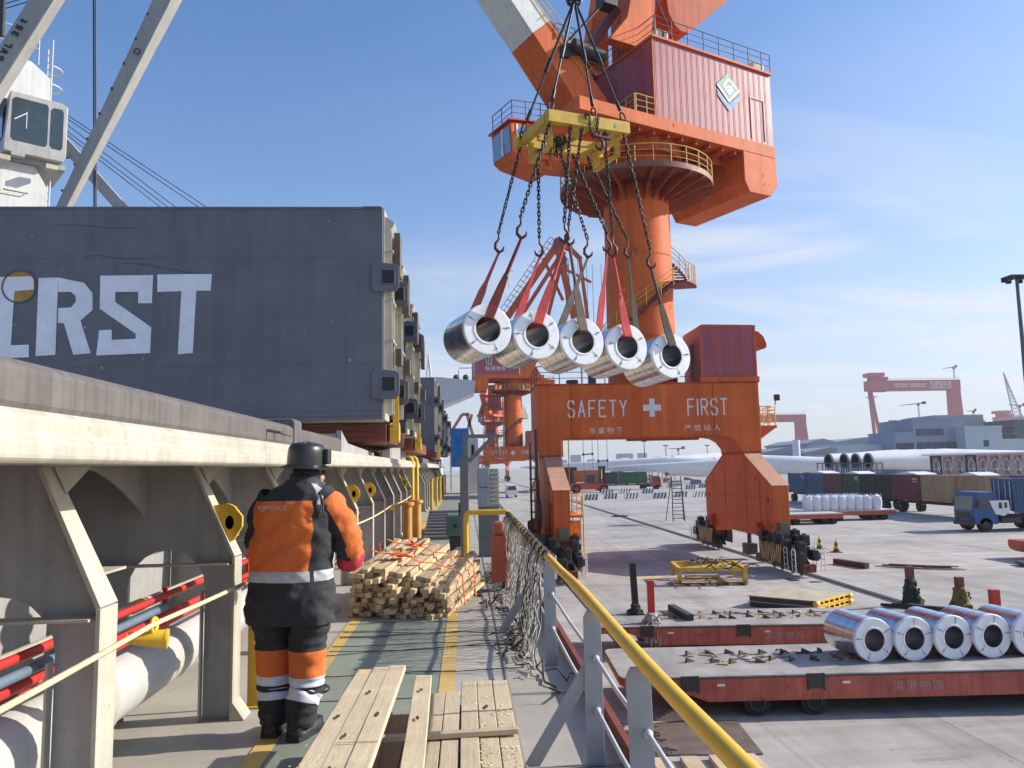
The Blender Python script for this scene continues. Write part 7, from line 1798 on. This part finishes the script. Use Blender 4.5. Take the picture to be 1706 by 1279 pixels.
def loft(name, secs, mats, fn, N=48, folds=.006, seed=1, close_top=False, freq=7.0):
    """secs: (x, y, z, rx, ry, power); fn(i, k, N) -> material slot; cloth folds from noise"""
    m = MB(); vs = []
    S = []
    for a, b in zip(secs, secs[1:]):
        for j in range(9):
            s = j/9; S.append([a[q]+(b[q]-a[q])*s for q in range(6)])
    S.append(list(secs[-1]))
    for (x, y, z, rx, ry, pw) in S:
        for k in range(N):
            t = 2*math.pi*k/N; c, s_ = math.cos(t), math.sin(t)
            px, py = math.copysign(abs(c)**pw, c)*rx, math.copysign(abs(s_)**pw, s_)*ry
            d = V((px, py, 0)); 
            f = noise.noise(V((px*freq+seed*9, py*freq, z*freq*1.6)))*folds+noise.noise(V((px*freq*2.6, py*freq*2.6+seed, z*freq*3.6)))*folds*.45
            if d.length > 1e-6: d = d+d.normalized()*f
            vs.append(V((PX_+x+d.x, PY_+y+d.y, DZ+z)))
    R_ = len(S)
    for i in range(R_-1):
        for k in range(N):
            m.cur = fn((S[i][2]+S[i+1][2])/2, (k+.5)/N); 
            b = len(m.v); 
            m.f.append([i*N+k, i*N+(k+1) % N, (i+1)*N+(k+1) % N, (i+1)*N+k]); m.sm.append(True); m.mi.append(m.cur)
    m.v = vs
    return m
# jacket torso: angle .75 = back (towards the camera), 0 = right
def jf(z, a):
    if .965 < z < 1.03 and not .86 < a < .88: return 2
    if .545 < a < .85 and 1.03 <= z < 1.465: return 1
    if z >= 1.44 and .875 < a < .93: return 2
    return 0
jk = loft('jacket', [(-.01, 0, .70, .285, .20, .8), (-.01, 0, .86, .278, .195, .8), (-.01, .0, .965, .268, .185, .8), (-.01, .0, 1.03, .262, .18, .8), (0, .012, 1.2, .268, .178, .8), (.005, .02, 1.35, .268, .17, .82), (.01, .025, 1.465, .245, .15, .86), (.025, .045, 1.53, .185, .125, .95), (.04, .06, 1.575, .115, .105, 1), (.045, .062, 1.60, .10, .10, 1)], None, jf, N=120, folds=.026)
jk.build('jacket', [CLB, CLO, CLG], pr)
def limb(name, pts, mats, fn, N=44, folds=.008, seed=3, flip=1):
    """sleeve or trouser leg along a path of (x, y, z, r)"""
    m = MB(); P_ = []
    for a, b in zip(pts, pts[1:]):
        for j in range(10): s = j/10; P_.append([a[q]+(b[q]-a[q])*s for q in range(4)])
    P_.append(list(pts[-1])); prev = None; n = len(P_)
    for i, p in enumerate(P_):
        c = V(p[:3]); t = (V(P_[min(i+1, n-1)][:3])-V(P_[max(i-1, 0)][:3])).normalized()
        a = (t.orthogonal() if prev is None else prev-t*prev.dot(t)).normalized(); prev = a; b = t.cross(a)
        for k in range(N):
            th = 2*math.pi*k/N; d = a*math.cos(th)+b*math.sin(th); q = c+d*p[3]
            f = noise.noise(q*9+V((seed*3, 0, 0)))*folds+noise.noise(q*22+V((0, seed, 0)))*folds*.5+math.sin(i*.7+2*math.sin(th))*folds*.35
            m.v.append(V((PX_, PY_, DZ))+q+d*f)
    for i in range(n-1):
        for k in range(N):
            m.f.append([i*N+k, i*N+(k+1) % N, (i+1)*N+(k+1) % N, (i+1)*N+k]); m.sm.append(True)
            rc = (V(P_[i][:3])+V(P_[i+1][:3]))/2; m.mi.append(fn((P_[i][2]+P_[i+1][2])/2 if name == 'trouser_leg' else i/(n-1), -rc+sum((m.v[i*N+(k+o) % N] for o in (0, 1)), V((0, 0, 0)))/2-V((PX_, PY_, DZ))))
    m.f.append(list(range((n-1)*N, n*N))); m.sm.append(False); m.mi.append(0)
    return m
m = limb('sleeve', [(.155, .03, 1.49, .095), (.225, .04, 1.42, .108), (.295, .06, 1.30, .10), (.335, .08, 1.19, .098), (.335, .13, 1.135, .088), (.315, .20, 1.09, .074)], None, lambda s, p: 1 if (.10 < s < .93 and p.x > .018) else 0, folds=.016); m.build('sleeve', [CLB, CLO], pr, fix=True)
m = limb('sleeve', [(-.14, .03, 1.48, .095), (-.22, .05, 1.38, .10), (-.27, .10, 1.20, .09), (-.27, .14, 1.13, .085), (-.18, .24, 1.11, .072), (-.09, .33, 1.10, .06)], None, lambda s, p: 0, folds=.014, seed=8); m.build('sleeve', [CLB, CLO], pr, fix=True)
def leg(x0, x1, x2, yk, ya, seed):
    def f(s, p):
        if s > .535: return 0
        if s > .375: return 1
        if s > .32: return 2
        if s > .275: return 0
        if s > .222: return 2
        return 0
    m = limb('trouser_leg', [(x0, 0, .84, .135), (x0, 0, .70, .132), (x1, yk, .60, .120), (x1, yk, .535, .116), (x1, yk, .375, .108), (x1, yk, .32, .106), (x1, yk, .275, .104), (x2, ya, .222, .102), (x2, ya, .15, .094), (x2, ya, .075, .085)], None, f, folds=.011, seed=seed)
    m.build('trouser_leg', [CLB, CLO, CLW], pr, fix=True)
leg(-.125, -.125, -.115, .02, .0, 1); leg(.115, .105, .085, -.01, -.05, 2)
for (x, y, a) in ((-.115, .0, .05), (.085, -.05, -.25)):
    m = MB(); m.T = Matrix.Translation((PX_+x, PY_+y, DZ)) @ Matrix.Rotation(a, 4, 'Z')
    out = [(-.05, -.09), (.05, -.09), (.06, -.03), (.05, .05), (.055, .14), (.035, .20), (0, .215), (-.035, .20), (-.055, .14), (-.05, .05), (-.06, -.03)]
    m.prism(out, 'z', .004, .035)
    N = 11
    for sc, z0, z1, s2, oy in ((.97, .035, .085, .93, 0), (.93, .085, .11, .6, -.01)):
        A = [(p[0]*sc, p[1]*sc, z0) for p in out]; Bv = [(p[0]*s2, p[1]*s2+oy, z1) for p in out]
        m.add(A+Bv, [(i, (i+1) % N, N+(i+1) % N, N+i) for i in range(N)]+[tuple(range(N, 2*N))], True)
    m.cyl((0, -.03, .08), (0, -.03, .16), .062, .07, n=16); m.build('boot', BLACK, pr, fix=True)
# gloves with separate fingers gripping a tag line
def glove(w, d, side, cur):
    w, d = V(w), V(d).normalized(); up = V((0, 0, 1)); sd = d.cross(up).normalized()*side; nodes = {'w': (*w, .036), 'p': (*(w+d*.055), .040), 'k': (*(w+d*.085), .036)}; ed = [('w', 'p'), ('p', 'k')]
    for i, (o, l) in enumerate(((-.030, .058), (-.010, .066), (.011, .062), (.030, .05))):
        b = w+d*.085+sd*o; k1 = b+d*l*.45-up*l*.10*cur; k2 = k1+d*l*.15-up*l*.42; k3 = k2-d*l*.28-up*l*.12
        for n_, p_ in zip('abcd', (b, k1, k2, k3)): nodes[n_+str(i)] = (*p_, .0115)
        ed += [('k', 'a%d' % i), ('a%d' % i, 'b%d' % i), ('b%d' % i, 'c%d' % i), ('c%d' % i, 'd%d' % i)]
    tb_ = w+d*.03-sd*.035; nodes['t1'] = (*tb_, .015); nodes['t2'] = (*(tb_+d*.035-sd*.015-up*.02), .0125); nodes['t3'] = (*(tb_+d*.055-up*.045), .011); ed += [('p', 't1'), ('t1', 't2'), ('t2', 't3')]
    skin_obj('glove', nodes, ed, 'w', GLV, pr)
glove((.29, .27, 1.045), (-.25, 1, -.25), 1, 1); glove((-.075, .345, 1.095), (.45, 1, -.05), -1, 1)
m = limb('cuff', [(.335, .12, 1.125, .070), (.325, .17, 1.09, .088), (.308, .22, 1.065, .085), (.29, .28, 1.045, .06)], None, lambda s, p: 0, N=24, folds=.012); m.build('glove_cuff', GLV, pr, fix=True)
# head: face, balaclava, hood collar, hard hat with ear muff
HC_ = V((PX_+.055, PY_+.075, DZ+1.625))
m = MB(); m.sphere(HC_+V((0, .0, 0)), .098, 24, 16, (.9, 1.08, 1.18)); m.build('hood', M_('hood_black', (.016, .017, .018), .7, bump=.5, bs=25), pr)
m = loft('scarf', [(.04, .058, 1.55, .128, .12, 1), (.045, .06, 1.565, .124, .12, 1), (.05, .065, 1.56, .118, .12, 1), (.055, .07, 1.60, .105, .115, 1), (.055, .075, 1.64, .098, .108, 1)], None, lambda z, a: 0, N=40, folds=.016, seed=5, freq=10)
m.build('scarf', M_('hood_black', None), pr)
m = MB(); R9 = Matrix.Translation(HC_) @ Matrix.Rotation(-.6, 4, 'Z'); m.T = R9      # face half turned right
m.sphere((0, .085, -.03), .05, 14, 10, (1.1, .6, 1.25)); m.sphere((0, .125, -.02), .016, 10, 8, (1, 1.2, 1.2)); m.build('face', SKIN, pr)
m = MB(); m.T = R9; m.sphere((0, .098, -.065), .055, 14, 10, (1.05, .62, .8)); m.build('dust_mask', M_('mask_black', (.03, .03, .032), .6), pr)
m = MB(); m.T = R9
for s in (-1, 1): m.sphere((s*.03, .118, .018), .012, 10, 8)
m.build('eyes', BLACK, pr)
HB = V((PX_+.055, PY_+.07, DZ+1.69)); m = MB(); N = 40; HAT = M_('hat_black', (.022, .023, .027), .35, var=.2)
m.T = Matrix.Translation(HB) @ Matrix.Rotation(rad(3), 4, 'Y') @ Matrix.Rotation(-.25, 4, 'Z') @ Matrix.Diagonal((1.1, 1.1, 1.04, 1)); vs = []; K = 9
for i in range(K+1):
    t_ = i/K; z = .142*math.sin(t_*math.pi/2)**.9; rr = (1-t_**3.2)**.42 if t_ < 1 else 0.02
    for k in range(N):
        a = 2*math.pi*k/N; vs.append((.106*rr*math.cos(a)*1.0, .125*rr*math.sin(a), z+.0))
m.add(vs, [(i*N+k, i*N+(k+1) % N, (i+1)*N+(k+1) % N, (i+1)*N+k) for i in range(K) for k in range(N)], True)
for x in (-.045, 0, .045): m.tube([(x, .118*math.cos(a)*(1 if abs(x) < .01 else .9), .012+.136*math.sin(a)*(1 if abs(x) < .01 else .95)) for a in [math.pi*j/12 for j in range(13)]], .008, 6)
brim = []
for k in range(N):
    a = 2*math.pi*k/N; e = 1.25 if math.sin(a) < .3 else 1.25+.25*(math.sin(a)-.3); brim.append((a, e))
A = [(.106*.98*math.cos(a), .125*.98*math.sin(a), .004) for a, e in brim]; Bv = [(.106*(e+.16)*math.cos(a), .125*e*math.sin(a), -.014) for a, e in brim]; Cv = [(.106*(e+.16)*math.cos(a), .125*e*math.sin(a), -.020) for a, e in brim]
m.add(A+Bv, [(k, (k+1) % N, N+(k+1) % N, N+k) for k in range(N)], True); m.add(Bv+Cv, [(k, (k+1) % N, N+(k+1) % N, N+k) for k in range(N)], True); m.add(A+Cv, [(k, N+k, N+(k+1) % N, (k+1) % N) for k in range(N)], True)
m.build('hard_hat', HAT, pr, fix=True)
m = MB(); m.T = Matrix.Translation(HB); m.bx(-.125, -.095, -.03, .05, -.012, .006); m.box((.135, .03, .055), (.035, .07, .10)); m.beam((.115, .03, 0), (.135, .03, .05), .02, .02, up=(0, 1, 0)); m.build('ear_muff', BLACK, pr, bevel=.012)
text_obj('back_lettering', 'TJPORT', CLG, pr, (PX_-.17, PY_-.172, DZ+1.405), (1, 0, .0), (0, -.02, 1), .034, .20, .006)
m = MB(); m.tube([(PX_+.2, PY_-.06, DZ+1.51), (PX_+.235, PY_-.10, DZ+1.45), (PX_+.24, PY_-.105, DZ+1.37)], .005, 5); m.tube([(PX_+.2, PY_-.06, DZ+1.51), (PX_+.225, PY_-.105, DZ+1.44), (PX_+.215, PY_-.12, DZ+1.36)], .005, 5); m.build('hood_cord', BLACK, pr)
# knee pad and tool at the right leg
m = MB(); m.T = Matrix.Translation((PX_+.17, PY_+.1, DZ+.25)); m.sphere((.0, 0, 0), .06, 14, 8, (1, 1.1, .45)); tag(m.build('black_float', BLACK), 'small rounded black object lying beside the right boot of the worker', 'float')
m = MB(); m.bx(-1.56, -1.47, 5.74, 5.76, DZ+.012, DZ+.6); m.bx(-1.60, -1.43, 5.70, 5.80, DZ+.002, DZ+.012); tag(m.build('deck_post', YELD), 'short yellow post on deck behind the left leg of the worker', 'post')
pr.rotation_euler = (0, 0, -.17)
